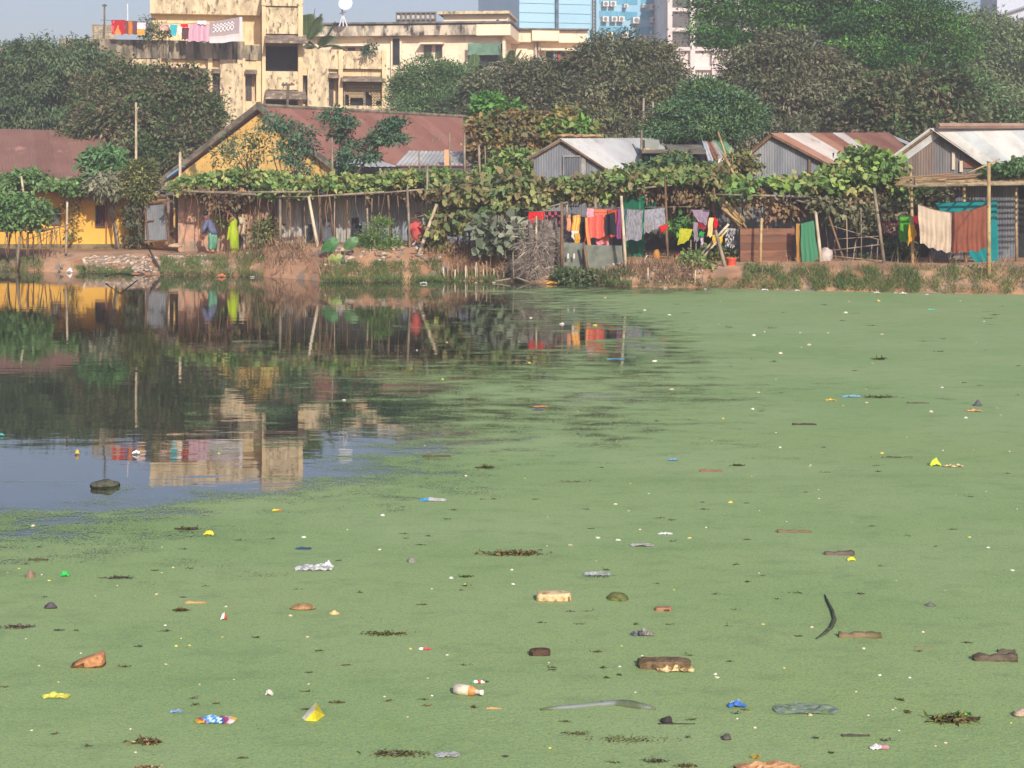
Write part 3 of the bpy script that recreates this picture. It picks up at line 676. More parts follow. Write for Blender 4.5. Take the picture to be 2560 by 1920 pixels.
# saplings along the yellow gable
tree('moringa_sapling', 'pale-stemmed sapling with feathery leaves before the yellow gable', 708, 58.5,
     [lob(690, 310, 46, 26, 58.5), lob(735, 335, 48, 30, 58.5), lob(760, 365, 34, 34, 58.5), lob(720, 385, 40, 28, 58.5), lob(745, 420, 34, 26, 58.5)], SAP, clumps=60, per=36, sig=(.2, .2, .08), Lw=(.15, .07), tr=.05, bark=BARKP, cj=.14, shell=(.4, 1.05))
tree('moringa_sapling', 'low grey-green sapling at the foot of the yellow gable wall', 640, 60,
     [lob(630, 345, 30, 26, 60), lob(650, 385, 32, 32, 60), lob(610, 410, 40, 30, 60), lob(560, 390, 34, 30, 61), lob(580, 350, 26, 24, 61)], SAP+OLIVE, clumps=44, per=26, sig=(.2, .2, .1), Lw=(.15, .06), tr=.04, cj=.15, shell=(.4, 1.05))
tree('moringa_sapling', 'upright sapling with tiered leaves in front of the brown roof', 866, 57,
     [lob(838, 290, 32, 22, 57), lob(860, 320, 34, 20, 57), lob(850, 345, 26, 18, 57), lob(880, 375, 32, 22, 57), lob(860, 410, 28, 24, 57)], SAP, clumps=60, per=38, sig=(.18, .18, .07), Lw=(.15, .07), tr=.04, cj=.14, shell=(.4, 1.05))
t = tree('moringa_sapling', 'leaning sapling with leaf sprays on a dark slanted stem', 884, 56,
     [lob(985, 310, 36, 14, 56), lob(960, 335, 30, 14, 56), lob(940, 355, 32, 14, 56), lob(990, 345, 24, 12, 56), lob(920, 390, 22, 14, 56)], SAP, clumps=70, per=36, sig=(.16, .16, .06), Lw=(.16, .07), tr=.012, limbs=False, cj=.14, shell=(.4, 1.05))
mb = MB(); mb.tube([P(884, 446, 56), P(905, 415, 56), P(945, 360, 56), P(985, 312, 56)], [.05, .04, .035, .015], 6); mb.build('stem', BARK, t)
tree('papaya_tree', 'little bright green tree growing over the small yellow house', 298, 60,
     [lob(262, 392, 34, 20, 60), lob(250, 415, 32, 18, 60), lob(280, 420, 28, 22, 60), lob(262, 445, 36, 18, 60)], [C(98, 142, 84, K), C(84, 124, 74, K), C(112, 150, 98, K)], clumps=130, per=34, sig=(.17, .17, .09), Lw=(.22, .12), tr=.05, bark=BARKP, shape='broad')
tree('grey_shrub', 'grey-leaved drooping shrub at the eave of the small yellow house', 292, 59,
     [lob(258, 462, 32, 18, 59), lob(270, 474, 20, 10, 59), lob(285, 460, 18, 16, 59)], [C(128, 132, 104, K), C(108, 116, 88, K), C(146, 140, 112, K)], clumps=130, per=34, sig=(.14, .14, .12), Lw=(.22, .1), droop=1.0, tr=.04)
tree('olive_shrub', 'olive-green bushy shrub overhanging the yellow house corner', 345, 59,
     [lob(350, 440, 30, 30, 59), lob(348, 464, 36, 20, 59), lob(360, 482, 24, 12, 59)], OLIVE, clumps=190, per=40, sig=(.15, .15, .12), Lw=(.14, .06), tr=.05)
tree('far_bush', 'dark bushes showing behind the saplings by the brown roof', 1190, 72,
     [lob(1190, 250, 40, 30, 80), lob(1160, 280, 60, 24, 80)], MANGO, clumps=160, per=40, sig=(.25, .25, .18), Lw=(.24, .1), tr=.08)
# far wood that closes the view behind everything
lobes = []
for k in range(44):
    px = -700+k*92; D = 225+15*math.sin(k*1.7)
    lobes.append(lob(px, 440, 75, 50+25*noise.noise(Vector((k*.7, 0, 0))), D, 6))
V, T = cloud(lobes, 2600, 22, (.9, .9, .7), .9, .5, MANGO, droop=.1)
leafmesh('distant_wood', V, T, LEAFD, kind='stuff')

# coconut palms
def palm(label, bpx, D, cx, cy, fr, Lf, tr=.16):
    base = G(bpx, D); top = P(cx, cy, D); t = thing('coconut_palm', base, label, 'palm tree')
    mb = MB(); mb.tube([base, base.lerp(top, .5)+Vector((.1, 0, 0)), top], [tr*1.3, tr, tr*.8], 8); mb.build('trunk', BARK, t, smooth=True)
    for az, el, dr in fr:
        d = Vector((math.cos(az), math.sin(az), 0)); pts = []; n = 11
        for i in range(n+1):
            s = i/n; pts.append(top+d*(Lf*s*math.cos(el)*(1-.15*s))+Vector((0, 0, Lf*(s*math.sin(el)-dr*s*s))))
        mb = MB().col(C(120, 130, 80, .8)); mb.tube(pts, [.035*(1-.8*i/n)+.006 for i in range(n+1)], 5)
        for i in range(n*4):
            s = .12+.86*i/(n*4); j = min(n-1, int(s*n)); p = pts[j].lerp(pts[j+1], s*n-j); tg = (pts[j+1]-pts[j]).normalized()
            sd_ = tg.cross(Vector((0, 0, 1)));
            if sd_.length < .05: sd_ = Vector((1, 0, 0))
            sd_.normalize(); ll = Lf*.3*math.sin(math.pi*min(1, .15+s*.85))**.6
            for sg in (-1, 1):
                e = p+(sd_*sg*.75+tg*.55+Vector((0, 0, -.25)))*ll; w_ = tg*.035
                mb.add([p-w_, p+w_, e], [(0, 1, 2)], tuple(c*random.uniform(.8, 1.25) for c in C(84, 108, 68, .8)))
        mb.build('frond', TINT, t)
palm('coconut palm rising tight behind the stair tower', 770, 97, 768, 108, [(1.4, 1.3, .25), (.5, 1.15, .2), (2.4, 1.2, .2), (-1.5, 1.2, .3), (.1, 1.35, .15), (3.0, 1.35, .2), (1.0, .9, .3), (-.6, 1.1, .3)], 2.6)
palm('palm with splayed fronds showing above the yellow block roof', 800, 98, 795, 122, [(.0, 1.0, .1), (.15, .5, .5), (3.0, .8, .5), (-.9, .8, .4), (.8, .75, .3), (2.2, .5, .6), (-2.2, .4, .5)], 2.3, .1)
palm('young palm with stiff upright fronds before the small cream block', 1270, 88, 1268, 175, [(.1, 1.15, .05), (.3, .95, .1), (2.9, 1.2, .1), (-1.2, 1.0, .2), (3.3, .7, .4), (1.5, .9, .3)], 1.6, .08)
palm('short dark palm between the cream-white building and the dusty trees', 1190, 87, 1186, 180, [(.2, .3, .5), (2.9, .4, .5), (-1.0, .6, .4), (1.2, .7, .4), (.9, .2, .6), (-2.2, .3, .6), (1.6, 1.2, .3)], 1.6, .08)
for k, (x, y) in enumerate(((910, 122), (928, 118))):
    tree('roof_weed', ('small weed sprouting from the yellow block parapet', 'taller weed beside a smaller one on the yellow block parapet')[k], x, 95, [lob(x, y, 8, 14, 89.5)], SAP, clumps=6, per=18, sig=(.1, .1, .1), Lw=(.2, .08), tr=.02, cat='plant')
# ---------------------------------------------------------------- huts and houses on the bank
TIN = mat('galvanised_sheet', WHITE, (.72, .72, .74), sc=1.4, st=(1.5, 1.5, .3), lo=.4, hi=.6, c3=(.62, .46, .36), sc3=2.2, st3=(1.6, 1.6, .4), lo3=.62, hi3=.72, tint=True, rough=.55, spec=.4)
ROOFTIN = mat('roof_sheet', WHITE, (.82, .80, .78), sc=1.1, lo=.4, hi=.62, c3=(.72, .58, .48), sc3=1.7, lo3=.62, hi3=.74, tint=True, rough=.55, spec=.4)
GREYS = [C(150, 154, 158, .75), C(132, 138, 142, .75), C(164, 166, 166, .75), C(140, 142, 148, .75), C(118, 126, 134, .75)]
SILV = [C(206, 206, 204, .72), C(196, 198, 198, .72), C(214, 212, 206, .72)]
RUST = [C(150, 104, 84, .8), C(138, 92, 74, .8), C(164, 120, 98, .8), C(196, 188, 180, .85), C(146, 100, 80, .8), C(150, 108, 88, .8)]
BROWNR = [C(140, 96, 84, .82), C(134, 92, 80, .82), C(146, 102, 90, .82)]
WOOD = mat('weathered_wood', C(140, 110, 84, .8), C(104, 80, 60, .8), sc=4, st=(1, 1, .3), bump=.3)
BAMB = mat('bamboo', C(196, 168, 118, .85), C(160, 132, 92, .85), sc=3, st=(1, 1, .5), c3=C(120, 100, 74), sc3=6, lo3=.56, hi3=.64, rough=.6)
BAMBG = mat('grey_bamboo', C(168, 152, 128, .8), C(128, 114, 96, .8), sc=4, st=(1, 1, .4), rough=.7)
BAMBP = mat('pale_bamboo', C(216, 200, 170, .9), C(180, 162, 132, .85), sc=3, st=(1, 1, .5), rough=.6)
def corr(mb, p0, p1, zb, zt, pitch=.085, amp=.012, pal=GREYS, seed=0, sheet=.75):
    p0 = Vector(p0); p1 = Vector(p1); d = p1-p0; d.z = 0; Ln = d.length; u = d/Ln; nrm = Vector((u.y, -u.x, 0))
    n = max(8, int(Ln/pitch*4)); rn = random.Random(seed); tints = [rn.choice(pal) for _ in range(int(Ln/sheet)+3)]
    zb = zb if callable(zb) else (lambda s, v=zb: v); zt = zt if callable(zt) else (lambda s, v=zt: v)
    vs = []; fs = []; o = len(mb.v); rows = 3
    for i in range(n+1):
        s = i/n; x = p0+u*(Ln*s)+nrm*(amp*math.sin(2*math.pi*Ln*s/pitch))
        z0, z1 = zb(s), max(zt(s), zb(s)+.01)
        for r in range(rows+1): mb.v.append((x.x, x.y, z0+(z1-z0)*r/rows))
    for i in range(n):
        c = tints[int(Ln*i/n/sheet)]
        for r in range(rows):
            a = o+i*(rows+1)+r; mb.f.append((a, a+rows+1, a+rows+2, a+1)); mb.t.append(c)
    mb.tinted = True
    return mb
def roofsheet(mb, A, B, Cc, Dd, pal=SILV, pitch=.12, amp=.016, seed=0, sheet=.8, rows=5):
    """A,B ridge start/end; Dd,Cc eave start/end; corrugations run down the slope"""
    A, B, Cc, Dd = map(Vector, (A, B, Cc, Dd)); Ln = (B-A).length; n = max(6, int(Ln/pitch*4)); nrm = (B-A).cross(Dd-A).normalized()
    if nrm.z < 0: nrm = -nrm
    rn = random.Random(seed); tl = [[rn.choice(pal) for _ in range(2)] for _ in range(int(Ln/sheet)+3)]; o = len(mb.v)
    for i in range(n+1):
        s = i/n; top = A.lerp(B, s); bot = Dd.lerp(Cc, s); k = nrm*(amp*math.sin(2*math.pi*Ln*s/pitch))
        for r in range(rows+1): mb.v.append(tuple(top.lerp(bot, r/rows)+k))
    for i in range(n):
        for r in range(rows):
            a = o+i*(rows+1)+r; mb.f.append((a, a+1, a+rows+2, a+rows+1)); mb.t.append(tl[int(Ln*i/n/sheet)][0 if r < 3 or rn.random() < .0 else (0 if len(pal) < 4 else 0)])
    mb.tinted = True
    return mb

# --- long house with a brown sheet roof and a yellow gable
A = P(664, 266, 66); B = P(1392, 306, 78)
Re = P(846, 414, 65.0); Rb = Re+(B-A); Le = P(424, 452, 67.4); Lb = Le+(B-A)
h = thing('long_house', G(660, 66), 'long house with a brown rusted sheet roof and a big yellow gable', 'house')
GAB = mat('yellow_gable_wall', C(226, 186, 110, .95), C(210, 168, 96, .92), sc=.8, c3=C(128, 112, 72, .8), sc3=2.4, st3=(1.3, 1.3, .45), lo3=.52, hi3=.64, bump=.3)
ax = (Re-Le).normalized(); bk = (B-A).normalized()
mb = MB(); q = [Vector((Le.x, Le.y, .3)), Vector((Re.x, Re.y, .3)), Re-Vector((0, 0, .06)), A-Vector((0, 0, .1)), Le-Vector((0, 0, .06))]
q2 = [v+bk*.3 for v in q]
mb.add(q+q2, [(0, 1, 2, 3, 4), (9, 8, 7, 6, 5), (0, 4, 9, 5), (1, 6, 7, 2)]); mb.build('gable_wall', GAB, h)
mb = MB(); mb.add([q[1]+bk*.31, q[1]+(B-A), Re-Vector((0, 0, .25))+(B-A), Re-Vector((0, 0, .25))+bk*.31], [(0, 1, 2, 3)]); mb.build('side_wall', GAB, h)
ov = (A-B).normalized()*.35
mb = MB(); roofsheet(mb, A+ov, B, Rb-(A-B).normalized()*0, Re+ov, BROWNR, pitch=.16, amp=.02, seed=3); mb.build('roof', mat('brown_roof_sheet', WHITE, (.86, .84, .84), sc=.8, c3=(1.6, 1.6, 1.6), sc3=.55, st3=(1, 1.6, 1.6), lo3=.60, hi3=.66, tint=True, rough=.8), h)
mb = MB(); roofsheet(mb, A+ov, B, Lb, Le+ov, BROWNR, pitch=.16, amp=.02, seed=4); mb.build('roof', MATS['brown_roof_sheet'], h)
mb = MB(); CONC = mat('grey_verge', C(140, 128, 108, .8), C(100, 92, 80, .8), sc=3)
for e in (Le, Re):
    d = (e-A).normalized(); nn_ = Vector((0, 0, 1)); c = A.lerp(e, .5)+ov*1.05; mb.obox(c, d*(e-A).length*.515, bk*.06, Vector((0, 0, .13)))
mb.build('verge', CONC, h)
mb = MB(); mb.tube([A+ov+Vector((0, 0, .03)), B+Vector((0, 0, .03))], .09, 6); mb.build('ridge_cap', CONC, h)
mb = MB(); mb.obox(P(1353, 293, 74), (.55, .5, 0), (-.3, .3, -.25), (.02, -.02, .03)); mb.build('roof_patch', mat('roof_patch_sheet', C(176, 150, 130, .85), C(150, 120, 100), sc=2), h)

# --- brown roof behind the small yellow house
h = thing('roofed_house', G(60, 70), 'low house with a plain brown sheet roof showing beyond the small yellow house', 'house')
mb = MB(); roofsheet(mb, P(-260, 316, 74), P(260, 328, 73.5), P(290, 462, 67), P(-260, 462, 67), [C(150, 110, 96, .82), C(144, 104, 90, .82), C(154, 114, 98, .82)], pitch=.16, amp=.015, seed=7); mb.build('roof', MATS['brown_roof_sheet'], h)
mb = MB(); a = P(-250, 470, 67.2); e = P(285, 470, 67.2); mb.box((a.x, a.y, .3), (e.x, e.y+6, a.z)); mb.build('wall', GAB, h)
# --- small yellow house
YH = mat('bright_yellow_wall', C(232, 182, 84, .95), C(222, 170, 74, .95), sc=.7, c3=C(160, 140, 90, .85), sc3=1.6, st3=(1, 1, .5), lo3=.58, hi3=.70, bump=.2)
f = Fac(240, 60.2, 0)
h = thing('small_house', f.pt(0, .6, 0), 'small bright yellow house with a barred dark window beside the pond path', 'house')
mb = MB(); f.box(mb, 170.4, 322, 478, 640, -4, 0); f.box(mb, -120, 170, 480, 640, -4, -.5); f.box(mb, 322.3, 356, 500, 640, -4, -.7); mb.build('wall', YH, h)
mb = MB(); f.box(mb, -120, 170, 611, 640, -.5, -.42); f.box(mb, 168, 325, 610, 640, 0, .07); mb.build('plinth', mat('mossy_plinth', C(150, 134, 96, .8), C(96, 92, 64, .8), sc=2), h)
ws = []
mb = MB(); f.box(mb, 241, 267, 514, 567, 0, .03); o = mb.build('window', SHADEIN, h)
mb = MB()
for a in ((240, 242, 513, 568), (266, 268, 513, 568), (242, 266, 513, 515), (242, 266, 566, 568)): f.box(mb, *a, .03, .09)
mb.build('frame', WINFRAME, o)
mb = MB()
for k in range(4): f.box(mb, 246+k*5, 247.2+k*5, 515, 566, .04, .06)
mb.build('bar', mat('red_bars', C(140, 60, 56, .8)), o)
mb = MB(); f.box(mb, 268.5, 279, 514, 569, .01, .05); mb.build('shutter', mat('tan_shutter', C(176, 136, 92, .85), C(150, 112, 76), sc=3), h)
mb = MB(); f.box(mb, 120, 143, 522, 562, -.5, -.46); o = mb.build('window', mat('greyed_shutter', C(104, 106, 92, .8), C(84, 86, 76, .8), sc=3), h)
mb = MB()
for a in ((119, 120.5, 521, 563), (142.5, 144, 521, 563), (120.5, 142.5, 521, 522.5), (120.5, 142.5, 561.5, 563)): f.box(mb, *a, -.46, -.41)
mb.build('frame', WINFRAME, o)
mb = MB(); p = f.at
mb.hexa([p(-130, 482, .5), p(372, 478, .7), p(372, 462, -4.6), p(-130, 464, -4.6), p(-130, 478, .5), p(372, 474, .7), p(372, 458, -4.6), p(-130, 460, -4.6)]); mb.build('roof', mat('old_thatch_sheet', C(140, 118, 96, .8), C(92, 78, 66, .8), sc=2.5, bump=.5), h)
mb = MB(); f.box(mb, 265, 267.5, 490, 618, .02, .10); mb.build('downpipe', mat('brown_pipe', C(150, 104, 70)), h)
mb = MB(); mb.tube([P(340, 452, 60), P(340, 256, 60)], [.05, .04], 6); mb.tube([P(340, 276, 60), P(347, 268, 60)], .02, 5); mb.build('bamboo_pole', BAMBP, None, label='tall thin grey pole standing out against the bushy brown-green tree', cat='pole')
mb = MB(); mb.tube([P(450, 470, 59), P(450, 380, 59)], [.06, .05], 6); mb.build('bamboo_pole', BAMBP, None, label='thick pale bamboo pole at the low corner of the yellow gable', cat='pole')
mb = MB(); mb.obox(P(440, 430, 64), (.3, 0, .22), (0, .3, 0), (-.02, 0, .02)); mb.build('tarpaulin', mat('blue_sheet', C(110, 160, 210, .9)), None, label='scrap of blue sheet on the roof edge by the pale bamboo pole', cat='tarpaulin')

# --- gate of grey tin
h = thing('tin_gate', G(388, 59), 'leaning grey corrugated tin gate in a rough wooden frame', 'gate')
mb = MB(); a = P(362, 604, 59); e = P(418, 604, 59); corr(mb, a, e, a.z+.05, P(0, 508, 59).z, pitch=.075, amp=.014, pal=GREYS[:3], seed=2); mb.build('sheet', TIN, h)
for x0, y0, x1, y1, r in ((358, 482, 372, 612, .04), (412, 500, 424, 614, .045), (360, 606, 422, 600, .04), (358, 510, 418, 503, .05), (360, 497, 416, 490, .06), (362, 555, 385, 550, .03)):
    mb = MB(); mb.tube([P(x0, y0, 58.93), P(x1, y1, 58.93)], r, 6); mb.build('frame_pole', WOOD, h)
mb = MB(); f = Fac(430, 59.3, 0); f.box(mb, 424, 432, 480, 612, -.1, 0); f.box(mb, 438, 448, 490, 612, -.15, 0); f.box(mb, 432, 438, 570, 612, -.12, -.03); mb.build('plank', WOOD, h)
mb = MB(); f.box(mb, 432, 446, 490, 520, -.2, -.15); mb.build('sheet', mat('blue_grey_sheet', C(150, 165, 175, .8)), h)
h = thing('roofing_stack', P(400, 490, 59.3), 'stack of old roofing sheets over the tin gate', 'roof')
for k, (x0, x1, y) in enumerate(((358, 416, 486), (404, 452, 474), (400, 455, 488), (356, 420, 497))):
    mb = MB(); a = P(x0, y, 59); e = P(x1, y, 59); mb.hexa([a, e, e+Vector((0, 1.2, .15)), a+Vector((0, 1.2, .15)), a+Vector((0, 0, .12)), e+Vector((0, 0, .1)), e+Vector((0, 1.2, .27)), a+Vector((0, 1.2, .27))]); mb.build('sheet', mat('old_sheet_%d' % (k % 2), C(168-30*(k % 2), 156-30*(k % 2), 142-30*(k % 2), .8), C(120, 110, 98, .8), sc=3), h)
# --- mud brick wall house
BRK = mat('eroded_mud_brick', C(196, 152, 124, .95), C(160, 132, 112, .9), sc=1.2, c3=C(150, 138, 122, .8), sc3=2.2, st3=(1, 1, .6), lo3=.5, hi3=.64, bump=1.0, bsc=8)
h = thing('mud_house', G(530, 58), 'eroded reddish mud-brick house under a creeper-covered roof', 'house')
f = Fac(530, 58.3, 2)
mb = MB(); f.box(mb, 449, 702, 480, 660, -3.5, 0); mb.build('wall', BRK, h)
mb = MB(); f.box(mb, 440, 712, 468, 479.6, -3.8, .5); mb.build('roof', MATS['old_thatch_sheet'], h)
for a in ((446, 462), (575, 590)): mb = MB(); f.box(mb, *a, 495, 660, -.2, .06); mb.build('buttress', BRK, h)
# --- long low tin hut behind the creepers
h = thing('tin_hut', G(890, 55.5), 'long low hut walled with patched grey tin sheets behind the creeper trellis', 'hut')
mb = MB(); z0 = .9
for k, (x0, x1, yt, yb, dd) in enumerate(((688, 760, 492, 608, 0), (761, 838, 490, 606, .04), (839, 880, 492, 600, .02), (878, 920, 494, 545, -.06), (905, 972, 490, 604, .05), (973, 1020, 488, 606, .02), (1021, 1085, 486, 606, .05), (1086, 1200, 480, 604, .1), (1201, 1330, 478, 604, .12))):
    D = 55.6+dd; a = P(x0, yb, D); e = P(x1, yb, D); corr(mb, a, e, a.z-.25, P(0, yt, D).z, pitch=.09, amp=.013, pal=[C(176, 184, 194, .95), C(186, 184, 176, .95), C(162, 172, 184, .95), C(150, 158, 164, .95)], seed=k+20, sheet=.9)
mb.build('wall', TIN, h)
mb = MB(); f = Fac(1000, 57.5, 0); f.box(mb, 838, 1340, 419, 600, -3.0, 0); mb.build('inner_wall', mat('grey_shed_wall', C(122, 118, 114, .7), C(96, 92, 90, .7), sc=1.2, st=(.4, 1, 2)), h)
mb = MB(); roofsheet(mb, P(690, 474, 57.4), P(1345, 462, 57.4), P(1345, 484, 55.2), P(690, 492, 55.2), [C(140, 132, 122, .7), C(116, 110, 104, .7)], pitch=.14, seed=5); mb.build('roof', ROOFTIN, h)
for x, y0, y1, r in ((690, 486, 612, .05), (760, 488, 600, .03), (838, 490, 600, .03), (1083, 480, 600, .04)):
    mb = MB(); mb.tube([P(x, y0, 55.4), P(x, y1, 55.4)], r, 6); mb.build('post', WOOD, h)
mb = MB(); f = Fac(890, 55.4, 0); f.box(mb, 879, 897, 545, 604, -.1, -.02); mb.build('doorway', SHADEIN, h)
mb = MB(); f.box(mb, 770, 789, 560, 604, .04, .08); mb.build('doorway', SHADEIN, h)
for a in ((790, 838, 548, 606, .04, .09), (905, 935, 552, 606, .0, .05)): mb = MB(); f.box(mb, *a); mb.build('panel', mat('blue_grey_panel', C(108, 118, 130, .75), C(90, 100, 112, .75), sc=2), h)
# white sheet roofs behind it
h = thing('tin_lean_to', G(1150, 61), 'white-grey corrugated lean-to roof in front of the brown roof', 'shed')
mb = MB(); roofsheet(mb, P(1022, 377, 63), P(1330, 380, 63), P(1330, 412, 60.4), P(988, 413, 60.4), [C(198, 196, 190, .85), C(184, 184, 180, .85)], pitch=.16, amp=.02, seed=6); mb.build('roof', ROOFTIN, h)
mb = MB(); a = P(990, 416, 60.6); e = P(1325, 416, 60.6); mb.box((a.x, a.y, .4), (e.x, e.y+2, a.z)); mb.build('wall', MATS['grey_shed_wall'], h)
h = thing('tin_lean_to', G(880, 60.5), 'flat pale roof sheet at the foot of the yellow gable', 'shed')
mb = MB(); roofsheet(mb, P(845, 392, 62), P(950, 403, 62), P(992, 416, 60), P(836, 418, 60), [C(204, 204, 200, .85)], pitch=.16, amp=.015, seed=8); mb.build('roof', ROOFTIN, h)
mb = MB(); a = P(842, 420, 60.3); e = P(985, 420, 60.3); mb.box((a.x, a.y, .4), (e.x, e.y+1.5, a.z)); mb.build('wall', MATS['grey_shed_wall'], h)
mb = MB(); roofsheet(mb, P(1256, 400, 58.5), P(1322, 396, 58.5), P(1318, 412, 57), P(1250, 416, 57), SILV, seed=9); mb.build('roof_sheet', ROOFTIN, None, label='loose silver roofing sheet among the creepers beside the silver-roofed hut', cat='roofing sheet')
mb = MB(); mb.obox(P(1117, 394, 60), (.09, 0, 0), (0, .09, 0), (0, 0, .3)); mb.build('chimney', mat('clay_pipe', C(206, 160, 120)), None, label='short clay chimney on the white-grey lean-to roof', cat='chimney')

def gable_hut(label, apex, le, re, zb, D, ridge_end, eave_end, pal, wpal, seed, back=None, ov=.35, wl=None, wr=None, name='tin_hut'):
    A = P(*apex, D); Lp = P(*le, D); Rp = P(*re, D); h = thing(name, G((le[0]+re[0])/2, D), label, 'hut')
    x0 = wl if wl is not None else Lp.x; x1 = wr if wr is not None else Rp.x
    def zt(s):
        x = x0+(x1-x0)*s
        if x < A.x: return Lp.z+(A.z-Lp.z)*(x-Lp.x)/(A.x-Lp.x)-.03
        return Rp.z+(A.z-Rp.z)*(Rp.x-x)/(Rp.x-A.x)-.03
    mb = MB(); corr(mb, (x0, D, 0), (x1, D, 0), zb, zt, pal=wpal, seed=seed, sheet=1.0); mb.build('wall', TIN, h)
    E = P(*ridge_end); Ee = P(*eave_end)
    bkv = (E-A).normalized()*(-ov)
    mb = MB(); roofsheet(mb, A+bkv, E, Ee, Rp+bkv+(Rp-A).normalized()*.15, pal, seed=seed, pitch=.12); mb.build('roof', ROOFTIN, h)
    Lb = Lp+(E-A)
    mb = MB(); roofsheet(mb, A+bkv, E, Lb, Lp+bkv+(Lp-A).normalized()*.15, pal, seed=seed+1, pitch=.12); mb.build('roof', ROOFTIN, h)
    mb = MB(); mb.add([(x1, D+.02, zb), (Ee.x-.1, Ee.y, zb), (Ee.x-.1, Ee.y, Ee.z-.06), (x1, D+.02, Rp.z-.1)], [(0, 1, 2, 3)]); mb.build('side_wall', MATS['grey_shed_wall'], h)
    for e in (Lp, Rp):
        mb = MB(); mb.tube([A+bkv*.8-Vector((0, 0, .07)), e+bkv*.8-Vector((0, 0, .07))], .045, 6); mb.build('rafter', WOOD, h)
    return h, A, Lp, Rp, E
# silver-roofed hut
h, A, Lp, Rp, E = gable_hut('silver-roofed tin hut with a corrugated gable and grey door', (1412, 346), (1334, 392), (1532, 424), .5, 54, (1790, 344, 60.5), (1760, 440, 57), SILV+[C(170, 170, 168, .85)], GREYS[:4], 31, ov=.25)
mb = MB(); f = Fac(1430, 53.95, 0); a = P(1410, 470, 53.93); e = P(1449, 470, 53.93); corr(mb, a, e, a.z-.6, P(0, 394, 54).z, pal=[C(116, 120, 126, .75)], pitch=.08, seed=3); mb.build('door', TIN, h)
mb = MB(); f.box(mb, 1408, 1410, 392, 480, -.02, .05); f.box(mb, 1449, 1451, 392, 480, -.02, .05); f.box(mb, 1408, 1451, 389, 392, -.02, .05); f.box(mb, 1453, 1464, 392, 480, -.02, .03); mb.build('door_frame', mat('pale_plank', C(176, 172, 166, .8), C(150, 146, 142, .8), sc=4), h)
mb = MB()
for k in range(7): mb.ball(P(1405+k*15+random.uniform(-3, 3), 339+random.uniform(-2, 2), 54.2+k*.25), .18, .12, .06, nz=.4, seed=k)
mb.build('ridge_straw', mat('straw', C(190, 158, 116, .85), C(150, 120, 86), sc=6), h)
mb = MB(); mb.tube([P(1604, 440, 55.5), P(1604, 326, 55.5)], [.05, .04], 6); mb.build('bamboo_pole', BAMBG, None, label='upright grey bamboo pole in front of the silver roof', cat='pole')
mb = MB(); mb.obox(P(1624, 362, 55.6), (.25, .06, 0), (-.06, .25, 0), (0, 0, .17)); mb.build('box', mat('grey_green_box', C(150, 156, 146, .8), C(130, 136, 128), sc=3), None, label='grey-green box sitting on the silver roof edge', cat='box')
mb = MB(); mb.ball(P(1617, 374, 55.2), .13, .1, .06, nz=.3); mb.ball(P(1632, 376, 55.2), .14, .1, .05, nz=.4, seed=2); mb.build('bundle', mat('tan_cloth', C(206, 170, 136, .85), C(170, 130, 96), sc=5), None, label='tan cloth bundle beside the grey-green box', cat='bundle')
# teal-walled shack
h = thing('shack', G(1660, 55), 'dark teal-walled shack under a sagging grey awning', 'shack')
f = Fac(1660, 55.2, 0)
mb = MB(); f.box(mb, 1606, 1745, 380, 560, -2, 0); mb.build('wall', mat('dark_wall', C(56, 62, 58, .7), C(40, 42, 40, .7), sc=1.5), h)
for x0, x1, y0, y1 in ((1612, 1652, 402, 424), (1656, 1700, 400, 426), (1652, 1662, 384, 398)):
    mb = MB(); f.box(mb, x0, x1, y0, y1, 0, .04); mb.build('panel', mat('teal_panel', C(40, 108, 100, .8), C(30, 84, 80, .8), sc=2), h)
mb = MB(); f.hood(mb, 1602, 1672, 372, 384, -.8, .5); mb.build('awning', mat('grey_awning', C(138, 132, 118, .75), C(108, 102, 92, .75), sc=2), h)
mb = MB(); f.hood(mb, 1668, 1760, 360, 386, -.8, .6); mb.build('awning', MATS['grey_awning'], h)
mb = MB(); mb.tube([P(1730, 450, 54.5), P(1727, 372, 54.5)], .05, 6); mb.build('post', WOOD, h)
# green-striped small roof
h = thing('lean_to', G(1800, 55), 'small slanting roof with rust and green painted stripes', 'shed')
mb = MB(); q = [P(1755, 352, 56.5), P(1806, 348, 57), P(1842, 380, 54.5), P(1772, 408, 54.3)]
cols = [C(214, 220, 226, .85), C(168, 112, 84, .85), C(206, 200, 190, .85), C(120, 176, 128, .85), C(146, 196, 150, .85)]
roofsheet(mb, q[0], q[1], q[2], q[3], [cols[0]], pitch=.1)
nF = len(mb.f)
for i in range(nF): mb.t[i] = cols[min(4, int(5*i/nF))]
mb.build('roof', ROOFTIN, h)
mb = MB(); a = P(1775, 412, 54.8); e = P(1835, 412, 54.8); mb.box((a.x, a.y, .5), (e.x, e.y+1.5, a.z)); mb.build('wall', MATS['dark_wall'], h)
# rusty-roofed hut
h, A, Lp, Rp, E = gable_hut('tin hut with a rust-and-white striped roof', (1938, 333), (1858, 402), (2104, 420), .5, 52, (2222, 331, 58), (2300, 398, 55), RUST, GREYS[:4], 47, ov=.3)
D = 52; mb = MB(); a = P(1790, 560, D+.1); e = P(1862, 560, D+.1); zl = P(0, 436, D).z; zr = P(0, 398, D).z
corr(mb, a, e, .5, lambda s: zl+(zr-zl)*s, pal=GREYS, seed=9); mb.build('wall', TIN, h)
mb = MB(); mb.hexa([P(1782, 446, 51.7), P(1860, 404, 51.7), P(1862, 402, 54), P(1784, 444, 54), P(1782, 441, 51.7), P(1860, 399, 51.7), P(1862, 397, 54), P(1784, 439, 54)]); mb.build('roof', MATS['grey_awning'], h)
mb = MB(); f = Fac(2010, 51.97, 0); f.box(mb, 1998, 2024, 444, 462, -.01, .01); mb.build('window', SHADEIN, h)
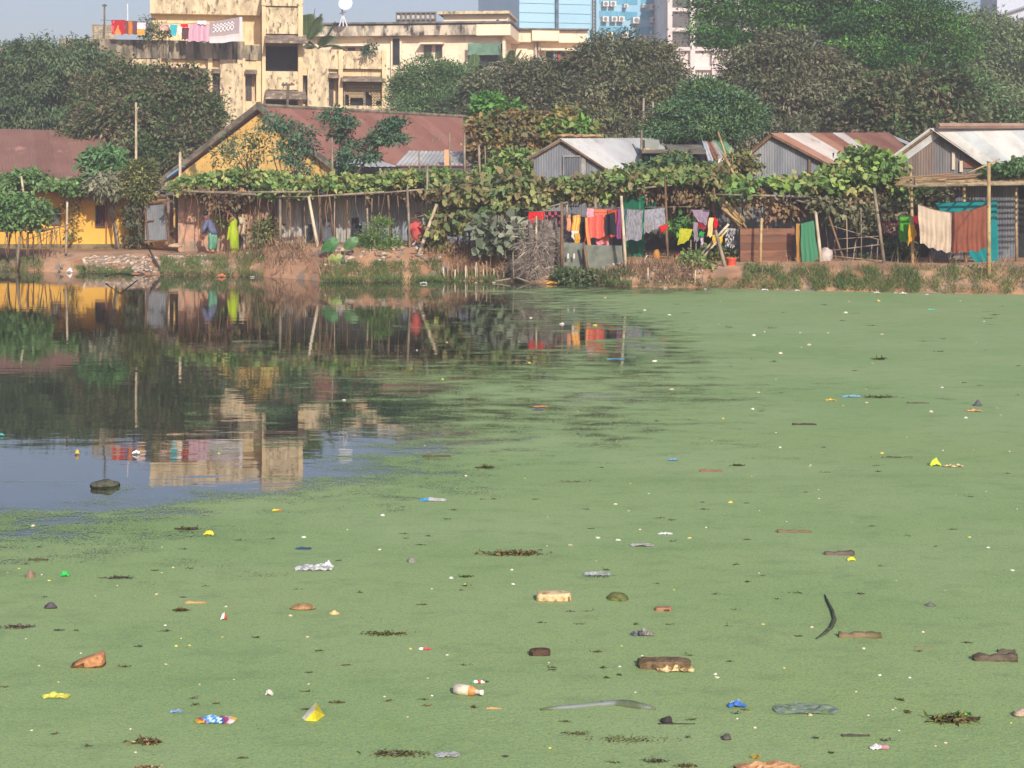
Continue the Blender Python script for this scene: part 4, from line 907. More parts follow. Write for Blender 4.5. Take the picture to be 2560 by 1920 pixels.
mb = MB(); f.box(mb, 1982, 1996, 445, 458, 0, .04); f.box(mb, 2020, 2026, 390, 480, 0, .05); mb.build('plank', mat('brown_plank', C(120, 96, 80, .8)), h)
mb = MB(); roofsheet(mb, P(2205, 332, 58.5), P(2215, 332, 58.7), P(2300, 368, 56), P(2290, 372, 55.8), SILV, seed=2); mb.build('roof_sheet', ROOFTIN, h)
# white-roofed hut
h, A, Lp, Rp, E = gable_hut('grey hut with a broad white sheet roof and a dark rusty grey gable', (2374, 320), (2254, 408), (2524, 424), .5, 50, (2900, 318, 54), (2960, 440, 50.5), [C(216, 220, 218, .72), C(206, 212, 212, .70), C(220, 220, 214, .74)], [C(136, 132, 130, .75), C(124, 122, 122, .75), C(146, 128, 116, .75)], 53, ov=.8)  # gable sheets in dark warm greys
mb = MB(); f = Fac(2400, 49.96, 0); f.box(mb, 2379, 2387, 380, 424, 0, .03); f.box(mb, 2398, 2406, 402, 430, .0, .05); mb.build('plank', mat('pale_wood', C(206, 190, 166, .85)), h)
mb = MB(); f.box(mb, 2408, 2480, 395, 420, 0, .012); mb.build('rusty_panel', mat('rusty_panel', C(136, 92, 72, .8), C(124, 116, 110, .8), sc=1.6), h)
mb = MB(); mb.tube([A+Vector((-.5, -.5, .05)), E+Vector((0, 0, .05))], .1, 6); mb.build('ridge_cap', mat('rusty_ridge', C(166, 138, 122, .85), C(140, 112, 98), sc=2), h)
h = thing('tin_shed', G(2440, 50), 'low corrugated shed wall behind the hanging blankets', 'shed')
mb = MB(); a = P(2326, 640, 49.2); e = P(2546, 640, 49.2); corr(mb, a, e, .4, P(0, 456, 49.2).z, pal=GREYS, seed=61); mb.build('wall', TIN, h)
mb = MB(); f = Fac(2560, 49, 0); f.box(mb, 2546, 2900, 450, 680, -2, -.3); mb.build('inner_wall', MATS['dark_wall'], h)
mb = MB(); f.hood(mb, 2312, 2900, 448, 462, -2.5, .5); mb.build('roof', MATS['grey_awning'], h)
# plank fence
h = thing('plank_fence', G(1917, 47.5), 'rusty brown fence of wide horizontal planks', 'fence')
f = Fac(1917, 47.6, 2)
for k in range(6):
    mb = MB(); y = 571+k*18.2; f.box(mb, 1850, 1986, y, y+17.6, 0, .04+.01*(k % 2)); mb.build('plank', mat('fence_plank_%d' % (k % 3), C(150-14*(k % 3), 104-12*(k % 3), 80-10*(k % 3), .8), C(112, 82, 66, .8), sc=2.4, st=(.3, 1, 2)), h)
for x in (1853, 1983): mb = MB(); f.box(mb, x-3, x+3, 566, 690, -.1, 0); mb.build('post', WOOD, h)
# ---------------------------------------------------------------- creepers, trellises, poles
CREEP = [C(126, 158, 84, K), C(112, 146, 76, K), C(148, 164, 92, K), C(98, 130, 68, K), C(164, 160, 96, K)]
CREEPY = [C(146, 152, 88, K), C(160, 156, 100, K), C(120, 136, 80, K), C(134, 128, 84, K), C(110, 126, 76, K), C(150, 132, 90, K)]
BEAN = [C(108, 146, 82, K), C(92, 130, 70, K), C(124, 154, 96, K)]
DRY = [C(140, 112, 84, K), C(118, 96, 74, K), C(156, 124, 92, K), C(128, 116, 84, K)]
def vine(name, label, lobes, pal, clumps, per, D, bpx, Lw=(.19, .16), sig=(.16, .2, .07), dry=None, stems=0, stem_rng=None, cat='creeper', shape='broad', seed=0, **kw):
    t = thing(name, G(bpx, D), label, cat)
    V, T = cloud(lobes, clumps, per, sig, Lw[0], Lw[1], pal, shape=shape, **kw); leafmesh('foliage', V, T, LEAF, t)
    if dry:
        V, T = cloud(dry[0], dry[1], dry[2], (.1, .15, .14), .13, .08, DRY, shape='broad', droop=1.2, inner=.6); leafmesh('dry_leaves', V, T, LEAFD, t)
    if stems:
        mb = MB(); rn = random.Random(seed+5)
        for k in range(stems):
            x = rn.uniform(stem_rng[0], stem_rng[1]); y0 = stem_rng[2]+rn.uniform(-8, 8); y1 = stem_rng[3]-rn.random()**1.5*(stem_rng[3]-stem_rng[2])*.8; d = D+rn.uniform(-.6, .8)
            p0 = P(x, y0, d); p1 = P(x+rn.uniform(-14, 14), y1, d+rn.uniform(-.2, .2)); m_ = p0.lerp(p1, .5)+Vector((rn.uniform(-.12, .12), rn.uniform(-.1, .1), 0))
            c = rn.choice(DRY); mb.col(c); mb.tube([p0, m_, p1], [.016, .013, .009], 4, cap=False)
        mb.build('stem', TINT, t)
    return t
def band(pts, D, rd=1.0, dD=0):                        # flattened lobes along (px, py, rx, ry)
    return [lob(x, y, rx, ry, D+(dD*i), rd) for i, (x, y, rx, ry) in enumerate(pts)]
vine('gourd_creeper', 'green gourd creeper sprawling over the mud-brick house roof', band([(500, 456, 50, 10), (560, 450, 60, 13), (620, 446, 50, 14), (670, 452, 45, 14), (480, 470, 40, 7)], 57.5, .8), CREEP, 280, 16, 57, 520, Lw=(.16, .13), dry=(band([(520, 478, 70, 10), (600, 480, 70, 12), (560, 505, 60, 18)], 57, .6), 90, 14), stems=20, stem_rng=(470, 700, 478, 620), seed=1)
vine('gourd_creeper', 'long bright green gourd creeper on the trellis before the tin hut', band([(700, 468, 45, 16), (760, 470, 50, 18), (810, 460, 40, 14), (860, 458, 50, 14), (920, 462, 60, 14), (980, 455, 60, 16), (1040, 446, 60, 16), (1100, 446, 60, 16), (1160, 452, 60, 16), (720, 484, 60, 8), (880, 478, 60, 8)], 54.2, .75), CREEP, 430, 15, 53, 800, Lw=(.16, .13), dry=(band([(1010, 474, 60, 10), (1060, 478, 60, 12)], 54.2, .5), 50, 14), stems=13, stem_rng=(690, 1090, 480, 640), seed=2)
vine('gourd_creeper', 'broad hanging gourd creeper with large grey-green leaves by the red washing', band([(1130, 480, 60, 26), (1180, 490, 70, 34), (1240, 480, 70, 32), (1290, 460, 60, 26), (1180, 540, 70, 30), (1240, 530, 70, 28), (1300, 500, 70, 28), (1120, 560, 40, 26), (1370, 488, 50, 16), (1400, 470, 40, 14)], 51, .9), CREEPY+[C(112, 140, 88, K)], 330, 16, 51, 1200, Lw=(.2, .16), droop=.7, up=.3, stems=40, stem_rng=(1090, 1330, 520, 660), seed=3)
vine('big_leaf_shrub', 'shrub with round grey-green leaves above the bank stakes', band([(1240, 570, 50, 26), (1290, 580, 45, 24), (1260, 610, 50, 22), (1310, 600, 30, 24), (1220, 590, 30, 20)], 49.5, .5), [C(136, 146, 122, K), C(118, 132, 104, K), C(150, 152, 130, K)], 70, 12, 49.5, 1270, Lw=(.26, .2), cat='shrub', droop=.3, stems=10, stem_rng=(1225, 1310, 590, 690), seed=4)
vine('gourd_creeper', 'yellow-green gourd creeper over the washing lines in front of the silver-roofed hut', band([(1440, 470, 50, 18), (1500, 458, 60, 16), (1560, 452, 60, 16), (1480, 490, 60, 16), (1620, 448, 60, 14), (1680, 444, 60, 14), (1740, 446, 60, 14), (1790, 452, 50, 20), (1800, 490, 30, 24), (1560, 474, 60, 10)], 50.5, 1.1), CREEPY+CREEP[:2], 370, 15, 50.5, 1600, Lw=(.17, .14), dry=(band([(1620, 480, 60, 20), (1700, 480, 60, 26), (1750, 496, 34, 22)], 50.3, .6), 120, 16), stems=40, stem_rng=(1600, 1790, 480, 600), seed=5)
vine('gourd_creeper', 'dense creeper bulging with bright leaves between the rusty-roofed and white-roofed huts', band([(1870, 470, 50, 14), (1940, 466, 60, 14), (2010, 460, 60, 18), (2070, 446, 50, 18), (2130, 430, 50, 30), (2180, 436, 50, 30), (2225, 455, 40, 24), (2160, 392, 36, 18), (2205, 408, 34, 18), (2260, 480, 50, 26), (2110, 470, 60, 18)], 49, 1.2), CREEP+[C(140, 170, 80, K)], 440, 15, 49, 2120, Lw=(.17, .14), dry=(band([(1900, 490, 60, 14), (1960, 520, 60, 24), (2130, 500, 60, 34), (2200, 510, 60, 34)], 48.8, .7), 190, 16), stems=46, stem_rng=(1880, 2280, 490, 660), seed=6)
vine('hanging_creeper', 'dull grey-green creeper hanging under the edge of the trellis by the drying frames', band([(2070, 520, 45, 26), (2120, 530, 50, 36), (2180, 530, 50, 36), (2230, 530, 40, 34), (2050, 500, 40, 20), (2160, 560, 40, 20), (2290, 510, 40, 34), (2340, 490, 40, 20)], 48.4, .5), [C(120, 122, 88, K), C(104, 110, 78, K), C(136, 134, 100, K)], 330, 13, 48.4, 2150, Lw=(.14, .1), droop=.9)
vine('bean_creeper', 'bushy green bean creeper on the rickety trellis before the small yellow house', band([(-15, 498, 55, 20), (45, 508, 42, 20), (92, 526, 30, 18), (25, 540, 50, 18), (85, 546, 32, 14), (-50, 540, 55, 24), (-5, 560, 50, 14), (60, 562, 36, 10)], 55.5, .8), BEAN, 260, 24, 55.5, 40, Lw=(.12, .09), sig=(.14, .2, .09), stems=34, stem_rng=(-60, 150, 570, 650), seed=8)
vine('roof_creeper', 'green creeper spread over the eave of the small yellow house', band([(30, 455, 50, 14), (75, 445, 30, 16), (130, 462, 50, 9), (200, 462, 40, 12), (0, 470, 40, 10), (190, 478, 24, 14)], 59.6, 1), BEAN+[C(120, 150, 90, K)], 240, 18, 59.6, 100, Lw=(.15, .1))
vine('wall_creeper', 'thin creeper climbing the corner of the small yellow house', band([(178, 510, 16, 20), (184, 545, 12, 26), (180, 590, 10, 18)], 59.8, .15), DRY+OLIVE, 30, 12, 59.6, 180, Lw=(.1, .06))
vine('wall_creeper', 'dark creeper draped on the end wall beside the tin gate', band([(338, 520, 22, 18), (330, 550, 14, 20), (345, 600, 18, 16)], 59.2, .3), [C(70, 80, 52, K), C(90, 92, 62, K)], 80, 14, 59.2, 338, Lw=(.12, .07), droop=1)
vine('wall_creeper', 'green creeper hanging over the woman in lime on the mud-brick wall', band([(575, 500, 14, 18), (560, 540, 12, 26), (590, 490, 16, 10)], 57.9, .2), OLIVE+CREEP, 45, 14, 57.9, 575, Lw=(.13, .09), droop=1)
vine('bank_bush', 'straggly green bush with dry stems in front of the cream-shirted person', band([(652, 590, 10, 22), (658, 622, 16, 26), (640, 655, 14, 16), (668, 570, 12, 26), (672, 650, 18, 20)], 54.5, .4), OLIVE+[C(112, 124, 84, K)], 150, 14, 54.5, 645, Lw=(.11, .06), stems=16, stem_rng=(610, 700, 540, 680), seed=11, cat='bush')
vine('feathery_bush', 'feathery green bush between the elephant-ear leaves and the red-shirted person', band([(940, 600, 34, 30), (970, 620, 36, 34), (925, 630, 30, 34), (985, 645, 30, 22), (950, 570, 20, 22), (950, 655, 40, 18)], 51.5, .6), [C(104, 136, 66, K), C(90, 122, 62, K), C(124, 148, 80, K)], 200, 30, 51.5, 950, Lw=(.12, .03), shape='slim', cat='bush', droop=-.5)
vine('climbing_bean', 'narrow bean plant climbing beside the pale leaning pole', band([(1098, 560, 14, 26), (1096, 600, 12, 30), (1094, 650, 12, 24), (1106, 530, 18, 18)], 51.2, .3), CREEP, 90, 12, 51, 1085, Lw=(.14, .1), cat='plant')
vine('bank_bush', 'dark green bush at the foot of the leaning metal sheets', band([(1430, 700, 26, 16), (1455, 705, 28, 14), (1480, 695, 20, 12), (1415, 690, 12, 16)], 47.6, .4), [C(84, 106, 62, K), C(70, 90, 54, K), C(110, 120, 76, K)], 150, 16, 47.6, 1445, Lw=(.11, .06), cat='bush')
vine('bank_bush', 'sparse grassy bush beside the dark green one at the metal sheets', band([(1520, 696, 26, 14), (1550, 690, 20, 16), (1500, 705, 20, 10)], 47.3, .4), [C(116, 122, 80, K), C(98, 108, 70, K), C(140, 130, 96, K)], 110, 14, 47.3, 1525, Lw=(.14, .03), shape='slim', cat='bush', droop=-.5)
vine('bank_bush', 'fresh green bush on the bank beside the leaning bamboo', band([(1750, 665, 18, 14), (1735, 690, 16, 14), (1765, 685, 16, 12), (1725, 645, 10, 14)], 47.4, .4), [C(128, 152, 84, K), C(108, 134, 72, K)], 90, 14, 47.4, 1748, Lw=(.13, .06), cat='bush')
vine('bank_bush', 'small light-green plant behind the lime cloth', band([(1700, 570, 24, 16), (1690, 560, 16, 12), (1715, 578, 14, 10)], 50, .3), LIME, 34, 12, 50, 1700, Lw=(.18, .1), cat='plant')
vine('bank_bush', 'yellow-green creeper tangle around the leaning bamboo', band([(1780, 625, 24, 8), (1800, 640, 14, 10), (1765, 640, 14, 8)], 48.2, .3), OLIVE+LIME[:1], 40, 12, 48.2, 1780, Lw=(.13, .08), cat='plant')
vine('bank_bush', 'dense grass-green shrub on the bank between the two bamboo rack posts', band([(2390, 700, 40, 18), (2420, 705, 36, 16), (2360, 710, 30, 12)], 45, .5), [C(78, 112, 60, K), C(96, 124, 70, K), C(66, 96, 54, K)], 220, 16, 45, 2390, Lw=(.12, .05), cat='bush', droop=-.2)
vine('bank_bush', 'dry brown-green shrub behind the last rack post', band([(2510, 705, 50, 20), (2560, 700, 40, 22), (2460, 700, 20, 16)], 45, .5), DRY+OLIVE, 200, 14, 45, 2520, Lw=(.12, .05), cat='bush', droop=-.2)
vine('bank_bush', 'leafy low plants behind the drying frames', band([(2170, 660, 20, 10), (2190, 668, 18, 10), (2250, 640, 20, 26), (2240, 600, 16, 20)], 48, .4), [C(92, 116, 70, K), C(70, 92, 56, K)], 90, 14, 48, 2200, Lw=(.14, .09), cat='plant')
vine('roof_creeper', 'dark glossy creeper between the silver roof and the teal-walled shack', band([(1590, 430, 50, 12), (1640, 422, 40, 16), (1690, 410, 30, 22), (1720, 425, 30, 16), (1770, 430, 26, 16), (1560, 440, 40, 8)], 53.4, .6), [C(72, 110, 82, K), C(96, 128, 78, K), C(128, 140, 84, K), C(112, 132, 70, K)], 260, 16, 53.4, 1650, Lw=(.17, .11))
vine('roof_creeper', 'creeper edging the low side roof of the rusty-roofed hut', band([(1800, 435, 22, 12), (1830, 412, 24, 12), (1852, 396, 18, 10), (1870, 420, 16, 10), (1785, 455, 20, 16)], 51.3, .3), CREEPY, 110, 14, 51.3, 1820, Lw=(.16, .1))
vine('roof_creeper', 'small creeper with green leaves on the lean-to edge left of the silver-roofed hut'.replace('left of', 'near'), band([(1290, 390, 40, 10), (1330, 394, 28, 10), (1250, 420, 30, 14), (1300, 430, 40, 16), (1230, 440, 30, 14)], 56, .5), CREEP, 180, 14, 56, 1290, Lw=(.18, .12))
vine('roof_creeper', 'creeper with a few green sprays on the bamboo rack roof', band([(2540, 425, 40, 9), (2500, 430, 30, 8), (2560, 415, 30, 10)], 46.5, .6), [C(96, 130, 72, K), C(80, 112, 66, K)], 90, 14, 46.5, 2530, Lw=(.14, .09))

def pole(mb, x0, y0, x1, y1, D, r, D1=None): mb.tube([P(x0, y0, D), P((x0+x1)/2+random.uniform(-1.2, 1.2), (y0+y1)/2, (D+(D1 or D))/2), P(x1, y1, D1 or D)], [r*.85, r, r*1.05], 6)
def trellis(label, base, D, posts, beams, m=BAMBG, name='bamboo_trellis'):
    t = thing(name, G(base, D), label, 'trellis')
    for a in posts: mb = MB(); pole(mb, *a[:6]); mb.build('post', a[6] if len(a) > 6 else m, t, smooth=True)
    for a in beams: mb = MB(); pole(mb, *a[:6], *a[6:]); mb.build('beam', m, t, smooth=True)
trellis('long bamboo trellis carrying the creeper before the tin hut', 880, 52.6,
        [(771, 490, 803, 662, 52, .055, BAMBP), (800, 488, 804, 606, 53.6, .035, WOOD), (823, 488, 832, 590, 53.4, .035, WOOD), (837, 490, 836, 628, 52.6, .025), (761, 488, 761, 602, 54, .02, WOOD), (700, 490, 701, 606, 53, .05), (918, 520, 918, 606, 53, .035), (947, 490, 946, 605, 53.5, .03, WOOD), (970, 488, 979, 600, 53.5, .045, WOOD), (1018, 470, 1026, 660, 51.4, .045), (1069, 410, 1066, 660, 52, .04), (1100, 565, 1089, 640, 51.5, .03), (1172, 520, 1174, 640, 52, .03), (868, 500, 866, 606, 53.6, .025, WOOD), (930, 495, 926, 606, 53.6, .03, WOOD)],
        [(595, 481, 780, 479, 52.6, .04), (757, 493, 960, 480, 52.3, .04), (960, 482, 1100, 470, 52.3, .035), (690, 494, 820, 490, 53, .03), (1020, 548, 1100, 528, 51.5, .018), (1010, 612, 1060, 608, 51.6, .03), (1000, 621, 1070, 619, 51.5, .03)])
mb = MB(); pole(mb, 1092, 510, 1036, 668, 50.6, .06); mb.build('bamboo_pole', BAMBP, None, smooth=True, label='thick pale leaning pole beside the red-shirted person', cat='pole')
STK = 'thin upright stick rising out of the creeper before the brown roof'
for k, (x0, y0, x1, y1, D, r) in enumerate(((830, 344, 833, 470, 54, .035), (1047, 376, 1050, 434, 54, .03), (1161, 334, 1163, 440, 54, .045), (1197, 362, 1201, 446, 54, .045), (950, 420, 951, 450, 54, .04), (962, 428, 964, 450, 54, .035), (1212, 365, 1213, 420, 55, .025), (866, 430, 869, 460, 54.5, .035), (814, 430, 816, 455, 54.5, .04), (1064, 425, 1066, 450, 54, .02))):
    mb = MB(); pole(mb, x0, y0, x1, y1, D, r); mb.build('garden_stick', BAMBG, None, smooth=True, label=STK, cat='stick', group='sticks rising out of the creeper')
mb = MB(); pole(mb, 1124, 333, 1126, 420, 56, .03); y = 0
mb.tube([P(1080, 353, 56), P(1110, 338, 56)], .012, 4)
for k in range(6): mb.tube([P(1080+k*6, 360-k*3, 56), P(1082+k*6, 344-k*3, 56)], .008, 4)
mb.build('tv_antenna', BAMBG, None, label='rooftop television aerial of thin rods before the brown roof', cat='antenna')
trellis('bamboo trellis and washing frame under the yellow-green creeper', 1550, 49.3,
        [(1405, 505, 1405, 712, 48.2, .05, WOOD), (1417, 505, 1416, 545, 48.6, .04), (1341, 540, 1338, 690, 48.6, .03, BAMBP), (1282, 630, 1284, 697, 48.4, .025), (1553, 490, 1566, 700, 47.4, .05, BAMBP), (1459, 605, 1470, 690, 48, .045, WOOD), (1487, 490, 1488, 545, 49.5, .05), (1662, 440, 1672, 690, 48.6, .035, WOOD), (1664, 560, 1674, 672, 48.5, .04, WOOD), (1784, 470, 1786, 640, 49.5, .06, WOOD), (1727, 600, 1728, 670, 49, .03), (1740, 590, 1741, 660, 49, .03)],
        [(1370, 518, 1420, 505, 48.5, .03), (1540, 478, 1680, 462, 49.5, .035), (1480, 520, 1780, 516, 50, .012), (1420, 500, 1560, 486, 50, .03), (1640, 470, 1700, 455, 49.8, .03)])
trellis('bamboo trellis under the bulging creeper beside the plank fence', 2050, 48.5,
        [(1904, 545, 1901, 672, 47.0, .045, BAMB), (2039, 530, 2055, 682, 46.9, .05, BAMBP), (2185, 470, 2214, 685, 46.4, .05), (2072, 540, 2120, 680, 47.4, .035, WOOD), (2116, 540, 2118, 670, 47.6, .02), (2152, 520, 2153, 670, 47.6, .02), (2180, 610, 2172, 675, 47.6, .018), (2085, 600, 2090, 680, 47.6, .03, WOOD), (2140, 600, 2130, 680, 47.6, .02), (2195, 600, 2192, 660, 47.4, .018)],
        [(1790, 486, 2040, 492, 48, .035), (1970, 484, 2150, 462, 48.4, .03), (2070, 562, 2200, 600, 47.6, .015), (2080, 626, 2210, 610, 47.3, .02), (2080, 640, 2290, 660, 47.3, .02), (2090, 598, 2200, 590, 47.6, .014), (1990, 500, 2090, 530, 48, .03)])
t = thing('bamboo_rack', G(2380, 46), 'flat bamboo rack roof on tall poles over the hanging blankets', 'rack')
for a in ((2277, 430, 2282, 708, 46.2, .05), (2472, 408, 2472, 737, 43.9, .06), (2410, 455, 2415, 672, 47, .05), (2540, 470, 2541, 660, 47, .04)): mb = MB(); pole(mb, *a); mb.build('post', BAMB, t, smooth=True)
for k in range(11):
    d = 45+k*.28; y = 462-k*1.9+random.uniform(-1, 1)
    mb = MB(); pole(mb, 2238+random.uniform(-4, 24), y+4, 2720, y-5, d, .032+.008*(k % 3 == 0)); mb.build('roof_bamboo', BAMB if k % 3 else BAMBG, t, smooth=True)
for x in (2290, 2360, 2440, 2480, 2520): mb = MB(); pole(mb, x, 462, x+random.uniform(-10, 10), 446, 45, .03, 47.8); mb.build('crossbar', BAMBG, t, smooth=True)
for k in range(6): mb = MB(); pole(mb, 2250+k*40, 445+random.uniform(-4, 3), 2380+k*45, 438+random.uniform(-4, 4), 46+k*.3, .03); mb.build('dry_branch', mat('dry_branch', C(150, 118, 90, .8)), t)
mb = MB(); pole(mb, 2412, 436, 2500, 398, 45, .025); mb.build('bamboo_pole', BAMB, None, smooth=True, label='thin bamboo slanting up from the rack roof', cat='pole')
for k, (a, lb) in enumerate((((2340, 690, 2372, 660, 45.6, .03), 'short pale stick lying on the bank by the bamboo rack'), ((2352, 668, 2392, 630, 47.5, .03), 'grey stick leaning behind the blankets'), ((2360, 680, 2398, 640, 47.2, .025), 'second thinner stick leaning behind the blankets'), ((2238, 690, 2272, 678, 46.2, .03), 'grey stick lying on the grass by the rack post'), ((2326, 640, 2336, 672, 47.6, .04), 'short dark post stub under the cream blanket'))):
    mb = MB(); pole(mb, *a); mb.build('stick', BAMBG, None, smooth=True, label=lb, cat='stick')
trellis('rickety bean trellis of thin sticks beside the small yellow house', 60, 55.2,
        [(50, 590, 43, 668, 54.6, .05, BAMBG), (168, 505, 165, 634, 56, .045, BAMBP), (70, 580, 72, 645, 56, .03, WOOD), (85, 585, 84, 645, 55.5, .02, WOOD), (100, 580, 108, 640, 55.8, .02, WOOD), (118, 580, 112, 640, 55.6, .02, WOOD), (148, 560, 152, 620, 56, .015, WOOD), (25, 585, 20, 640, 56, .03, WOOD), (128, 575, 124, 632, 55.8, .018, WOOD)],
        [(100, 580, 172, 562, 55.6, .025), (-40, 580, 130, 572, 55.4, .03), (60, 600, 130, 580, 55.4, .015), (80, 620, 140, 575, 55.6, .012), (-60, 520, 160, 535, 56.4, .03)], m=WOOD)
mb = MB(); pole(mb, 53, 440, 60, 490, 57, .04); mb.build('bamboo_pole', BAMBP, None, smooth=True, label='short pale pole poking through the eave creeper of the yellow house', cat='pole')
# poles by the mud house
trellis('low pole frame along the creeper edge of the mud-brick house', 540, 56.4,
        [(606, 535, 612, 640, 57.2, .05, BAMBP), (648, 480, 650, 620, 57, .03, WOOD), (680, 490, 684, 600, 56.6, .03, WOOD)],
        [(455, 478, 640, 484, 56.2, .05), (560, 482, 700, 490, 56, .045)])
for a, lb in (((618, 630, 633, 676, 53.5, .06), 'thick pale stake leaning at the water by the straggly bush'), ((604, 640, 604, 692, 53.2, .035), 'thin brown upright stick in the water beside the grassy bank'), ((700, 590, 724, 640, 53.5, .05), 'grey stick leaning on the earth bank below the tin hut'), ((884, 612, 900, 665, 51.5, .055), 'grey stump-like stick between the elephant-ear leaves and the feathery bush'), ((936, 600, 941, 670, 51.2, .03), 'thin stick standing in the feathery bush'), ((730, 600, 732, 640, 53, .03), 'short pale stick stuck in the orange earth bank')):
    mb = MB(); pole(mb, *a); mb.build('stake', BAMBP if 'pale' in lb else BAMBG, None, smooth=True, label=lb, cat='stake')
# sticks at the water by the path
mb = MB(); mb.tube([P(372, 622, 55), P(386, 648, 53.8), P(405, 682, 52.9)], [.03, .04, .045], 6); mb.build('branch', BARK, None, smooth=True, label='dark crooked branch standing out of the rubble heap by the water', cat='branch')
mb = MB(); mb.tube([W(265, 690, .12), W(300, 684, .3), W(345, 690, .06)], [.03, .03, .015], 6); mb.build('branch', BARK, None, smooth=True, label='thin bent branch lying over the rubble heap', cat='branch')
for a, lb in (((208, 646, 214, 664, 53.8, .06), 'short pale stump standing on the orange slope'), ((147, 655, 155, 674, 54.2, .05), 'slanted grey stump at the edge of the orange slope')):
    mb = MB(); pole(mb, *a); mb.build('stump', BAMBP if 'pale' in lb else BAMBG, None, smooth=True, label=lb, cat='stump')
# stakes along the bank
rn = random.Random(4); SL = 'short weathered stake driven in a row along the muddy bank edge'
for k in range(26):
    x = 1112+k*8.2+rn.uniform(-2.5, 2.5); D = shoreD(x)+.12+rn.uniform(-.1, .12); h_ = rn.uniform(.28, .62); b0 = Vector(((x-CX)*D/F, D, -.1))
    mb = MB(); mb.tube([b0, b0+Vector((rn.uniform(-.05, .05), .02, h_+.1))], [.03, .024], 6); mb.build('bank_stake', (BAMBP, BAMBG, WOOD)[k % 3], None, smooth=True, label=SL, cat='stake', group='stakes along the muddy bank')
for k in range(12):
    x = 1560+k*19+rn.uniform(-6, 6); D = shoreD(x)+.15+rn.uniform(-.1, .3); h_ = rn.uniform(.25, .55); b0 = Vector(((x-CX)*D/F, D, -.1))
    mb = MB(); mb.tube([b0, b0+Vector((rn.uniform(-.08, .08), .02, h_+.1))], [.03, .024], 6); mb.build('bank_stake', (BAMBP, BAMBG, WOOD)[k % 3], None, smooth=True, label='short stake at the waterline before the washing lines', cat='stake', group='stakes before the washing lines')
for a, lb in (((1735, 655, 1822, 560, 47.8, .035), 'long bamboo leaning up to the plank fence'), ((1742, 660, 1818, 575, 47.6, .03), 'thinner bamboo beside the long one leaning to the plank fence'), ((1788, 575, 1826, 712, 47, .06), 'dark weathered post leaning over the red bucket'), ((1645, 655, 1646, 680, 48.2, .05), 'short white-topped post on the orange bank'), ((1672, 655, 1676, 682, 48, .055), 'stubby white post beside the red jug'), ((1640, 682, 1680, 690, 46.8, .05), 'grey log lying on the bank edge by the brushwood'), ((1720, 694, 1850, 714, 46.4, .05), 'long grey plank sloping down the bank to the water'), ((1230, 705, 1290, 694, 48.6, .03), 'thin branch floating by the bank stakes'), ((1290, 693, 1330, 708, 48.2, .025), 'forked branch crossing another by the bank stakes'), ((1645, 690, 1648, 716, 46.6, .045), 'short dark post at the waterline under the grey log')):
    mb = MB(); pole(mb, *a); mb.build('bamboo_pole' if 'bamboo' in lb else 'post' if 'post' in lb else 'log', BAMBP if 'white' in lb or 'bamboo' in lb else BAMBG, None, smooth=True, label=lb, cat='pole' if 'bamboo' in lb else 'post' if 'post' in lb else 'log')
for a, lb in (((1808, 385, 1858, 478, 50.2, .05), 'long golden bamboo propped against the rusty-roofed hut'), ((1795, 330, 1830, 440, 52.5, .035), 'thin bamboo slanting behind the long golden one')):
    mb = MB(); pole(mb, *a); mb.build('bamboo_pole', BAMB, None, smooth=True, label=lb, cat='pole')
for k in range(13):
    rnx = rn.uniform(0, 1); x0 = 1800+rn.uniform(0, 34); y0 = 462+rn.uniform(-14, 60); x1 = x0+rn.uniform(30, 60); y1 = y0+rn.uniform(40, 78)
    mb = MB(); pole(mb, x0, y0, x1, y1, 48.7+rn.uniform(-.3, .3), rn.uniform(.03, .055)); mb.build('cut_bamboo', BAMB, None, smooth=True, label='cut bamboo length in the broken bundle by the plank fence', cat='bamboo', group='broken bamboo bundle')
# elephant-ear plant
t = thing('elephant_ear_plant', G(836, 51), 'elephant-ear plant with three big leaves at the water', 'plant')
def bigleaf(out, mid, colr):
    """heart-shaped leaf: outline in photo pixels round its stalk point, cupped in depth"""
    mb = MB().col(colr); c = P(*mid, 49.9); n = len(out); pts = []
    for k, (x, y) in enumerate(out):
        x2, y2 = out[(k+1) % n]
        for q in (0, .5): px = x+(x2-x)*q; py = y+(y2-y)*q; d = math.hypot(px-mid[0], py-mid[1]); pts.append(P(px+(px-mid[0])*.06*(q > 0), py+(py-mid[1])*.06*(q > 0), 49.9)+Vector((0, .006*d-.2*abs(math.sin(k*1.1))*.2, 0)))
    m_ = len(pts); half = [c.lerp(q, .5)+Vector((0, -.02+.02*(k % 2), 0)) for k, q in enumerate(pts)]
    fs = [(0, 1+k, 1+(k+1) % m_) for k in range(m_)]+[(1+k, 1+m_+k, 1+m_+(k+1) % m_, 1+(k+1) % m_) for k in range(m_)]
    mb.add([c]+half+pts, fs, None)
    for i_ in range(len(mb.t)): mb.t[i_] = tuple(v*(1+.14*math.sin(i_*1.9)) for v in colr)
    mb.build('leaf', mat('waxy_leaf', WHITE, tint=True, rough=.5, spec=.35, transl=.3), t, smooth=True)
bigleaf([(801, 629), (806, 612), (820, 598), (836, 593), (846, 600), (844, 612), (838, 624), (822, 630)], (832, 612), C(88, 142, 82, .85))
bigleaf([(857, 621), (862, 604), (875, 594), (890, 592), (896, 601), (890, 612), (884, 622), (870, 625)], (880, 607), C(104, 148, 94, .85))
bigleaf([(838, 641), (830, 634), (821, 642), (819, 658), (823, 676), (836, 668), (852, 656), (857, 644), (852, 635), (845, 634)], (838, 648), C(164, 178, 100, .9))
bigleaf([(856, 640), (863, 650), (864, 664), (859, 672), (854, 662), (853, 650)], (858, 654), C(72, 108, 84, .8))
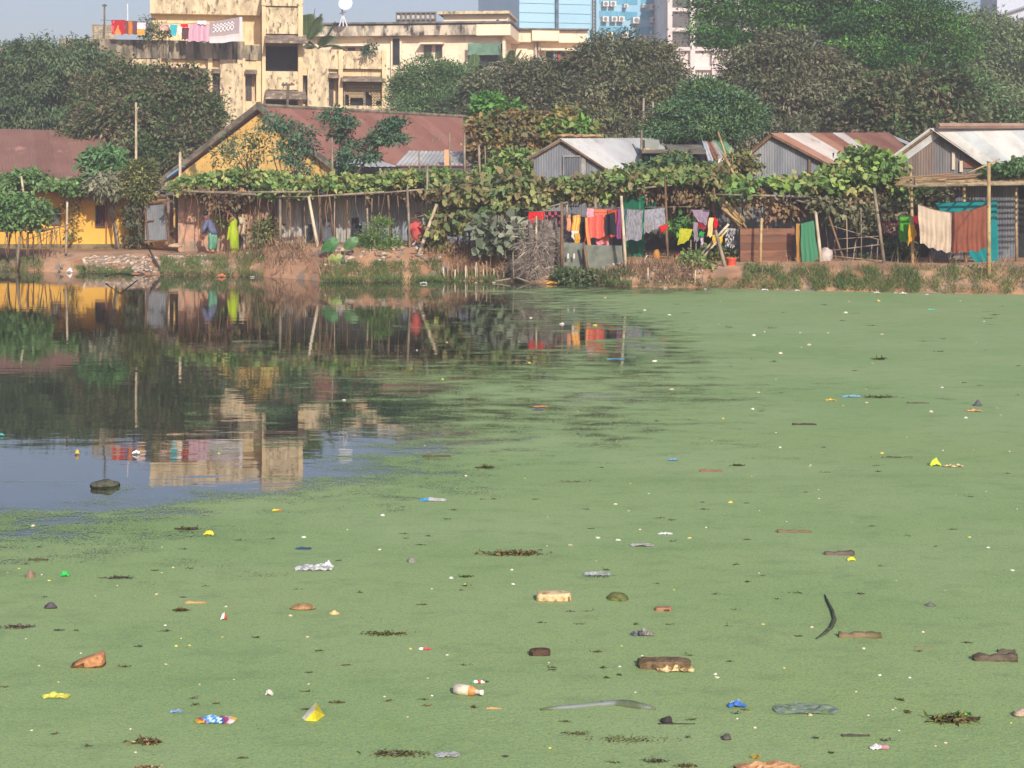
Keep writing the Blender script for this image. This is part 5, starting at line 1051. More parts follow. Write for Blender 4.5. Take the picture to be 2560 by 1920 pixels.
for a in ((836, 680, 832, 615, 50.0, .015), (842, 680, 872, 610, 50.0, .015), (838, 682, 838, 640, 50.0, .018)): mb = MB(); pole(mb, *a); mb.build('stalk', mat('green_stalk', C(140, 140, 84, .8)), t)

# ---------------------------------------------------------------- grass, stalks, rubble (nobody could count these)
def scatter(n, x0, x1, t0, t1, dens=None):
    out = []
    while len(out) < n:
        px = random.uniform(x0, x1); t = random.uniform(t0, t1); D = shoreD(px)+t
        if noise.noise(Vector((px*.03, t*1.5, 5)))+.45 < random.random()*.9: continue
        out.append((px, D))
    return out
def blades(name, patches, L_, W_, pal, lean=.5, m=LEAFD, shape='blade'):
    pos = []; T = []
    for n, x0, x1, t0, t1, zz in patches:
        for px, D in scatter(n, x0, x1, t0, t1):
            x = (px-CX)*D/F; pos.append((x, D, max(0.0, gz(px, D))+zz*random.random()))
    pos = np.array(pos); n = len(pos)
    d = np.stack([RNG.normal(0, lean, n), RNG.normal(-.15, lean, n), np.ones(n)], 1)
    tn = pick(pal, n)*(1+RNG.normal(0, .16, (n, 1)))
    V = leaves(pos, d, L_, W_, shape, 0, .3, .12)
    leafmesh(name, V, np.clip(tn, .004, .9), m, kind='stuff', org=(0, 0, 0))
GR = [C(84, 118, 58, K), C(100, 128, 70, K), C(70, 102, 50, K), C(118, 132, 80, K), C(132, 124, 86, K)]
blades('bank_grass', [(5200, 400, 660, -.35, 1.5, .12), (1500, 180, 330, -.2, .35, .05), (1500, -60, 110, -.2, 1.0, .05), (6800, 800, 1110, -.7, .75, .10), (1500, 1090, 1300, -.15, .3, .05), (2600, 1390, 1580, -.3, .6, .15), (8500, 1860, 2300, -.1, 1.25, .15), (3500, 2280, 2600, -.1, 1.4, .15), (900, 1580, 1860, -.15, .4, .05), (700, -300, 0, -.2, 2, .1), (2500, 2600, 3300, -.1, 1.4, .1)], .12, .016, GR)
blades('dry_stalks', [(520, 560, 830, -.1, 2.4, .1), (1100, 1070, 1310, .1, 3.0, .2), (700, 1560, 1760, .0, 1.2, .1), (260, 640, 760, .3, 2.2, .3), (160, 1900, 2300, .3, 1.6, .1), (120, 2280, 2560, .5, 2, .1)], .36, .02, [C(150, 124, 96, K), C(128, 100, 76, K), C(172, 146, 114, K), C(120, 84, 62, K)], lean=.45)
pos = []; 
for px, D in scatter(700, 215, 430, .05, 1.5)+scatter(300, 420, 520, .6, 2.2)+scatter(200, 800, 1100, .6, 2)+scatter(300, 1500, 1760, .1, 1.4): pos.append(((px-CX)*D/F, D, gz(px, D)))
mb = MB()
for k, p in enumerate(pos):
    s = random.uniform(.025, .075); mb.col(random.choice([C(190, 166, 142, .8), C(160, 142, 124, .8), C(206, 190, 170, .85), C(170, 130, 100, .8), C(140, 128, 116, .8)])); mb.ball(Vector(p)+Vector((0, 0, s*.3)), s*1.2, s, s*.7, nz=.5, seed=k, lv=(6, 4))
mb.build('rubble', TINT, None, kind='stuff', org=(0, 0, 0))
# ---------------------------------------------------------------- washing, cloths, household things
CLOTH = mat('cloth', WHITE, tint=True, rough=.95, spec=.1, transl=.12)
def cloth(name, label, cat, q, D, cfn, fold=4, amp=.03, group=None, seed=0, sag=0.0, hem=.03, nu=18, nv=10):
    """q: photo pixels TL, TR, BR, BL. A cloth folded over its line: front sheet with folds, and a shorter back sheet"""
    a, b, c, d = [P(x, y, D) for x, y in q]; rn = random.Random(seed+int(q[0][0])); ph = rn.random()*6; mb = MB()
    f2 = cfn if callable(cfn) else (lambda u, v, k=cfn: tuple(x*(.97+.22*noise.noise(Vector((u*5+ph, v*4, 1)))) for x in k))
    def fn(u, v, back=0.0, ln=1.0):
        p = a.lerp(b, u).lerp(d.lerp(c, u), v*ln)
        w_ = .7*math.sin(2*math.pi*fold*u+ph+v*.8+2*noise.noise(Vector((u*3, v*1.5, ph))))+.4*math.sin(2*math.pi*fold*2.3*u+ph*2)+1.1*noise.noise(Vector((u*fold, v*2.5, ph+9)))
        return Vector((p.x+.01*math.sin(9*v+ph), p.y+back-amp*w_*(.15+.85*v)*ln, p.z-sag*math.sin(math.pi*u)*(1-.0*v)-hem*v*(math.sin(2*math.pi*fold*.5*u+ph)+1.4*noise.noise(Vector((u*3.3, 2, ph))))))
    mb.grid(lambda u, v: fn(u, v), nu, nv, f2)
    mb.grid(lambda u, v: fn(u, v, .05, .82), nu, max(4, nv-3), f2)
    mb.grid(lambda u, v: fn(u, 0)+Vector((0, .05*v, .012*math.sin(math.pi*v))), nu, 2, f2)
    return mb.build(name, CLOTH, None, smooth=True, label=label, cat=cat, group=group)
def rect(x0, x1, y0, y1, s=0): return ((x0, y0), (x1, y0+s), (x1, y1+s), (x0, y1))
def stripes(cols, n, ax=0):
    return lambda u, v: cols[int((u if ax == 0 else v)*n) % len(cols)]
def speck(c1, c2, th=.15, sc=14): return lambda u, v: c1 if noise.noise(Vector((u*sc, v*sc, 3))) < th else c2
def line(label, pts, r=.008):
    mb = MB(); mb.tube([P(*p) for p in pts], r, 4); mb.build('clothesline', mat('cord', C(110, 100, 90)), None, label=label, cat='clothesline')
# roof of the yellow block
RD = 87.0
line('washing line across the yellow block roof', [(250, 50, RD), (340, 53, RD), (460, 60, RD), (522, 54, RD), (610, 40, RD)], .012)
cloth('hanging_cloth', 'red cloth with an orange triangle hung on the roof of the yellow block', 'cloth', rect(278, 312, 50, 86), RD, lambda u, v: C(226, 150, 80) if abs(u-.5) < (v-.35)*.4 and v > .4 else (C(214, 120, 110) if u < .22 and noise.noise(Vector((u*40, v*30, 0))) > .1 else C(188, 42, 52)))
cloth('hanging_cloth', 'brown cloth with a bright orange stripe hung beside the red cloth on the roof', 'cloth', rect(312.5, 343, 53, 86), RD, lambda u, v: C(206, 124, 50) if .28 < u < .62 else (C(128, 74, 66) if u < .28 else C(112, 76, 84)))
cloth('garment', 'pink and white blouse on the roof washing line', 'garment', rect(343, 364, 57, 73), RD, speck(C(232, 196, 206), C(244, 236, 236), .0))
cloth('garment', 'mustard-yellow cloth below the pink blouse on the roof', 'garment', rect(343, 362, 73, 88), RD-.1, C(220, 168, 76))
cloth('garment', 'cyan garment on the roof washing line', 'garment', ((425, 61), (443, 63), (440, 90), (428, 88)), RD, C(66, 184, 200))
cloth('garment', 'white shirt beside the cyan garment on the roof', 'garment', ((444, 66), (455, 67), (453, 88), (446, 86)), RD, C(232, 226, 222))
cloth('garment', 'bright red garment high on the roof washing line', 'garment', rect(452, 470, 60, 69), RD, C(226, 48, 60))
cloth('hanging_cloth', 'dark maroon cloth under the bright red garment on the roof', 'cloth', rect(454, 473, 70, 99), RD+.1, C(104, 72, 76))
cloth('hanging_cloth', 'pale pink sheet hung on the roof of the yellow block', 'cloth', ((474, 58), (522, 60), (523, 104), (470, 103)), RD, stripes([C(224, 176, 194, .85), C(230, 188, 202, .85), C(216, 166, 186, .85)], 11), fold=5)
cloth('garment', 'white cloth folded above the pale pink sheet', 'garment', rect(494, 515, 52, 61), RD-.1, C(244, 240, 240))
cloth('blanket', 'grey and white patterned blanket hung slanting on the roof', 'blanket', ((523, 56), (605, 42), (606, 102), (523, 108)), RD, lambda u, v: C(214, 210, 210) if v > .8 or u > .93 else (C(170, 152, 152) if v < .12 or not (.12 < u < .74 and v < .5) else (C(232, 228, 228) if (int(u*18)+int(v*12)) % 2 else C(150, 136, 138))) if v < .55 else (C(176, 160, 158) if v < .66 else C(214, 204, 202)), fold=2, amp=.02, nu=36, nv=16)
cloth('hanging_cloth', 'small cream cloth on the yellow block roof behind the plants', 'cloth', rect(400, 420, 60, 76), RD+.2, speck(C(176, 120, 110), C(226, 206, 190), .0))
tree('roof_plants', 'potted plants crowding the yellow block roof between the washing', 392, 87.6, [lob(370, 62, 14, 16, 87.8), lob(390, 84, 28, 16, 87.8), lob(410, 80, 16, 14, 87.8), lob(380, 92, 20, 8, 87.8)], OLIVE+DUSTY, clumps=40, per=30, sig=(.16, .16, .14), Lw=(.16, .07), tr=.03, cat='plants')
cloth('garment', 'blue and pink garments hung in the yellow block balcony', 'garments', rect(468, 500, 190, 214), 88.9, lambda u, v: C(74, 86, 160) if u < .6 else C(196, 70, 110))
# washing in the middle of the bank
line('washing line with the red and black cloths', [(1310, 528, 49.6), (1360, 529, 49.6), (1405, 528, 48.4), (1470, 540, 48.8)])
line('long washing line with the coral and grey cloths', [(1466, 520, 48.9), (1530, 524, 48.9), (1553, 523, 47.6), (1610, 525, 48.6), (1664, 518, 48.7)])
line('washing line from the red cloth to the mauve cloth', [(1650, 563, 48.6), (1694, 572, 48.8), (1730, 526, 49), (1790, 528, 49.4)])
cl = [
 ('hanging_cloth', 'bright red cloth hung behind the grey brushwood heap', 'cloth', ((1322, 531), (1362, 530), (1357, 572), (1318, 568)), 49.4, C(206, 44, 46)),
 ('hanging_cloth', 'black cloth with pinkish rings beside the bright red one', 'cloth', rect(1363, 1402, 529, 574), 49.4, lambda u, v: C(40, 34, 40) if math.sin(u*16)*math.sin(v*18) > -.1 else C(176, 76, 88)),
 ('garment', 'narrow salmon garment hung next to the thick brown post', 'garment', rect(1417, 1427, 538, 578), 48.8, C(224, 156, 120)),
 ('garment', 'orange-yellow shirt on the washing line', 'garment', ((1433, 540), (1452, 538), (1447, 580), (1428, 582)), 48.8, stripes([C(232, 160, 62), C(246, 196, 120)], 5)),
 ('garment', 'white rag below the orange-yellow shirt', 'garment', rect(1429, 1447, 578, 596), 48.75, C(222, 214, 200)),
 ('garment', 'small gold cloth hanging at the bottom of the white rag', 'garment', rect(1437, 1450, 584, 611), 48.7, C(214, 160, 64)),
 ('garment', 'long black garment beside the orange-yellow shirt', 'garment', ((1451, 542), (1463, 544), (1460, 612), (1447, 600)), 48.85, C(38, 40, 46)),
 ('garment', 'pale pink cloth above the big coral cloth', 'garment', rect(1467, 1485, 521, 548), 48.9, C(228, 162, 172)),
 ('hanging_cloth', 'big coral-red cloth folded over the washing line', 'cloth', ((1463, 546), (1513, 537), (1513, 592), (1462, 600)), 48.6, stripes([C(214, 98, 84), C(206, 86, 76), C(222, 116, 98)], 9)),
 ('hanging_cloth', 'orange-coral cloth at the back of the washing line', 'cloth', rect(1486, 1520, 524, 548), 49.1, C(228, 122, 92)),
 ('garment', 'long peach sleeve dangling below the coral cloth', 'garment', ((1462, 545), (1468, 545), (1481, 642), (1472, 644)), 48.5, C(232, 156, 98)),
 ('garment', 'black trousers draped over the coral cloths', 'garment', ((1513, 538), (1537, 531), (1542, 588), (1516, 588)), 48.45, C(40, 46, 54)),
 ('hanging_cloth', 'rust-coral cloth behind the black trousers', 'cloth', rect(1520, 1553, 524, 592), 49.0, C(190, 78, 58)),
 ('hanging_cloth', 'purple cloth beside the pale leaning post', 'cloth', ((1545, 524), (1563, 523), (1560, 600), (1540, 596)), 48.9, stripes([C(152, 74, 126), C(104, 84, 140), C(172, 70, 100)], 5)),
 ('hanging_cloth', 'orange and pink folded cloths under the coral cloth', 'cloth', rect(1490, 1522, 592, 612), 48.8, lambda u, v: C(216, 120, 80) if v < .5 else C(224, 138, 152)),
 ('garment', 'grey patterned shirt hanging by its hem', 'garment', ((1567, 523), (1607, 526), (1604, 600), (1563, 601)), 48.5, speck(C(146, 146, 152), C(126, 124, 132), .05, 30)),
 ('garment', 'second grey patterned garment with a torn hem', 'garment', ((1611, 526), (1661, 520), (1664, 562), (1612, 582)), 48.5, speck(C(156, 156, 162), C(134, 134, 142), .05, 30)),
 ('garment', 'lower flap of grey cloth under the torn grey garment', 'garment', ((1609, 556), (1632, 553), (1630, 580), (1610, 584)), 48.45, speck(C(150, 146, 146), C(130, 126, 128), .05, 30)),
 ('garment', 'small bright red rag tied on the thin brown post', 'garment', ((1648, 566), (1672, 563), (1664, 574), (1655, 584)), 48.4, C(212, 38, 40)),
 ('hanging_cloth', 'lime-yellow cloth hanging crookedly', 'cloth', ((1700, 571), (1732, 574), (1722, 602), (1694, 614)), 48.3, speck(C(184, 184, 50), C(166, 164, 44), .1, 8)),
 ('hanging_cloth', 'mauve-grey shawl hung in a swag', 'cloth', ((1728, 525), (1774, 526), (1766, 562), (1742, 552)), 48.9, C(150, 132, 150)),
 ('hanging_cloth', 'thin mauve-grey tail of cloth below the shawl', 'cloth', ((1733, 555), (1744, 558), (1746, 602), (1735, 603)), 48.9, C(152, 138, 148)),
 ('garment', 'dark red blouse under the mauve-grey shawl', 'garment', ((1740, 550), (1768, 556), (1764, 575), (1746, 570)), 48.95, C(146, 44, 54)),
 ('garment', 'small emerald green cloth under the dark red blouse', 'garment', ((1748, 580), (1762, 582), (1758, 590), (1749, 592)), 48.8, C(40, 160, 84)),
 ('garment', 'white and lilac strip of cloth near the leaning bamboo', 'garment', rect(1752, 1758, 596, 622), 48.7, C(206, 180, 206)),
 ('garment', 'cream cloth hung in front of the dark post', 'garment', ((1772, 545), (1784, 545), (1780, 594), (1768, 590)), 48.9, C(232, 204, 146)),
 ('garment', 'bright red cloth beside the cream one', 'garment', ((1783, 545), (1790, 544), (1798, 562), (1786, 572)), 48.9, C(214, 32, 38)),
 ('garment', 'yellow cloth draped over the leaning bamboo', 'garment', ((1794, 595), (1808, 588), (1804, 612), (1797, 613)), 47.5, C(226, 184, 60)),
 ('garment', 'second smaller yellow cloth on the leaning bamboo', 'garment', ((1780, 588), (1792, 588), (1790, 612), (1783, 610)), 47.6, C(220, 182, 70)),
 ('hanging_cloth', 'black cloth with white spots by the plank fence', 'cloth', ((1816, 570), (1838, 572), (1836, 620), (1812, 620)), 47.9, speck(C(70, 68, 72), C(210, 206, 202), .14, 12)),
 ('tarpaulin', 'dark green tarpaulin behind the grey shirts', 'tarpaulin', rect(1560, 1612, 490, 650), 49.9, speck(C(28, 96, 72), C(36, 140, 96), .3, 6)),
 ('tarpaulin', 'piece of teal-green sheet hung under the yellow-green creeper', 'tarpaulin', rect(1612, 1640, 484, 520), 50.1, C(26, 84, 70)),
 ('hanging_cloth', 'green cloth hung on the post beside the plank fence', 'cloth', ((2002, 560), (2034, 552), (2046, 646), (2004, 668)), 46.9, stripes([C(72, 134, 98), C(64, 122, 90)], 7)),
 ('hanging_cloth', 'narrow ochre cloth at the edge of the green one', 'cloth', ((1990, 560), (2000, 560), (2002, 668), (1992, 664)), 47, C(178, 134, 74)),
 ('blanket', 'cream-white blanket hung on a line between the bamboo posts', 'blanket', ((2294, 511), (2380, 532), (2376, 631), (2300, 606)), 45.6, C(216, 196, 172, .82)),
 ('blanket', 'brown blanket hung next to the cream-white one', 'blanket', ((2380, 532), (2467, 513), (2469, 618), (2378, 632)), 45.6, C(140, 84, 66)),
 ('tarpaulin', 'teal sheet hung behind the blankets', 'tarpaulin', ((2338, 508), (2492, 502), (2496, 656), (2444, 662)), 46.8, C(20, 128, 130)),
 ('hanging_cloth', 'bright green cloth hung beside the yellow one on the bamboo post', 'cloth', rect(2248, 2278, 542, 602), 46.9, C(86, 164, 52)),
 ('hanging_cloth', 'yellow cloth knotted on the bamboo rack post', 'cloth', ((2272, 563), (2286, 563), (2293, 590), (2270, 614)), 46.0, C(216, 166, 50)),
 ('hanging_cloth', 'dark red cloth just behind the yellow one', 'cloth', rect(2283, 2296, 540, 600), 46.4, C(144, 30, 44)),
 ('hanging_cloth', 'dark red flowered cloth hung in the shade under the creeper', 'cloth', rect(2196, 2244, 535, 590), 47.9, speck(C(92, 42, 50), C(150, 120, 110), .22, 10)),
]
for k, (nm, lb, ct, q, D, cf) in enumerate(cl):
    big_ = 'blanket' in nm
    cloth(nm, lb, ct, q, D, cf, fold=7 if big_ else 3, amp=.05 if big_ else .025, seed=k, sag=.05 if big_ else .0, nu=42 if big_ else 18)
line('rope holding the cream and brown blankets', [(2279, 502, 46.1), (2295, 511, 45.6), (2340, 525, 45.6), (2380, 532, 45.6), (2430, 524, 45.6), (2472, 509, 43.95)], .012)
line('thin line slanting from the rack to the shed', [(2472, 560, 44), (2520, 500, 48.5)], .006)
# household things
for k, (x0, x1, y0, y1, D, tl) in enumerate(((1409, 1460, 606, 692, 48.5, 0), (1463, 1555, 612, 690, 48.2, .12))):
    mb = MB(); f = Fac((x0+x1)/2, D, 0); a, b, c, d = f.at(x0, y0), f.at(x1, y0+2), f.at(x1+2, y1), f.at(x0-2, y1)
    lean = Vector((0, .35, 0)); mb.hexa([d-lean*.5, c-lean*.5, c-lean*.5+Vector((0, .03, 0)), d-lean*.5+Vector((0, .03, 0)), a, b, b+Vector((0, .03, 0)), a+Vector((0, .03, 0))])
    mb.build('metal_sheet', mat('grey_green_sheet', C(134, 138, 124, .75), C(104, 110, 100, .75), sc=1.3, c3=C(150, 130, 100, .8), sc3=1.8), None, label=('narrow grey-green metal sheet leaning beside the thick brown post', 'wide grey-green metal sheet leaning below the coral cloths')[k], cat='metal sheet')
    if k == 0:
        for xx in (1420, 1435): q = MB(); q.tube([P(xx, 634, 48.2), P(xx, 646, 48.2)], .03, 5); q.build('strip', mat('pale_strip', C(210, 206, 198)), bpy.data.objects['metal_sheet'])
mb = MB()
for (px, py, rx, ry, rz) in ((1345, 640, .62, .4, .95), (1375, 610, .4, .3, .7), (1315, 672, .5, .4, .4)): mb.ball(P(px, py, 49), rx, ry, rz, nz=.5, sc=3, seed=px, lv=(20, 14))
mb.build('brushwood_heap', mat('grey_net', C(150, 138, 126, .8), C(112, 102, 96, .8), sc=5, c3=C(80, 76, 74), sc3=4, lo3=.55, hi3=.65, bump=1, bsc=14), None, smooth=True, label='grey heap of old netting and brushwood on the bank', cat='heap')
V, T = cloud([lob(1345, 620, 52, 66, 48.8, .5), lob(1318, 668, 46, 26, 48.6, .4)], 160, 12, (.1, .1, .12), .3, .02, [C(160, 146, 132, K), C(128, 116, 106, K), C(180, 166, 148, K)], shape='blade', up=.2)
leafmesh('twigs', V, T, LEAFD, bpy.data.objects['brushwood_heap'])
def pot(name, label, px, py, D, prof, col_, cat, tilt=0):
    mb = MB(); c = P(px, py, D); mb.loft([(c+Vector((0, 0, z)), r, r) for r, z in prof], n=14); return mb.build(name, col_, None, smooth=True, label=label, cat=cat)
o = pot('bucket', 'orange-red plastic bucket on the bank beside the leaning post', 1828, 682, 47.2, [(.10, 0), (.12, .15), (.155, .40), (.17, .41), (.17, .44), (.15, .44), (.11, .05)], mat('red_plastic', C(220, 92, 70), C(200, 76, 60), sc=3, rough=.45), 'bucket')
pot('jug', 'red plastic jug standing by the stubby white post', 1689, 671, 48, [(.06, 0), (.10, .03), (.11, .12), (.07, .2), (.03, .24), (.04, .28)], mat('bright_red_plastic', C(216, 40, 40), rough=.4), 'jug')
mb = MB(); c = P(1689, 650, 48); mb.tube([c+Vector((.02, 0, 0)), c+Vector((-.07, 0, -.05)), c+Vector((-.1, 0, -.15))], .015, 5); mb.build('handle', MATS['bright_red_plastic'], bpy.data.objects['jug'])
pot('pot', 'dark red pot in the shade behind the red jug', 1694, 650, 49.2, [(.05, 0), (.1, .04), (.12, .12), (.09, .2), (.07, .22)], mat('dark_red', C(140, 30, 46), rough=.5), 'pot')
pot('bucket', 'small pink-red tub on the ground below the orange-red bucket', 1832, 694, 46.9, [(.07, 0), (.09, .14), (.1, .17), (.08, .17)], mat('pink_red_plastic', C(220, 80, 84), rough=.45), 'tub')
mb = MB(); mb.ball(P(1641, 640, 49), .12, .12, .2, nz=.3, seed=3); mb.build('sack', mat('orange_sack', C(196, 136, 66, .85), C(160, 108, 54), sc=5), None, smooth=True, label='upright orange-brown sack on the bank behind the post stubs', cat='sack')
mb = MB(); mb.ball(P(1706, 662, 48.6), .17, .14, .1, nz=.35, seed=5); mb.build('sack', mat('tan_sack', C(190, 146, 90, .85), C(160, 120, 76), sc=5), None, smooth=True, label='tan flattened sack beside the red jug', cat='sack')
mb = MB(); mb.ball(P(2064, 640, 47.2), .19, .17, .26, nz=.3, seed=8, lv=(14, 10)); mb.build('sack', mat('white_sack', C(206, 196, 188, .85), C(170, 156, 146), sc=4), None, smooth=True, label='bulging off-white sack behind the post with the green cloth', cat='sack')
mb = MB(); mb.tube([P(1618, 638, 48), P(1611, 650, 48), P(1612, 660, 48), P(1622, 662, 48)], [.012, .02, .04, .05], 6); mb.build('jug', mat('white_plastic', C(226, 218, 206), rough=.4), None, smooth=True, label='white scoop-like object lying on the bank under the green tarpaulin', cat='scoop')
h = thing('wooden_stand', P(1905, 706, 46), 'rough low wooden stand on the bank before the plank fence', 'stand')
for a in ((1880, 1892, 676, 704), (1920, 1930, 680, 708), (1880, 1930, 672, 678)): mb = MB(); f = Fac(1905, 46.2, 0); f.box(mb, *a, -.25, 0); mb.build('leg' if a[3] > 690 else 'top', WOOD, h)
mb = MB(); pole(mb, 1884, 688, 1922, 706, 45.9, .04); mb.build('brace', WOOD, h)
h = thing('bench', P(2040, 668, 47.5), 'low plank bench behind the green cloth', 'bench')
for a in ((2020, 2075, 655, 660), (2024, 2028, 660, 672), (2064, 2068, 660, 672)): mb = MB(); f = Fac(2040, 47.5, 0); f.box(mb, *a, -.3, 0); mb.build('seat' if a[3] < 662 else 'leg', WOOD, h)
mb = MB(); mb.ball(P(437, 615, 57.6), .24, .2, .1, nz=.3, seed=4, flat=-.05); mb.build('stone', mat('pale_stone', C(206, 176, 140, .85), C(176, 150, 120), sc=6), None, smooth=True, label='flat pale stone on the path below the tin gate', cat='stone')

# ---------------------------------------------------------------- people
SKIN = mat('brown_skin', C(150, 96, 70, .8), C(130, 82, 60, .8), sc=8, rough=.55)
HAIR = mat('black_hair', C(34, 30, 32, .7), rough=.5)
def body(parent, D, J, E, name='body'):
    """J: joint -> (px, py, depth offset, radius); one skin surface, root first"""
    names = list(J); vs = [P(J[n][0], J[n][1], D)+Vector((0, J[n][2], 0)) for n in names]
    es = [(names.index(a), names.index(b)) for a, b in E]; rr = [J[n][3] for n in names]
    for hd, el in (('hand_a', 'elbow_a'), ('hand_b', 'elbow_b')):         # palm, four fingers of unequal length and a thumb at its side
        if hd not in J: continue
        h = vs[names.index(hd)]; d = (h-vs[names.index(el)]).normalized(); s = d.cross(Vector((0, 1, .2))).normalized(); nrm = s.cross(d)
        pi = len(vs); vs.append(h+d*.05); rr.append(.028); es.append((names.index(hd), pi))
        for k, (off, ln) in enumerate(((-.03, .06), (-.01, .075), (.01, .07), (.03, .055))):
            i = len(vs); vs.append(h+d*(.085)+s*off); rr.append(.010); es.append((pi, i))
            vs.append(h+d*(.085+ln*.5)+s*off*1.2+nrm*.008); rr.append(.009); es.append((i, i+1))
            vs.append(h+d*(.08+ln)+s*off*1.25+nrm*.028); rr.append(.008); es.append((i+1, i+2))
        i = len(vs); vs.append(h+d*.045-s*.045+nrm*.01); rr.append(.011); es.append((names.index(hd), i)); vs.append(h+d*.085-s*.055+nrm*.02); rr.append(.009); es.append((i, i+1))
    org = ORG[parent.name]; me = bpy.data.meshes.new('tmp'); me.from_pydata([tuple(v-org) for v in vs], es, [])
    o = bpy.data.objects.new('tmp', me); COL.objects.link(o); o.modifiers.new('skin', 'SKIN')
    sv = me.skin_vertices[0].data
    for i, r in enumerate(rr): sv[i].radius = (r, r)
    sv[0].use_root = True
    ss = o.modifiers.new('sub', 'SUBSURF'); ss.levels = 2; ss.render_levels = 2
    dg = bpy.context.evaluated_depsgraph_get(); m2 = bpy.data.meshes.new_from_object(o.evaluated_get(dg)); bpy.data.objects.remove(o); m2.name = name
    m2.materials.clear(); m2.materials.append(SKIN)
    m2.polygons.foreach_set('use_smooth', [True]*len(m2.polygons))
    return link(name, m2, parent, None)
EDG = [('pelvis', 'spine'), ('spine', 'chest'), ('chest', 'neck'), ('neck', 'skull'), ('skull', 'crown'), ('skull', 'nose'), ('chest', 'sho_a'), ('sho_a', 'elbow_a'), ('elbow_a', 'hand_a'), ('chest', 'sho_b'), ('sho_b', 'elbow_b'), ('elbow_b', 'hand_b'),
       ('pelvis', 'hip_a'), ('hip_a', 'knee_a'), ('knee_a', 'ankle_a'), ('ankle_a', 'toe_a'), ('pelvis', 'hip_b'), ('hip_b', 'knee_b'), ('knee_b', 'ankle_b'), ('ankle_b', 'toe_b')]
def person(label, base, D, J, hair, parts):
    t = thing('person', base, label, 'person'); body(t, D, J, EDG)
    c = P(J['skull'][0], J['skull'][1], D)+Vector((0, J['skull'][2], 0))
    mb = MB(); mb.ball(c+Vector((hair[0]*1.8, hair[1], hair[2]*1.25)), .096, .1, .098, nz=.1)
    for a in hair[3:]: mb.tube([P(x, y, D)+Vector((0, dy, 0)) for x, y, dy, r in a], [r for x, y, dy, r in a], 7)
    mb.build('hair', HAIR, t, smooth=True)
    for sg in (-1, 1):
        mb = MB(); n_ = P(J['nose'][0], J['nose'][1], D)+Vector((0, J['nose'][2], 0)); fd = (n_-c).normalized(); sdv = fd.cross(Vector((0, 0, 1))).normalized()
        mb.ball(c+fd*.085+sdv*(.035*sg)+Vector((0, 0, .02)), .013, .013, .011); mb.build('eye', HAIR, t, smooth=True)
    for nm, m, rings, fold in parts:
        mb = MB(); mb.loft([(P(x, y, D)+Vector((0, dy, 0)), rx, ry) for x, y, dy, rx, ry in rings], n=20, fold=fold, nf=8, seed=len(nm)); mb.build(nm, m, t, smooth=True)
    return t
D = 56.3
BLUE = mat('blue_grey_shirt', C(112, 118, 148, .85), C(94, 100, 130, .85), sc=5); MINT = mat('mint_lungi', C(132, 186, 146, .9), C(86, 140, 116, .85), sc=7, st=(2.5, 1, .3), lo=.45, hi=.55)
t = person('person in a blue-grey shirt and mint-green lungi bending forward on the path', G(531, D), D,
  {'pelvis': (532, 582, .0, .13), 'spine': (529, 567, 0, .13), 'chest': (522, 553, 0, .13), 'neck': (516, 546, 0, .055), 'skull': (512, 537, 0, .095), 'crown': (513.5, 530, 0, .075), 'nose': (505, 538.5, 0, .02),
   'sho_a': (521, 552, -.17, .06), 'elbow_a': (513, 572, -.2, .042), 'hand_a': (507, 590, -.16, .03), 'sho_b': (521, 551, .17, .06), 'elbow_b': (511, 568, .22, .042), 'hand_b': (504, 585, .18, .03),
   'hip_a': (531, 588, -.1, .09), 'knee_a': (528, 612, -.1, .062), 'ankle_a': (526, 634, -.08, .038), 'toe_a': (520, 637.5, -.09, .03), 'hip_b': (533, 588, .1, .09), 'knee_b': (536, 612, .1, .062), 'ankle_b': (538.5, 634, .1, .038), 'toe_b': (533, 637.5, .09, .03)},
  (.015, 0, .035), [('shirt', BLUE, [(516, 547, 0, .08, .09), (520, 550, 0, .13, .19), (525, 561, 0, .15, .19), (530, 574, 0, .15, .18), (534, 586, 0, .16, .19)], .03), ('lungi', MINT, [(532, 581, 0, .15, .18), (532, 592, 0, .16, .2), (532, 605, 0, .155, .2), (531, 618, 0, .15, .19), (531, 624, 0, .13, .17)], .07)])
for sg, a, b, c in ((-1, 'sho', (520, 551), (512, 574)), (1, 'sho', (520, 550), (509, 570))):
    mb = MB(); mb.tube([P(521, 552, D)+Vector((0, .16*sg, 0)), P(513, 571, D)+Vector((0, .2*sg, 0)), P(508.5, 583, D)+Vector((0, .18*sg, 0))], [.085, .065, .055], 9); mb.build('sleeve', BLUE, t, smooth=True)
D = 56.4
LIMEC = mat('lime_sari', C(176, 198, 40, .9), C(150, 172, 34, .9), sc=4, st=(2, 1, .4), c3=C(160, 160, 60), sc3=3)
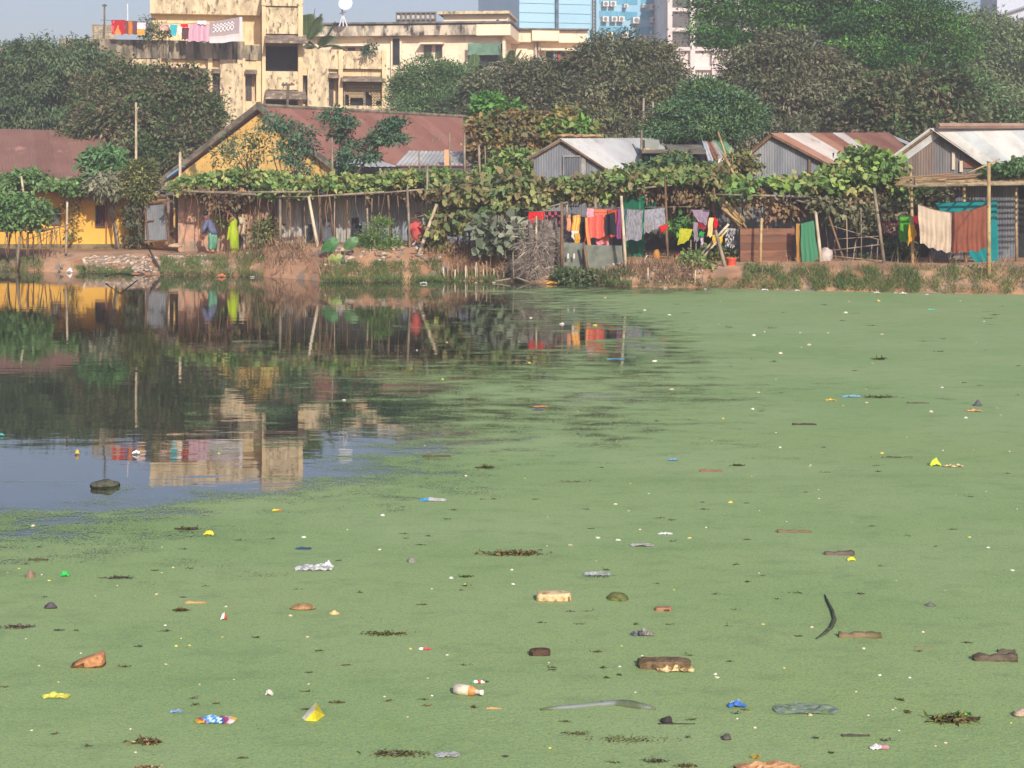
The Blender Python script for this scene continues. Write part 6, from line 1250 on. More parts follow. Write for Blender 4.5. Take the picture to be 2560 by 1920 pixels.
t = person('woman in a lime-green sari with long black hair raising a hand to her face', G(584, D), D,
  {'pelvis': (585, 583, 0, .13), 'spine': (584, 567, 0, .11), 'chest': (584, 553, 0, .12), 'neck': (581, 541, 0, .05), 'skull': (577.5, 531, 0, .092), 'crown': (579, 524, 0, .072), 'nose': (570.5, 532, 0, .018),
   'sho_a': (583, 548, -.16, .055), 'elbow_a': (570.5, 554, -.2, .038), 'hand_a': (571, 536, -.14, .028), 'sho_b': (584, 548, .16, .055), 'elbow_b': (578, 568, .22, .038), 'hand_b': (572, 583, .2, .028),
   'hip_a': (584, 590, -.1, .09), 'knee_a': (583, 612, -.1, .06), 'ankle_a': (577, 635, -.1, .035), 'toe_a': (570, 638, -.12, .028), 'hip_b': (587, 590, .1, .09), 'knee_b': (589, 612, .1, .06), 'ankle_b': (593, 635, .1, .035), 'toe_b': (586, 638, .1, .028)},
  (.03, 0, .03, [(581, 528, 0, .09), (588, 542, .05, .09), (592, 556, .06, .08), (594, 566, .05, .04)]),
  [('sari', LIMEC, [(582, 544, 0, .09, .13), (583.5, 552, 0, .14, .18), (583, 566, 0, .135, .16), (584, 580, 0, .165, .19), (585, 598, 0, .165, .19), (586, 615, 0, .165, .18), (586, 630, 0, .16, .17), (586, 634, 0, .14, .15)], .05)])
mb = MB(); mb.grid(lambda u, v: P(574-5*v+7*u, 566+34*v-3*u, D)+Vector((0, -.2-.03*math.sin(u*9), 0)), 8, 8); mb.grid(lambda u, v: P(574-5*v+7*u, 566+34*v-3*u, D)+Vector((0, -.18-.03*math.sin(u*9), 0)), 8, 8); mb.build('sari_end', LIMEC, t, smooth=True)
D = 57.3
CRM = mat('cream_shirt', C(226, 210, 176, .9), C(196, 178, 150, .85), sc=5); DTR = mat('dark_trousers', C(70, 70, 80, .8), C(54, 54, 62, .8), sc=5)
t = person('person in a cream shirt and dark trousers standing behind the woman in lime', G(604, D), D,
  {'pelvis': (604, 588, 0, .12), 'spine': (604, 572, 0, .12), 'chest': (604, 553, 0, .12), 'neck': (601, 541, 0, .055), 'skull': (598, 530.5, 0, .094), 'crown': (599, 523, 0, .075), 'nose': (591, 532, 0, .02),
   'sho_a': (605, 548, -.18, .055), 'elbow_a': (607, 568, -.22, .04), 'hand_a': (602, 586, -.2, .03), 'sho_b': (604, 548, .18, .055), 'elbow_b': (605, 568, .22, .04), 'hand_b': (601, 586, .2, .03),
   'hip_a': (603, 592, -.09, .085), 'knee_a': (602, 613, -.09, .06), 'ankle_a': (600, 633, -.09, .036), 'toe_a': (594, 636, -.1, .028), 'hip_b': (606, 592, .09, .085), 'knee_b': (607, 613, .09, .06), 'ankle_b': (608, 633, .09, .036), 'toe_b': (602, 636, .09, .028)},
  (.012, 0, .035), [('shirt', CRM, [(601, 542, 0, .08, .09), (604, 547, 0, .14, .2), (604, 560, 0, .15, .19), (604, 575, 0, .14, .18), (604, 594, 0, .15, .18)], .03), ('trousers', DTR, [(604, 588, 0, .14, .17), (604, 602, 0, .13, .19), (604, 618, 0, .11, .17), (604, 632, 0, .09, .15)], .04)])
for sg in (-1, 1):
    mb = MB(); mb.tube([P(604.5, 548, D)+Vector((0, .17*sg, 0)), P(606, 560, D)+Vector((0, .21*sg, 0))], [.08, .07], 9); mb.build('sleeve', CRM, t, smooth=True)
D = 51.9
REDS = mat('coral_red_shirt', C(208, 92, 88, .9), C(186, 72, 72, .9), sc=4)
t = person('person in a coral-red shirt crouching behind the bamboo trellis', G(1042, D), D,
  {'pelvis': (1047, 604, .1, .13), 'spine': (1045, 588, .05, .13), 'chest': (1040, 566, 0, .13), 'neck': (1040, 551, -.03, .055), 'skull': (1042, 541, -.06, .094), 'crown': (1044, 533, -.04, .075), 'nose': (1038, 543, -.15, .02),
   'sho_a': (1030, 560, -.06, .055), 'elbow_a': (1020, 580, -.2, .04), 'hand_a': (1026, 598, -.35, .03), 'sho_b': (1054, 562, .0, .055), 'elbow_b': (1060, 582, -.14, .04), 'hand_b': (1048, 600, -.34, .03),
   'hip_a': (1040, 606, -.05, .09), 'knee_a': (1030, 596, -.38, .065), 'ankle_a': (1032, 622, -.2, .04), 'toe_a': (1030, 626, -.34, .03), 'hip_b': (1054, 606, .0, .09), 'knee_b': (1060, 598, -.34, .065), 'ankle_b': (1056, 622, -.16, .04), 'toe_b': (1057, 626, -.3, .03)},
  (.02, .01, .03), [('shirt', REDS, [(1040, 553, -.03, .09, .1), (1040, 560, 0, .2, .14), (1041, 572, 0, .21, .17), (1043, 588, .03, .2, .18), (1045, 604, .06, .19, .19)], .03), ('wrapped_skirt', mat('checked_cloth', C(226, 214, 206, .9), C(90, 80, 84, .8), sc=9, lo=.48, hi=.52), [(1047, 600, -.02, .22, .24), (1046, 608, -.12, .26, .3), (1045, 618, -.14, .24, .27), (1045, 623, -.12, .2, .22)], .05)])
for sg, a in ((-1, ((1031, 560, -.05), (1022, 578, -.18))), (1, ((1053, 562, 0), (1059, 580, -.13)))):
    mb = MB(); mb.tube([P(x, y, D)+Vector((0, dy, 0)) for x, y, dy in a], [.08, .065], 9); mb.build('sleeve', REDS, t, smooth=True)
# ---------------------------------------------------------------- things floating on the pond
FM = {}
def fm(c1, c2, sc=9.0, k=.82, **kw):
    key = 'float_%02x%02x%02x_%02x%02x%02x' % (*c1, *c2)
    return mat(key, C(*c1, k), C(*c2, k), sc=sc, **kw)
def stone(px, py, w_, h_, c1, c2, label, name='stone', cat='stone', block=False, seed=0, dep=.6, wet=True, tip=0.0, wedge=0.0):
    p = W(px, py); s = p.y/F; rx = w_*s/2; hh = h_*s*.82; rn = random.Random(seed+px)
    mb = MB(); c = p+Vector((0, rx*dep, 0))
    if block:
        ax = Vector((rx, 0, tip*rx)); ay = Vector((0, rx*dep, 0)); n = 9
        def fn(d):
            q = Vector([math.copysign(abs(x)**.35, x) for x in d]); return ax*q.x*(1-.2*wedge*(q.z > 0)*(q.x < 0))+ay*q.y+Vector((0, 0, (hh*.75*q.z+hh*.1)*(1-wedge*.5*(1-q.x))))
        vs = []; fs = []; nu, nv = 20, 12
        for j in range(nv+1):
            ph = math.pi*j/nv
            for i in range(nu):
                th = 2*math.pi*i/nu; d = Vector((math.sin(ph)*math.cos(th), math.sin(ph)*math.sin(th), -math.cos(ph))); v = fn(d)*(1+.12*noise.noise(d*2.2+Vector((px, 0, 0)))); vs.append(c+v)
        for j in range(nv):
            for i in range(nu): i2 = (i+1) % nu; fs.append((j*nu+i, j*nu+i2, (j+1)*nu+i2, (j+1)*nu+i))
        mb.add(vs, fs)
    else: mb.ball(c, rx, rx*dep, hh, nz=.35, sc=1.6, seed=px, lv=(18, 12))
    if wet:
        zt = hh*.28; n0 = len(mb.f)
        for i, f in enumerate(mb.f):
            z = sum(mb.v[q][2] for q in f)/len(f); mb.t[i] = (.30, .32, .22) if z < zt+hh*.15*noise.noise(Vector(mb.v[f[0]])*30) else (1, 1, 1)
        mb.tinted = True
    mb.tinted = True
    return mb.build(name, mat('stone_%02x%02x%02x' % c1, C(*c1, .9), C(*c2, .9), sc=14, c3=C(*[int(x*.6) for x in c1], .9), sc3=26, lo3=.55, hi3=.68, tint=True, bump=.6, bsc=50), None, smooth=True, label=label, cat=cat)
def sheetlet(px, py, w_, h_, cfn, label, name='wrapper', cat='wrapper', ang=0.0, crump=.25, peak=0.0, m=None, seed=0, dep=None):
    """crumpled thin plastic lying on the duckweed: top and under side"""
    p = W(px, py); s = p.y/F; lx = w_*s; hz_ = h_*s; ly = dep or max(.5*lx, hz_*.8); ly = min(ly, lx*.7); rn = random.Random(seed+px*3+py); o = Vector((rn.random()*9, rn.random()*9, 0))
    ca, sa = math.cos(R(ang)), math.sin(R(ang)); mb = MB()
    def top(u, v):
        x = (u-.5)*lx; y = (v-.1)*ly; e = 1-.35*abs(2*v-1)**2*(.5+.5*noise.noise(Vector((u*3, 0, 2))+o)); x *= e
        nn2 = noise.noise(Vector((u*4, v*3, 0))+o); z = .006+hz_*(.30+.5*max(0, nn2)+crump*noise.noise(Vector((u*9, v*7, 1))+o))*math.sin(math.pi*min(1, max(0, u*.96+.02)))**.4
        z += peak*hz_*max(0, 1-abs(u-.5)*2.2)*max(0, 1-abs(v-.5)*1.6)
        return Vector((p.x+x*ca-y*sa*.3, p.y+y+x*sa, max(.006, z*(.35+.65*math.sin(math.pi*min(1, .12+v*.76))))))
    mb.grid(top, 14, 8, cfn if callable(cfn) else (lambda u, v: cfn)); mb.grid(lambda u, v: top(u, v)*1.0-Vector((0, 0, top(u, v).z-.003)), 14, 8, cfn if callable(cfn) else (lambda u, v: cfn))
    return mb.build(name, m or mat('plastic_film', WHITE, (.70, .69, .58), sc=22, lo=.42, hi=.66, tint=True, rough=.5, spec=.35), None, smooth=False, label=label, cat=cat)
def stick(px, py, w_, h_, c1, c2, label, name='driftwood', cat='driftwood', ang=0.0, bend=0.0, m=None, taper=.75, knots=0):
    p = W(px, py); s = p.y/F; lx = w_*s/2; r = h_*s*.45; n = 8; pts = []; rr = []
    for i in range(n+1):
        u = i/n*2-1; pts.append(p+Vector((lx*u, lx*u*math.tan(R(ang))*2.0+bend*lx*math.sin(3*u), r*.35+r*.15*math.sin(u*5+px)))); rr.append(r*(1-(1-taper)*(i/n))*(1+.18*math.sin(i*2.1+px)))
    mb = MB(); mb.tube(pts, rr, 8)
    return mb.build(name, m or fm(c1, c2, st=(.4, 1, 1), bump=.5, bsc=30), None, smooth=True, label=label, cat=cat)
def weed(px, py, w_, h_, pal, label, name='weed_clump', cat='weed', n=70, L_=None, shape='slim', group=None):
    n = int(n*1.7)
    p = W(px, py); s = p.y/F; rx = w_*s/2; L_ = L_ or max(.016, h_*s*.55)
    q = RNG.normal(0, .42, (n, 3))*np.array([rx, max(rx*.3, h_*s*.5), 0])+np.array([p.x, p.y+h_*s*.3, .004]); q[:, 2] += RNG.random(n)*h_*s*.25
    d = RNG.normal(0, 1, (n, 3))*np.array([1, .7, .16]); T = pick(pal, n)*(1+RNG.normal(0, .25, (n, 1)))
    V = leaves(q, d, L_, L_*.4, shape, 0, .8, .3); V[:, :, 2] = np.maximum(V[:, :, 2], .005)
    return leafmesh(name, V, np.clip(T, .004, .9), LEAFD, org=tuple(p), label=label, cat=cat, **({'group': group} if group else {}))
WD = [C(112, 100, 68, .9), C(88, 80, 56, .9), C(132, 116, 78, .9), C(112, 120, 64, .9), C(80, 74, 58, .9)]
WG = [C(98, 108, 56, .8), C(80, 92, 48, .8), C(120, 120, 64, .8), C(86, 80, 56, .8)]
WK = [C(82, 84, 76, .9), C(96, 94, 84, .9), C(68, 70, 66, .9), C(112, 106, 90, .9)]
WT = [C(172, 140, 100, .85), C(140, 110, 76, .85), C(110, 88, 60, .85), C(196, 166, 126, .85)]
GRYP = C(156, 160, 160, .85)
# stones and bricks
stone(254, 1222, 72, 22, (92, 92, 78), (66, 66, 56), 'smooth dark oval stone in the open water', dep=.7, seed=1)
stone(211, 1672, 92, 50, (196, 140, 96), (168, 116, 78), 'large orange-brown broken brick with a slanted top', 'brick', 'brick', True, 2, .5, tip=.10, wedge=.75)
stone(1385, 1506, 88, 30, (222, 196, 150), (196, 164, 116), 'pale cream oblong brick in the duckweed', 'brick', 'brick', True, 3, .5)
stone(1350, 1642, 52, 24, (92, 70, 56), (70, 54, 44), 'small dark brown brick below the cream one', 'brick', 'brick', True, 4, .5)
stone(1660, 1530, 44, 14, (176, 130, 100), (146, 104, 80), 'small reddish brick piece beside the mossy stone', 'brick', 'brick', True, 5, .5)
stone(1547, 1506, 58, 20, (112, 118, 66), (84, 92, 50), 'flat mossy green stone near the cream brick', seed=6, dep=.8, wet=False)
stone(124, 1524, 32, 19, (98, 90, 96), (70, 64, 66), 'small dark grey stone near the pond edge of the picture', seed=7)
stone(1818, 1853, 24, 19, (96, 90, 86), (72, 68, 64), 'small grey pointed stone near the tan rag', seed=8)
stone(2556, 1796, 44, 24, (186, 166, 146), (160, 140, 122), 'pale tan stone cut by the frame edge', seed=9)
stone(73, 1446, 26, 22, (146, 124, 104), (120, 100, 84), 'small brown cone-shaped stone in the film of duckweed', seed=10, wet=False)
stone(2327, 1518, 28, 10, (116, 112, 110), (90, 88, 86), 'flat little grey stone beside the dark floating strip', seed=11)
stone(1028, 1408, 20, 17, (146, 140, 136), (120, 116, 112), 'small pale grey cone of plastic', 'plastic_lump', 'litter', seed=12, wet=False)
stone(1663, 1676, 132, 30, (128, 106, 78), (100, 82, 60), 'long brown slab of styrofoam with a pale yellow edge', 'foam_slab', 'slab', True, 13, .4, wet=False)
sheetlet(1690, 1682, 96, 20, lambda u, v: C(206, 186, 134) if noise.noise(Vector((u*9, v*5, 2))) > -.1 else C(150, 120, 80), 'crumbling pale yellow rim on the long brown slab', 'foam_piece', 'foam', crump=.5, seed=3)
stone(756, 1528, 62, 18, (176, 142, 96), (132, 104, 68), 'tan coconut husk piece with a ragged top', 'husk', 'husk', False, 14, .5)
stone(835, 1538, 26, 12, (220, 192, 140), (190, 160, 110), 'small pale tan lump beside the coconut husk', 'husk', 'husk', False, 15, .6, wet=False)
# wood
stick(1986, 1332, 86, 13, (132, 112, 88), (96, 96, 60), 'straight brown log with mossy ends', 'log', 'log', taper=.9)
stick(2098, 1388, 74, 15, (122, 104, 96), (78, 74, 56), 'short dark plank floating below a white scrap', 'log', 'log', taper=1.5)
stick(2150, 1594, 106, 22, (142, 124, 96), (92, 84, 54), 'thick greyish log floating beside the curved black rope', 'log', 'log', ang=-1, taper=1.3)
stick(2487, 1652, 106, 28, (112, 98, 84), (70, 64, 44), 'heavy dark log with a broken upper branch', 'log', 'log', ang=-1, taper=1.2)
stick(2516, 1632, 44, 16, (104, 90, 82), (60, 54, 48), 'broken stub resting on the heavy dark log', 'log', 'log')
stick(1776, 1180, 56, 11, (146, 112, 88), (110, 84, 66), 'brown twig floating by a round weed clump', cat='driftwood')
stick(1092, 1143, 70, 9, (96, 84, 56), (74, 64, 44), 'thin dark stick on the edge of the sky reflection')
stick(2011, 1063, 60, 8, (78, 68, 54), (60, 54, 42), 'dark straight stick in the far duckweed', taper=1)
stick(2295, 1009, 54, 6, (98, 84, 68), (74, 64, 54), 'thin dark stick beyond the straight one in the far duckweed')
stick(2139, 1842, 70, 12, (82, 78, 70), (58, 56, 50), 'ragged dark strip of bark near the pink-white wrapper')
stick(96, 1402, 48, 11, (88, 82, 56), (66, 66, 44), 'mossy dark stick in the bluish film of water')
stick(2311, 1619, 52, 5, (156, 112, 70), (120, 90, 60), 'thin orange twig near the heavy dark log')
stick(1234, 1773, 38, 9, (214, 164, 104), (180, 130, 80), 'short orange wooden chip beside the bottle', 'wood_chip', 'wood chip')
stick(488, 1509, 52, 11, (204, 166, 112), (150, 116, 76), 'tan dry leaf stalk above a brown weed tuft', 'leaf_stalk', 'leaf')
stick(1692, 1812, 92, 8, (70, 66, 62), (52, 50, 48), 'thin black strip with a lump at one end')
stone(1668, 1811, 30, 22, (66, 62, 60), (50, 48, 46), 'black lump at the end of the thin strip', 'lump', 'litter', seed=21)
mb = MB(); q = [W(2062, 1490), W(2068, 1505), W(2080, 1528), W(2087, 1552), W(2078, 1572), W(2060, 1588), W(2040, 1600)]; mb.tube([v+Vector((0, 0, .008)) for v in q], [.004, .010, .013, .014, .013, .010, .004], 8)
mb.build('rope', fm((62, 64, 62), (88, 96, 70), sc=20, bump=1), None, smooth=True, label='curved black rope-like stalk lying on the duckweed', cat='rope')
# plastic
sheetlet(536, 1811, 106, 20, lambda u, v: [C(214, 168, 60), C(180, 60, 60), C(96, 160, 206), C(196, 216, 230), C(80, 150, 210), C(206, 226, 236), C(70, 90, 140), C(196, 70, 110), C(226, 196, 206), C(220, 176, 60)][min(9, int((u+.25*(v-.5)+.05*noise.noise(Vector((u*6, v*6, 0))))*10) if u+.25*(v-.5) > 0 else 0)], 'colourful blue, white and pink wrapper with orange ends', crump=.3)
mb = MB(); p = W(780, 1800); s = p.y/F; cc = [C(214, 200, 40, .9), C(226, 216, 190, .9), C(196, 180, 30, .9)]
a, b, c, d, e = p+Vector((-27*s, .02, .006)), p+Vector((4*s, .10, 30*s)), p+Vector((29*s, .06, .006)), p+Vector((-16*s, -.03, .006)), p+Vector((8*s, -.02, 28*s))
mb.add([a, b, e, d], [(0, 1, 2, 3)], cc[1]); mb.add([e, b, c], [(0, 1, 2)], cc[2]); mb.add([e, c, p+Vector((14*s, -.04, .006))], [(0, 1, 2)], cc[0]); mb.add([d, e, p+Vector((14*s, -.04, .006))], [(0, 1, 2)], cc[0]); mb.add([a, b, c], [(0, 2, 1)], cc[2]); mb.tinted = True
mb.build('carton', mat('plastic_film', WHITE, (.70, .69, .58), sc=22, lo=.42, hi=.66, tint=True, rough=.5, spec=.35), None, label='bright yellow folded packet with a white edge', cat='packet')
p = W(1168, 1748); s = p.y/F; mb = MB(); ax = Vector((.93, -.36, -.02)).normalized(); pts = [p+Vector((0, .06, .03))+ax*(k*s) for k in (-36, -34, -20, 6, 16, 24, 32, 36)]
mb.tube(pts, [.016, .029, .031, .030, .025, .014, .011, .010], 12); n = 12
for i in range(len(mb.f)): mb.t[i] = (C(196, 190, 180), C(190, 184, 174), C(206, 196, 176), C(206, 136, 76), C(198, 150, 100), C(190, 184, 176), C(206, 200, 194), C(196, 190, 180), C(196, 190, 180))[min(8, i//n)]
mb.tinted = True; o = mb.build('bottle', mat('plastic_film', WHITE, (.70, .69, .58), sc=22, lo=.42, hi=.66, tint=True, rough=.5, spec=.35), None, smooth=True, label='small white bottle with an orange band lying aslant', cat='bottle')
q = MB(); q.tube([pts[-1], pts[-1]+ax*(6*s)], .015, 10); q.build('cap', mat('white_plastic', C(226, 218, 206)), o)
sheetlet(137, 1748, 70, 17, C(206, 202, 92, .95), 'long lemon-yellow plastic strip near the orange-brown brick', 'plastic_bag', 'plastic', crump=.4)
sheetlet(521, 1340, 28, 15, C(222, 204, 60, .95), 'crumpled bright yellow wrapper by a dark weed clump', peak=.5)
sheetlet(161, 1444, 26, 18, C(40, 176, 76, .95), 'shiny emerald green foil scrap', 'foil', 'foil', peak=.5)
sheetlet(1843, 1772, 48, 26, lambda u, v: C(60, 106, 176) if v < .55 else C(170, 176, 190), 'blue packet with a grey upper edge', peak=.25, crump=.06)
sheetlet(783, 1428, 98, 20, lambda u, v: C(196, 196, 200) if noise.noise(Vector((u*8, v*6, 0))) > 0 else GRYP, 'grey crumpled plastic bag half sunk in the duckweed', 'plastic_bag', 'plastic bag', crump=.5)
sheetlet(819, 1424, 30, 30, C(206, 210, 212, .9), 'white peak of plastic rising beside the grey bag', 'plastic_bag', 'plastic bag', peak=.25, crump=.1)
sheetlet(1118, 1896, 66, 20, GRYP, 'translucent grey plastic bag at the end of the muddy mat', 'plastic_bag', 'plastic bag', crump=.4)
sheetlet(1493, 1440, 70, 12, C(172, 176, 174, .9), 'flat silvery plastic bag with dark trailing ends', 'plastic_bag', 'plastic bag')
weed(1493, 1444, 104, 8, WK, 'dark trailing weed under the silvery bag', n=60)
sheetlet(1605, 1368, 62, 13, C(164, 164, 156, .9), 'grey plastic scrap below a white one', 'plastic_bag', 'plastic')
sheetlet(1664, 1338, 38, 9, C(216, 222, 224, .95), 'white lens-shaped plastic scrap', 'plastic_bag', 'plastic')
sheetlet(1608, 1592, 62, 20, lambda u, v: C(84, 86, 92) if u < .5 else C(136, 132, 124), 'dark grey crumpled bag near the brown bits', 'plastic_bag', 'plastic bag', crump=.5)
sheetlet(2020, 1786, 166, 17, lambda u, v: C(124, 136, 120) if noise.noise(Vector((u*7, v*3, 4))) > .0 else C(112, 134, 92), 'long grey torn plastic sheet flat on the duckweed', 'plastic_sheet', 'plastic', crump=.35, dep=.16)
mb = MB(); p0 = W(1350, 1778); mb.tube([W(1350+k*29, y_)+Vector((0, 0, .008)) for k, y_ in enumerate((1778, 1775, 1773, 1771, 1768, 1765, 1763, 1764, 1768, 1773, 1776))], [.006, .012, .014, .016, .014, .018, .02, .026, .03, .022, .008], 8)
mb.build('plastic_strip', fm((126, 132, 128), (96, 104, 76), sc=8, rough=.5), None, smooth=True, label='very long thin grey plastic strip stretched across the duckweed', cat='plastic')
sheetlet(1562, 1762, 24, 9, C(216, 206, 186, .95), 'cream twist knotted on the long thin strip', 'plastic_twist', 'plastic')
sheetlet(2201, 1876, 52, 17, lambda u, v: C(224, 214, 216) if u < .6 else C(206, 140, 160), 'white and pink wrapper near the ragged strip of bark', ang=8)
sheetlet(1195, 1711, 36, 12, lambda u, v: [C(90, 160, 110), C(232, 230, 226), C(206, 80, 70), C(224, 222, 214)][min(3, int(u*4))], 'small green, white and red wrapper above the bottle', ang=8)
sheetlet(1062, 1627, 32, 9, lambda u, v: C(226, 220, 216) if u < .35 else C(200, 84, 92), 'small red wrapper with a white end')
sheetlet(440, 1785, 36, 15, C(120, 150, 176, .9), 'blue-grey crumpled plastic beside the colourful wrapper', 'plastic_bag', 'plastic')
sheetlet(1081, 1254, 70, 10, lambda u, v: C(90, 160, 206) if u < .35 else C(198, 194, 190), 'long blue and white plastic strip near the sky reflection', 'plastic_bag', 'plastic')
sheetlet(758, 1375, 42, 7, C(62, 82, 116, .9), 'thin navy-blue plastic strip in the film', 'plastic_bag', 'plastic')
sheetlet(559, 1552, 18, 17, lambda u, v: C(226, 222, 216) if u < .6 else C(190, 70, 56), 'little white and red bottle-cap scrap', 'cap', 'bottle cap', peak=.7)
sheetlet(2130, 994, 52, 9, C(136, 184, 214, .95), 'sky-blue plastic strip beside a long weed raft', 'plastic_bag', 'plastic')
sheetlet(2078, 1003, 30, 8, C(222, 190, 62, .95), 'yellow and white wrapper before the sky-blue strip')
sheetlet(2436, 1030, 44, 10, lambda u, v: C(214, 160, 96) if v < .5 else C(110, 120, 170), 'orange and blue wrapper below a dark bird-like scrap')
sheetlet(2446, 1016, 22, 14, C(84, 82, 96, .9), 'dark bird-like scrap of cloth in the far duckweed', 'scrap', 'scrap', peak=.8)
sheetlet(2130, 1404, 24, 13, C(214, 216, 50, .95), 'small vivid yellow wrapper near the short dark plank', ang=12, peak=.4)
sheetlet(692, 1279, 26, 9, lambda u, v: C(224, 196, 50) if u < .7 else C(206, 110, 70), 'yellow and orange wrapper at the sky reflection edge')
sheetlet(672, 1742, 22, 22, C(200, 194, 184, .95), 'small pale triangular scrap above the yellow packet', 'scrap', 'scrap', peak=.4, crump=.1)
sheetlet(2340, 1166, 30, 14, C(206, 220, 60, .95), 'lime-yellow bag standing beside a tan weed strip', 'plastic_bag', 'plastic bag', peak=1)
sheetlet(2386, 1169, 56, 10, lambda u, v: C(206, 190, 140) if noise.noise(Vector((u*14, v*6, 0))) > 0 else C(140, 130, 80), 'tan knobbly strip beside the lime-yellow bag', 'husk_strip', 'husk', crump=.5)
sheetlet(2329, 776, 20, 6, C(96, 206, 176, .95), 'tiny turquoise plastic piece in the farthest duckweed', 'plastic_piece', 'plastic')
sheetlet(1352, 1019, 38, 6, C(204, 146, 84, .95), 'flat orange scrap in the patchy duckweed', 'scrap', 'scrap')
sheetlet(1345, 1027, 30, 6, C(96, 84, 130, .95), 'flat purple scrap just before the orange one', 'scrap', 'scrap')
sheetlet(1539, 900, 46, 5, C(120, 170, 206, .95), 'thin pale blue strip floating below the reflected washing', 'plastic_piece', 'plastic')
sheetlet(1682, 1153, 28, 10, C(110, 156, 196, .95), 'sky-blue scrap in the mid-pond duckweed', 'plastic_piece', 'plastic')
sheetlet(339, 1136, 20, 14, C(232, 234, 236, .95), 'white plastic peak floating in the reflection of the roof washing', 'plastic_piece', 'plastic', peak=.3)
sheetlet(2, 1090, 16, 10, C(80, 190, 176, .95), 'teal plastic scrap in the dark tree reflection', 'plastic_piece', 'plastic')
sheetlet(192, 1137, 12, 12, C(214, 176, 70, .95), 'small yellow scrap in the dark tree reflection', 'plastic_piece', 'plastic', peak=.8)
sheetlet(173, 682, 16, 14, C(236, 236, 232, .95), 'white plastic bag at the waterline of the orange slope', 'plastic_bag', 'plastic bag', peak=.5)
sheetlet(1380, 711, 34, 12, C(222, 164, 60, .95), 'orange-yellow plastic bag at the waterline near the thick post', 'plastic_bag', 'plastic bag', peak=.4)
sheetlet(553, 693, 24, 9, C(196, 120, 80, .95), 'terracotta-coloured scrap on the grassy bank edge', 'scrap', 'scrap', peak=.8)
for k, (x, y, w_) in enumerate(((1059, 710, 20), (994, 690, 10), (1912, 727, 20), (1993, 728, 14), (1664, 722, 10), (1235, 708, 10), (2193, 734, 18), (2258, 736, 20), (2318, 738, 10), (1764, 724, 8), (1575, 716, 12), (2240, 734, 10), (630, 694, 12), (1190, 708, 8))):
    sheetlet(x, y, w_, w_*.45, C(226, 222, 214, .8), 'white plastic litter caught along the far bank waterline', 'bank_litter', 'litter', peak=.15, seed=k)['group'] = 'white litter along the far waterline'
p = W(1930, 1944); mb = MB()
def ragz(u, v):
    e = math.sin(math.pi*min(1, .03+u*.95))**.6*math.sin(math.pi*min(1, .05+v*.93))**.5
    r = 1-abs(2*noise.noise(Vector((u*3.1+v*1.4, v*1.2, 17)))); r2 = 1-abs(2*noise.noise(Vector((u*6-v*1.2, v*4, 3))))
    return .004+e*(.016+.034*max(0, r)**1.5*(1.2-.6*u)+.016*r2)
mb.grid(lambda u, v: p+Vector(((u-.5)*.33+.02*noise.noise(Vector((v*4, 1, u*3))), (v-.3)*.22, ragz(u, v))), 36, 22)
mb.grid(lambda u, v: p+Vector(((u-.5)*.33, (v-.3)*.22, .004)), 36, 22); mb.build('rag', fm((214, 168, 122), (186, 138, 94), sc=12), None, label='crumpled tan rag at the near edge of the pond', cat='rag')
weed(1890, 1898, 28, 12, [C(206, 166, 60), C(180, 130, 50)], 'yellow shreds caught on the tan rag', n=40)
# weed
weed(1282, 1388, 156, 22, WD+WT[:2], 'long ragged raft of brown water weed', n=260)
weed(466, 1326, 60, 16, WK+WD, 'dark weed clump beside the yellow wrapper', n=110)
weed(293, 1448, 76, 14, WK, 'flat dark weed patch in the film near the green foil', name='weed_foliage', n=110)
weed(43, 1572, 92, 17, [C(120, 108, 98, .8), C(92, 84, 74, .8), C(146, 130, 116, .8)], 'grey-brown tangle of debris and leaves', n=150)
weed(451, 1530, 40, 16, WD+WT[1:3], 'curled brown weed tuft under the tan leaf stalk', n=80)
weed(366, 1862, 66, 28, WD+WT, 'spiky brown weed tuft near the colourful wrapper', n=140)
weed(366, 1924, 70, 14, WT, 'brown dead leaves at the near edge of the pond', n=90)
weed(964, 1588, 132, 13, WG, 'long olive-green weed streak', n=190)
weed(994, 1890, 146, 20, WD+[C(150, 146, 140, .8)], 'muddy mat of weed and plastic', n=240)
weed(843, 1760, 36, 13, WD, 'small dark curled leaf above the near duckweed', n=46)
weed(1163, 1445, 42, 14, WG+LIME[:1], 'weed bit with a bright green leaf', n=56)
weed(2382, 1808, 104, 34, WD, 'big brown weed tangle carrying fresh green leaves', n=220)
weed(2408, 1800, 50, 36, BRIGHT+LIME, 'fresh green leaves on the big weed tangle', name='green_leaves', n=60)
weed(2202, 995, 84, 13, WG+WD, 'long weed raft behind the sky-blue strip', n=150)
weed(2198, 900, 36, 15, WG+[C(150, 160, 110, .8)], 'round weed clump in the far duckweed', n=80)
weed(1215, 1172, 40, 16, WG, 'pair of mossy weed humps on the sky reflection', n=90)
weed(1846, 1166, 34, 12, WG, 'small round weed clump near the brown twig', n=70)
weed(2240, 1145, 110, 7, WK+WG, 'long thin dark weed line with a white speck', n=110)
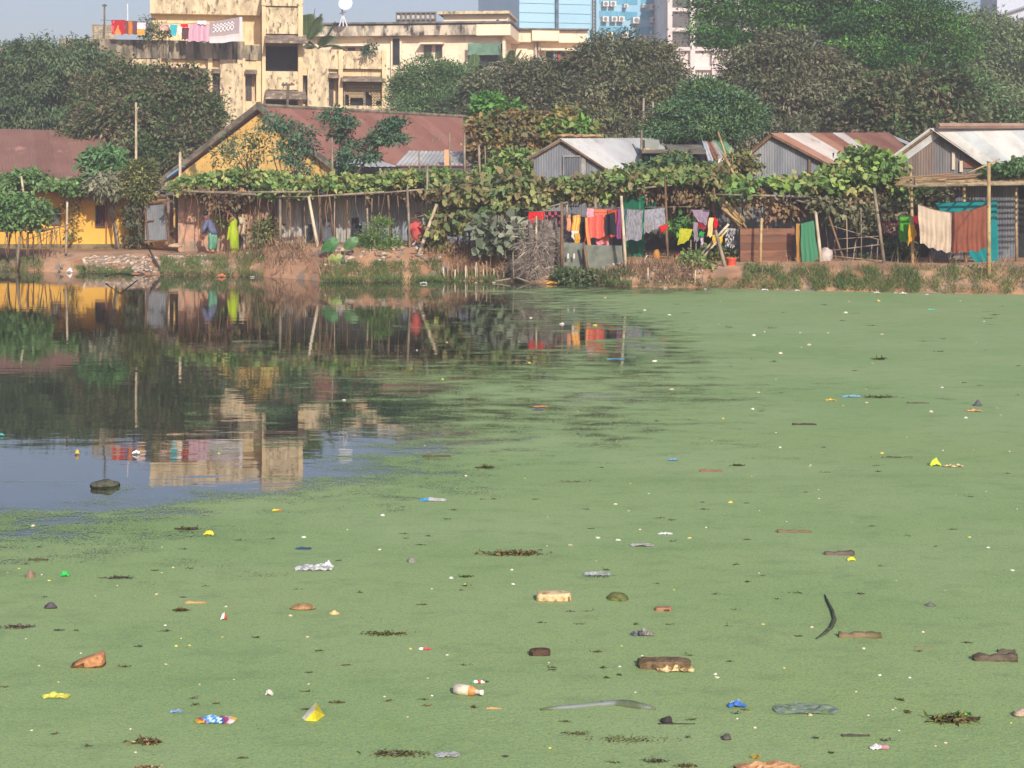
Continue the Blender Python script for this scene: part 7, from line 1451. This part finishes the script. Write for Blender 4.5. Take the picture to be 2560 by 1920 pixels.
weed(1570, 1852, 210, 8, WD, 'broken line of weed specks trailing over the near duckweed', name='weed_foliage', n=150)
weed(1440, 1837, 90, 5, WD, 'thin upper end of the broken weed trail', name='weed_foliage', n=60)
weed(1640, 1908, 64, 16, WK+WG, 'dark weed clump at the near edge of the pond', n=90)
weed(1713, 1920, 54, 14, WD, 'brown weed heap at the near edge beside the tan rag', n=80)
weed(1430, 1206, 90, 6, WT+WG, 'thin tan weed line below the mossy humps', n=80)
weed(2178, 815, 30, 5, WK, 'thin dark weed line in the farthest duckweed', n=40)
weed(2470, 797, 40, 6, WD, 'brown weed strip in the farthest duckweed', n=50)
weed(2350, 880, 36, 6, WD+WG, 'thin dark weed raft in the farther duckweed', n=50)
# countless-looking small bits, each a thing of its own
rn = random.Random(99)
KINDS = [('cream_scrap', 'tiny cream-white scrap floating on the duckweed', 'tiny cream-white scraps on the duckweed', [C(222, 210, 184, .85), C(226, 222, 214, .85), C(206, 188, 152, .85)], 125),
         ('yellow_scrap', 'tiny yellowish scrap floating on the duckweed', 'tiny yellowish scraps on the duckweed', [C(206, 196, 80), C(196, 180, 100)], 36)]
def spot():
    while True:
        v = rn.random(); py = 745+v**1.25*1165; px = rn.uniform(10, 2550)
        if rn.random() < cover(px, py)+.03: return px, py
for nm, lb, gp, cols, n in KINDS:
    for k in range(n):
        px, py = spot(); p = W(px, py); s = p.y/F; w_ = max(.014, (4+9*rn.random()**1.8)*s*(.9 if py > 1300 else .95)); mb = MB().col(rn.choice(cols))
        mb.ball(p+Vector((0, 0, .004)), w_*.55, w_*.4, w_*.34, nz=.6, sc=1.5, seed=k*3+len(nm), lv=(7, 5)); mb.build(nm, mat('plastic_film', WHITE, (.70, .69, .58), sc=22, lo=.42, hi=.66, tint=True, rough=.5, spec=.35), None, label=lb, cat='scrap', group=gp)
for k in range(170):
    px, py = spot(); weed(px, py, rn.uniform(12, 34), rn.uniform(3, 8), (WK, WD, WG)[k % 3], 'small dark bit of dead weed floating on the duckweed', 'weed_bit', n=rn.randint(10, 24), group='small bits of dead weed')
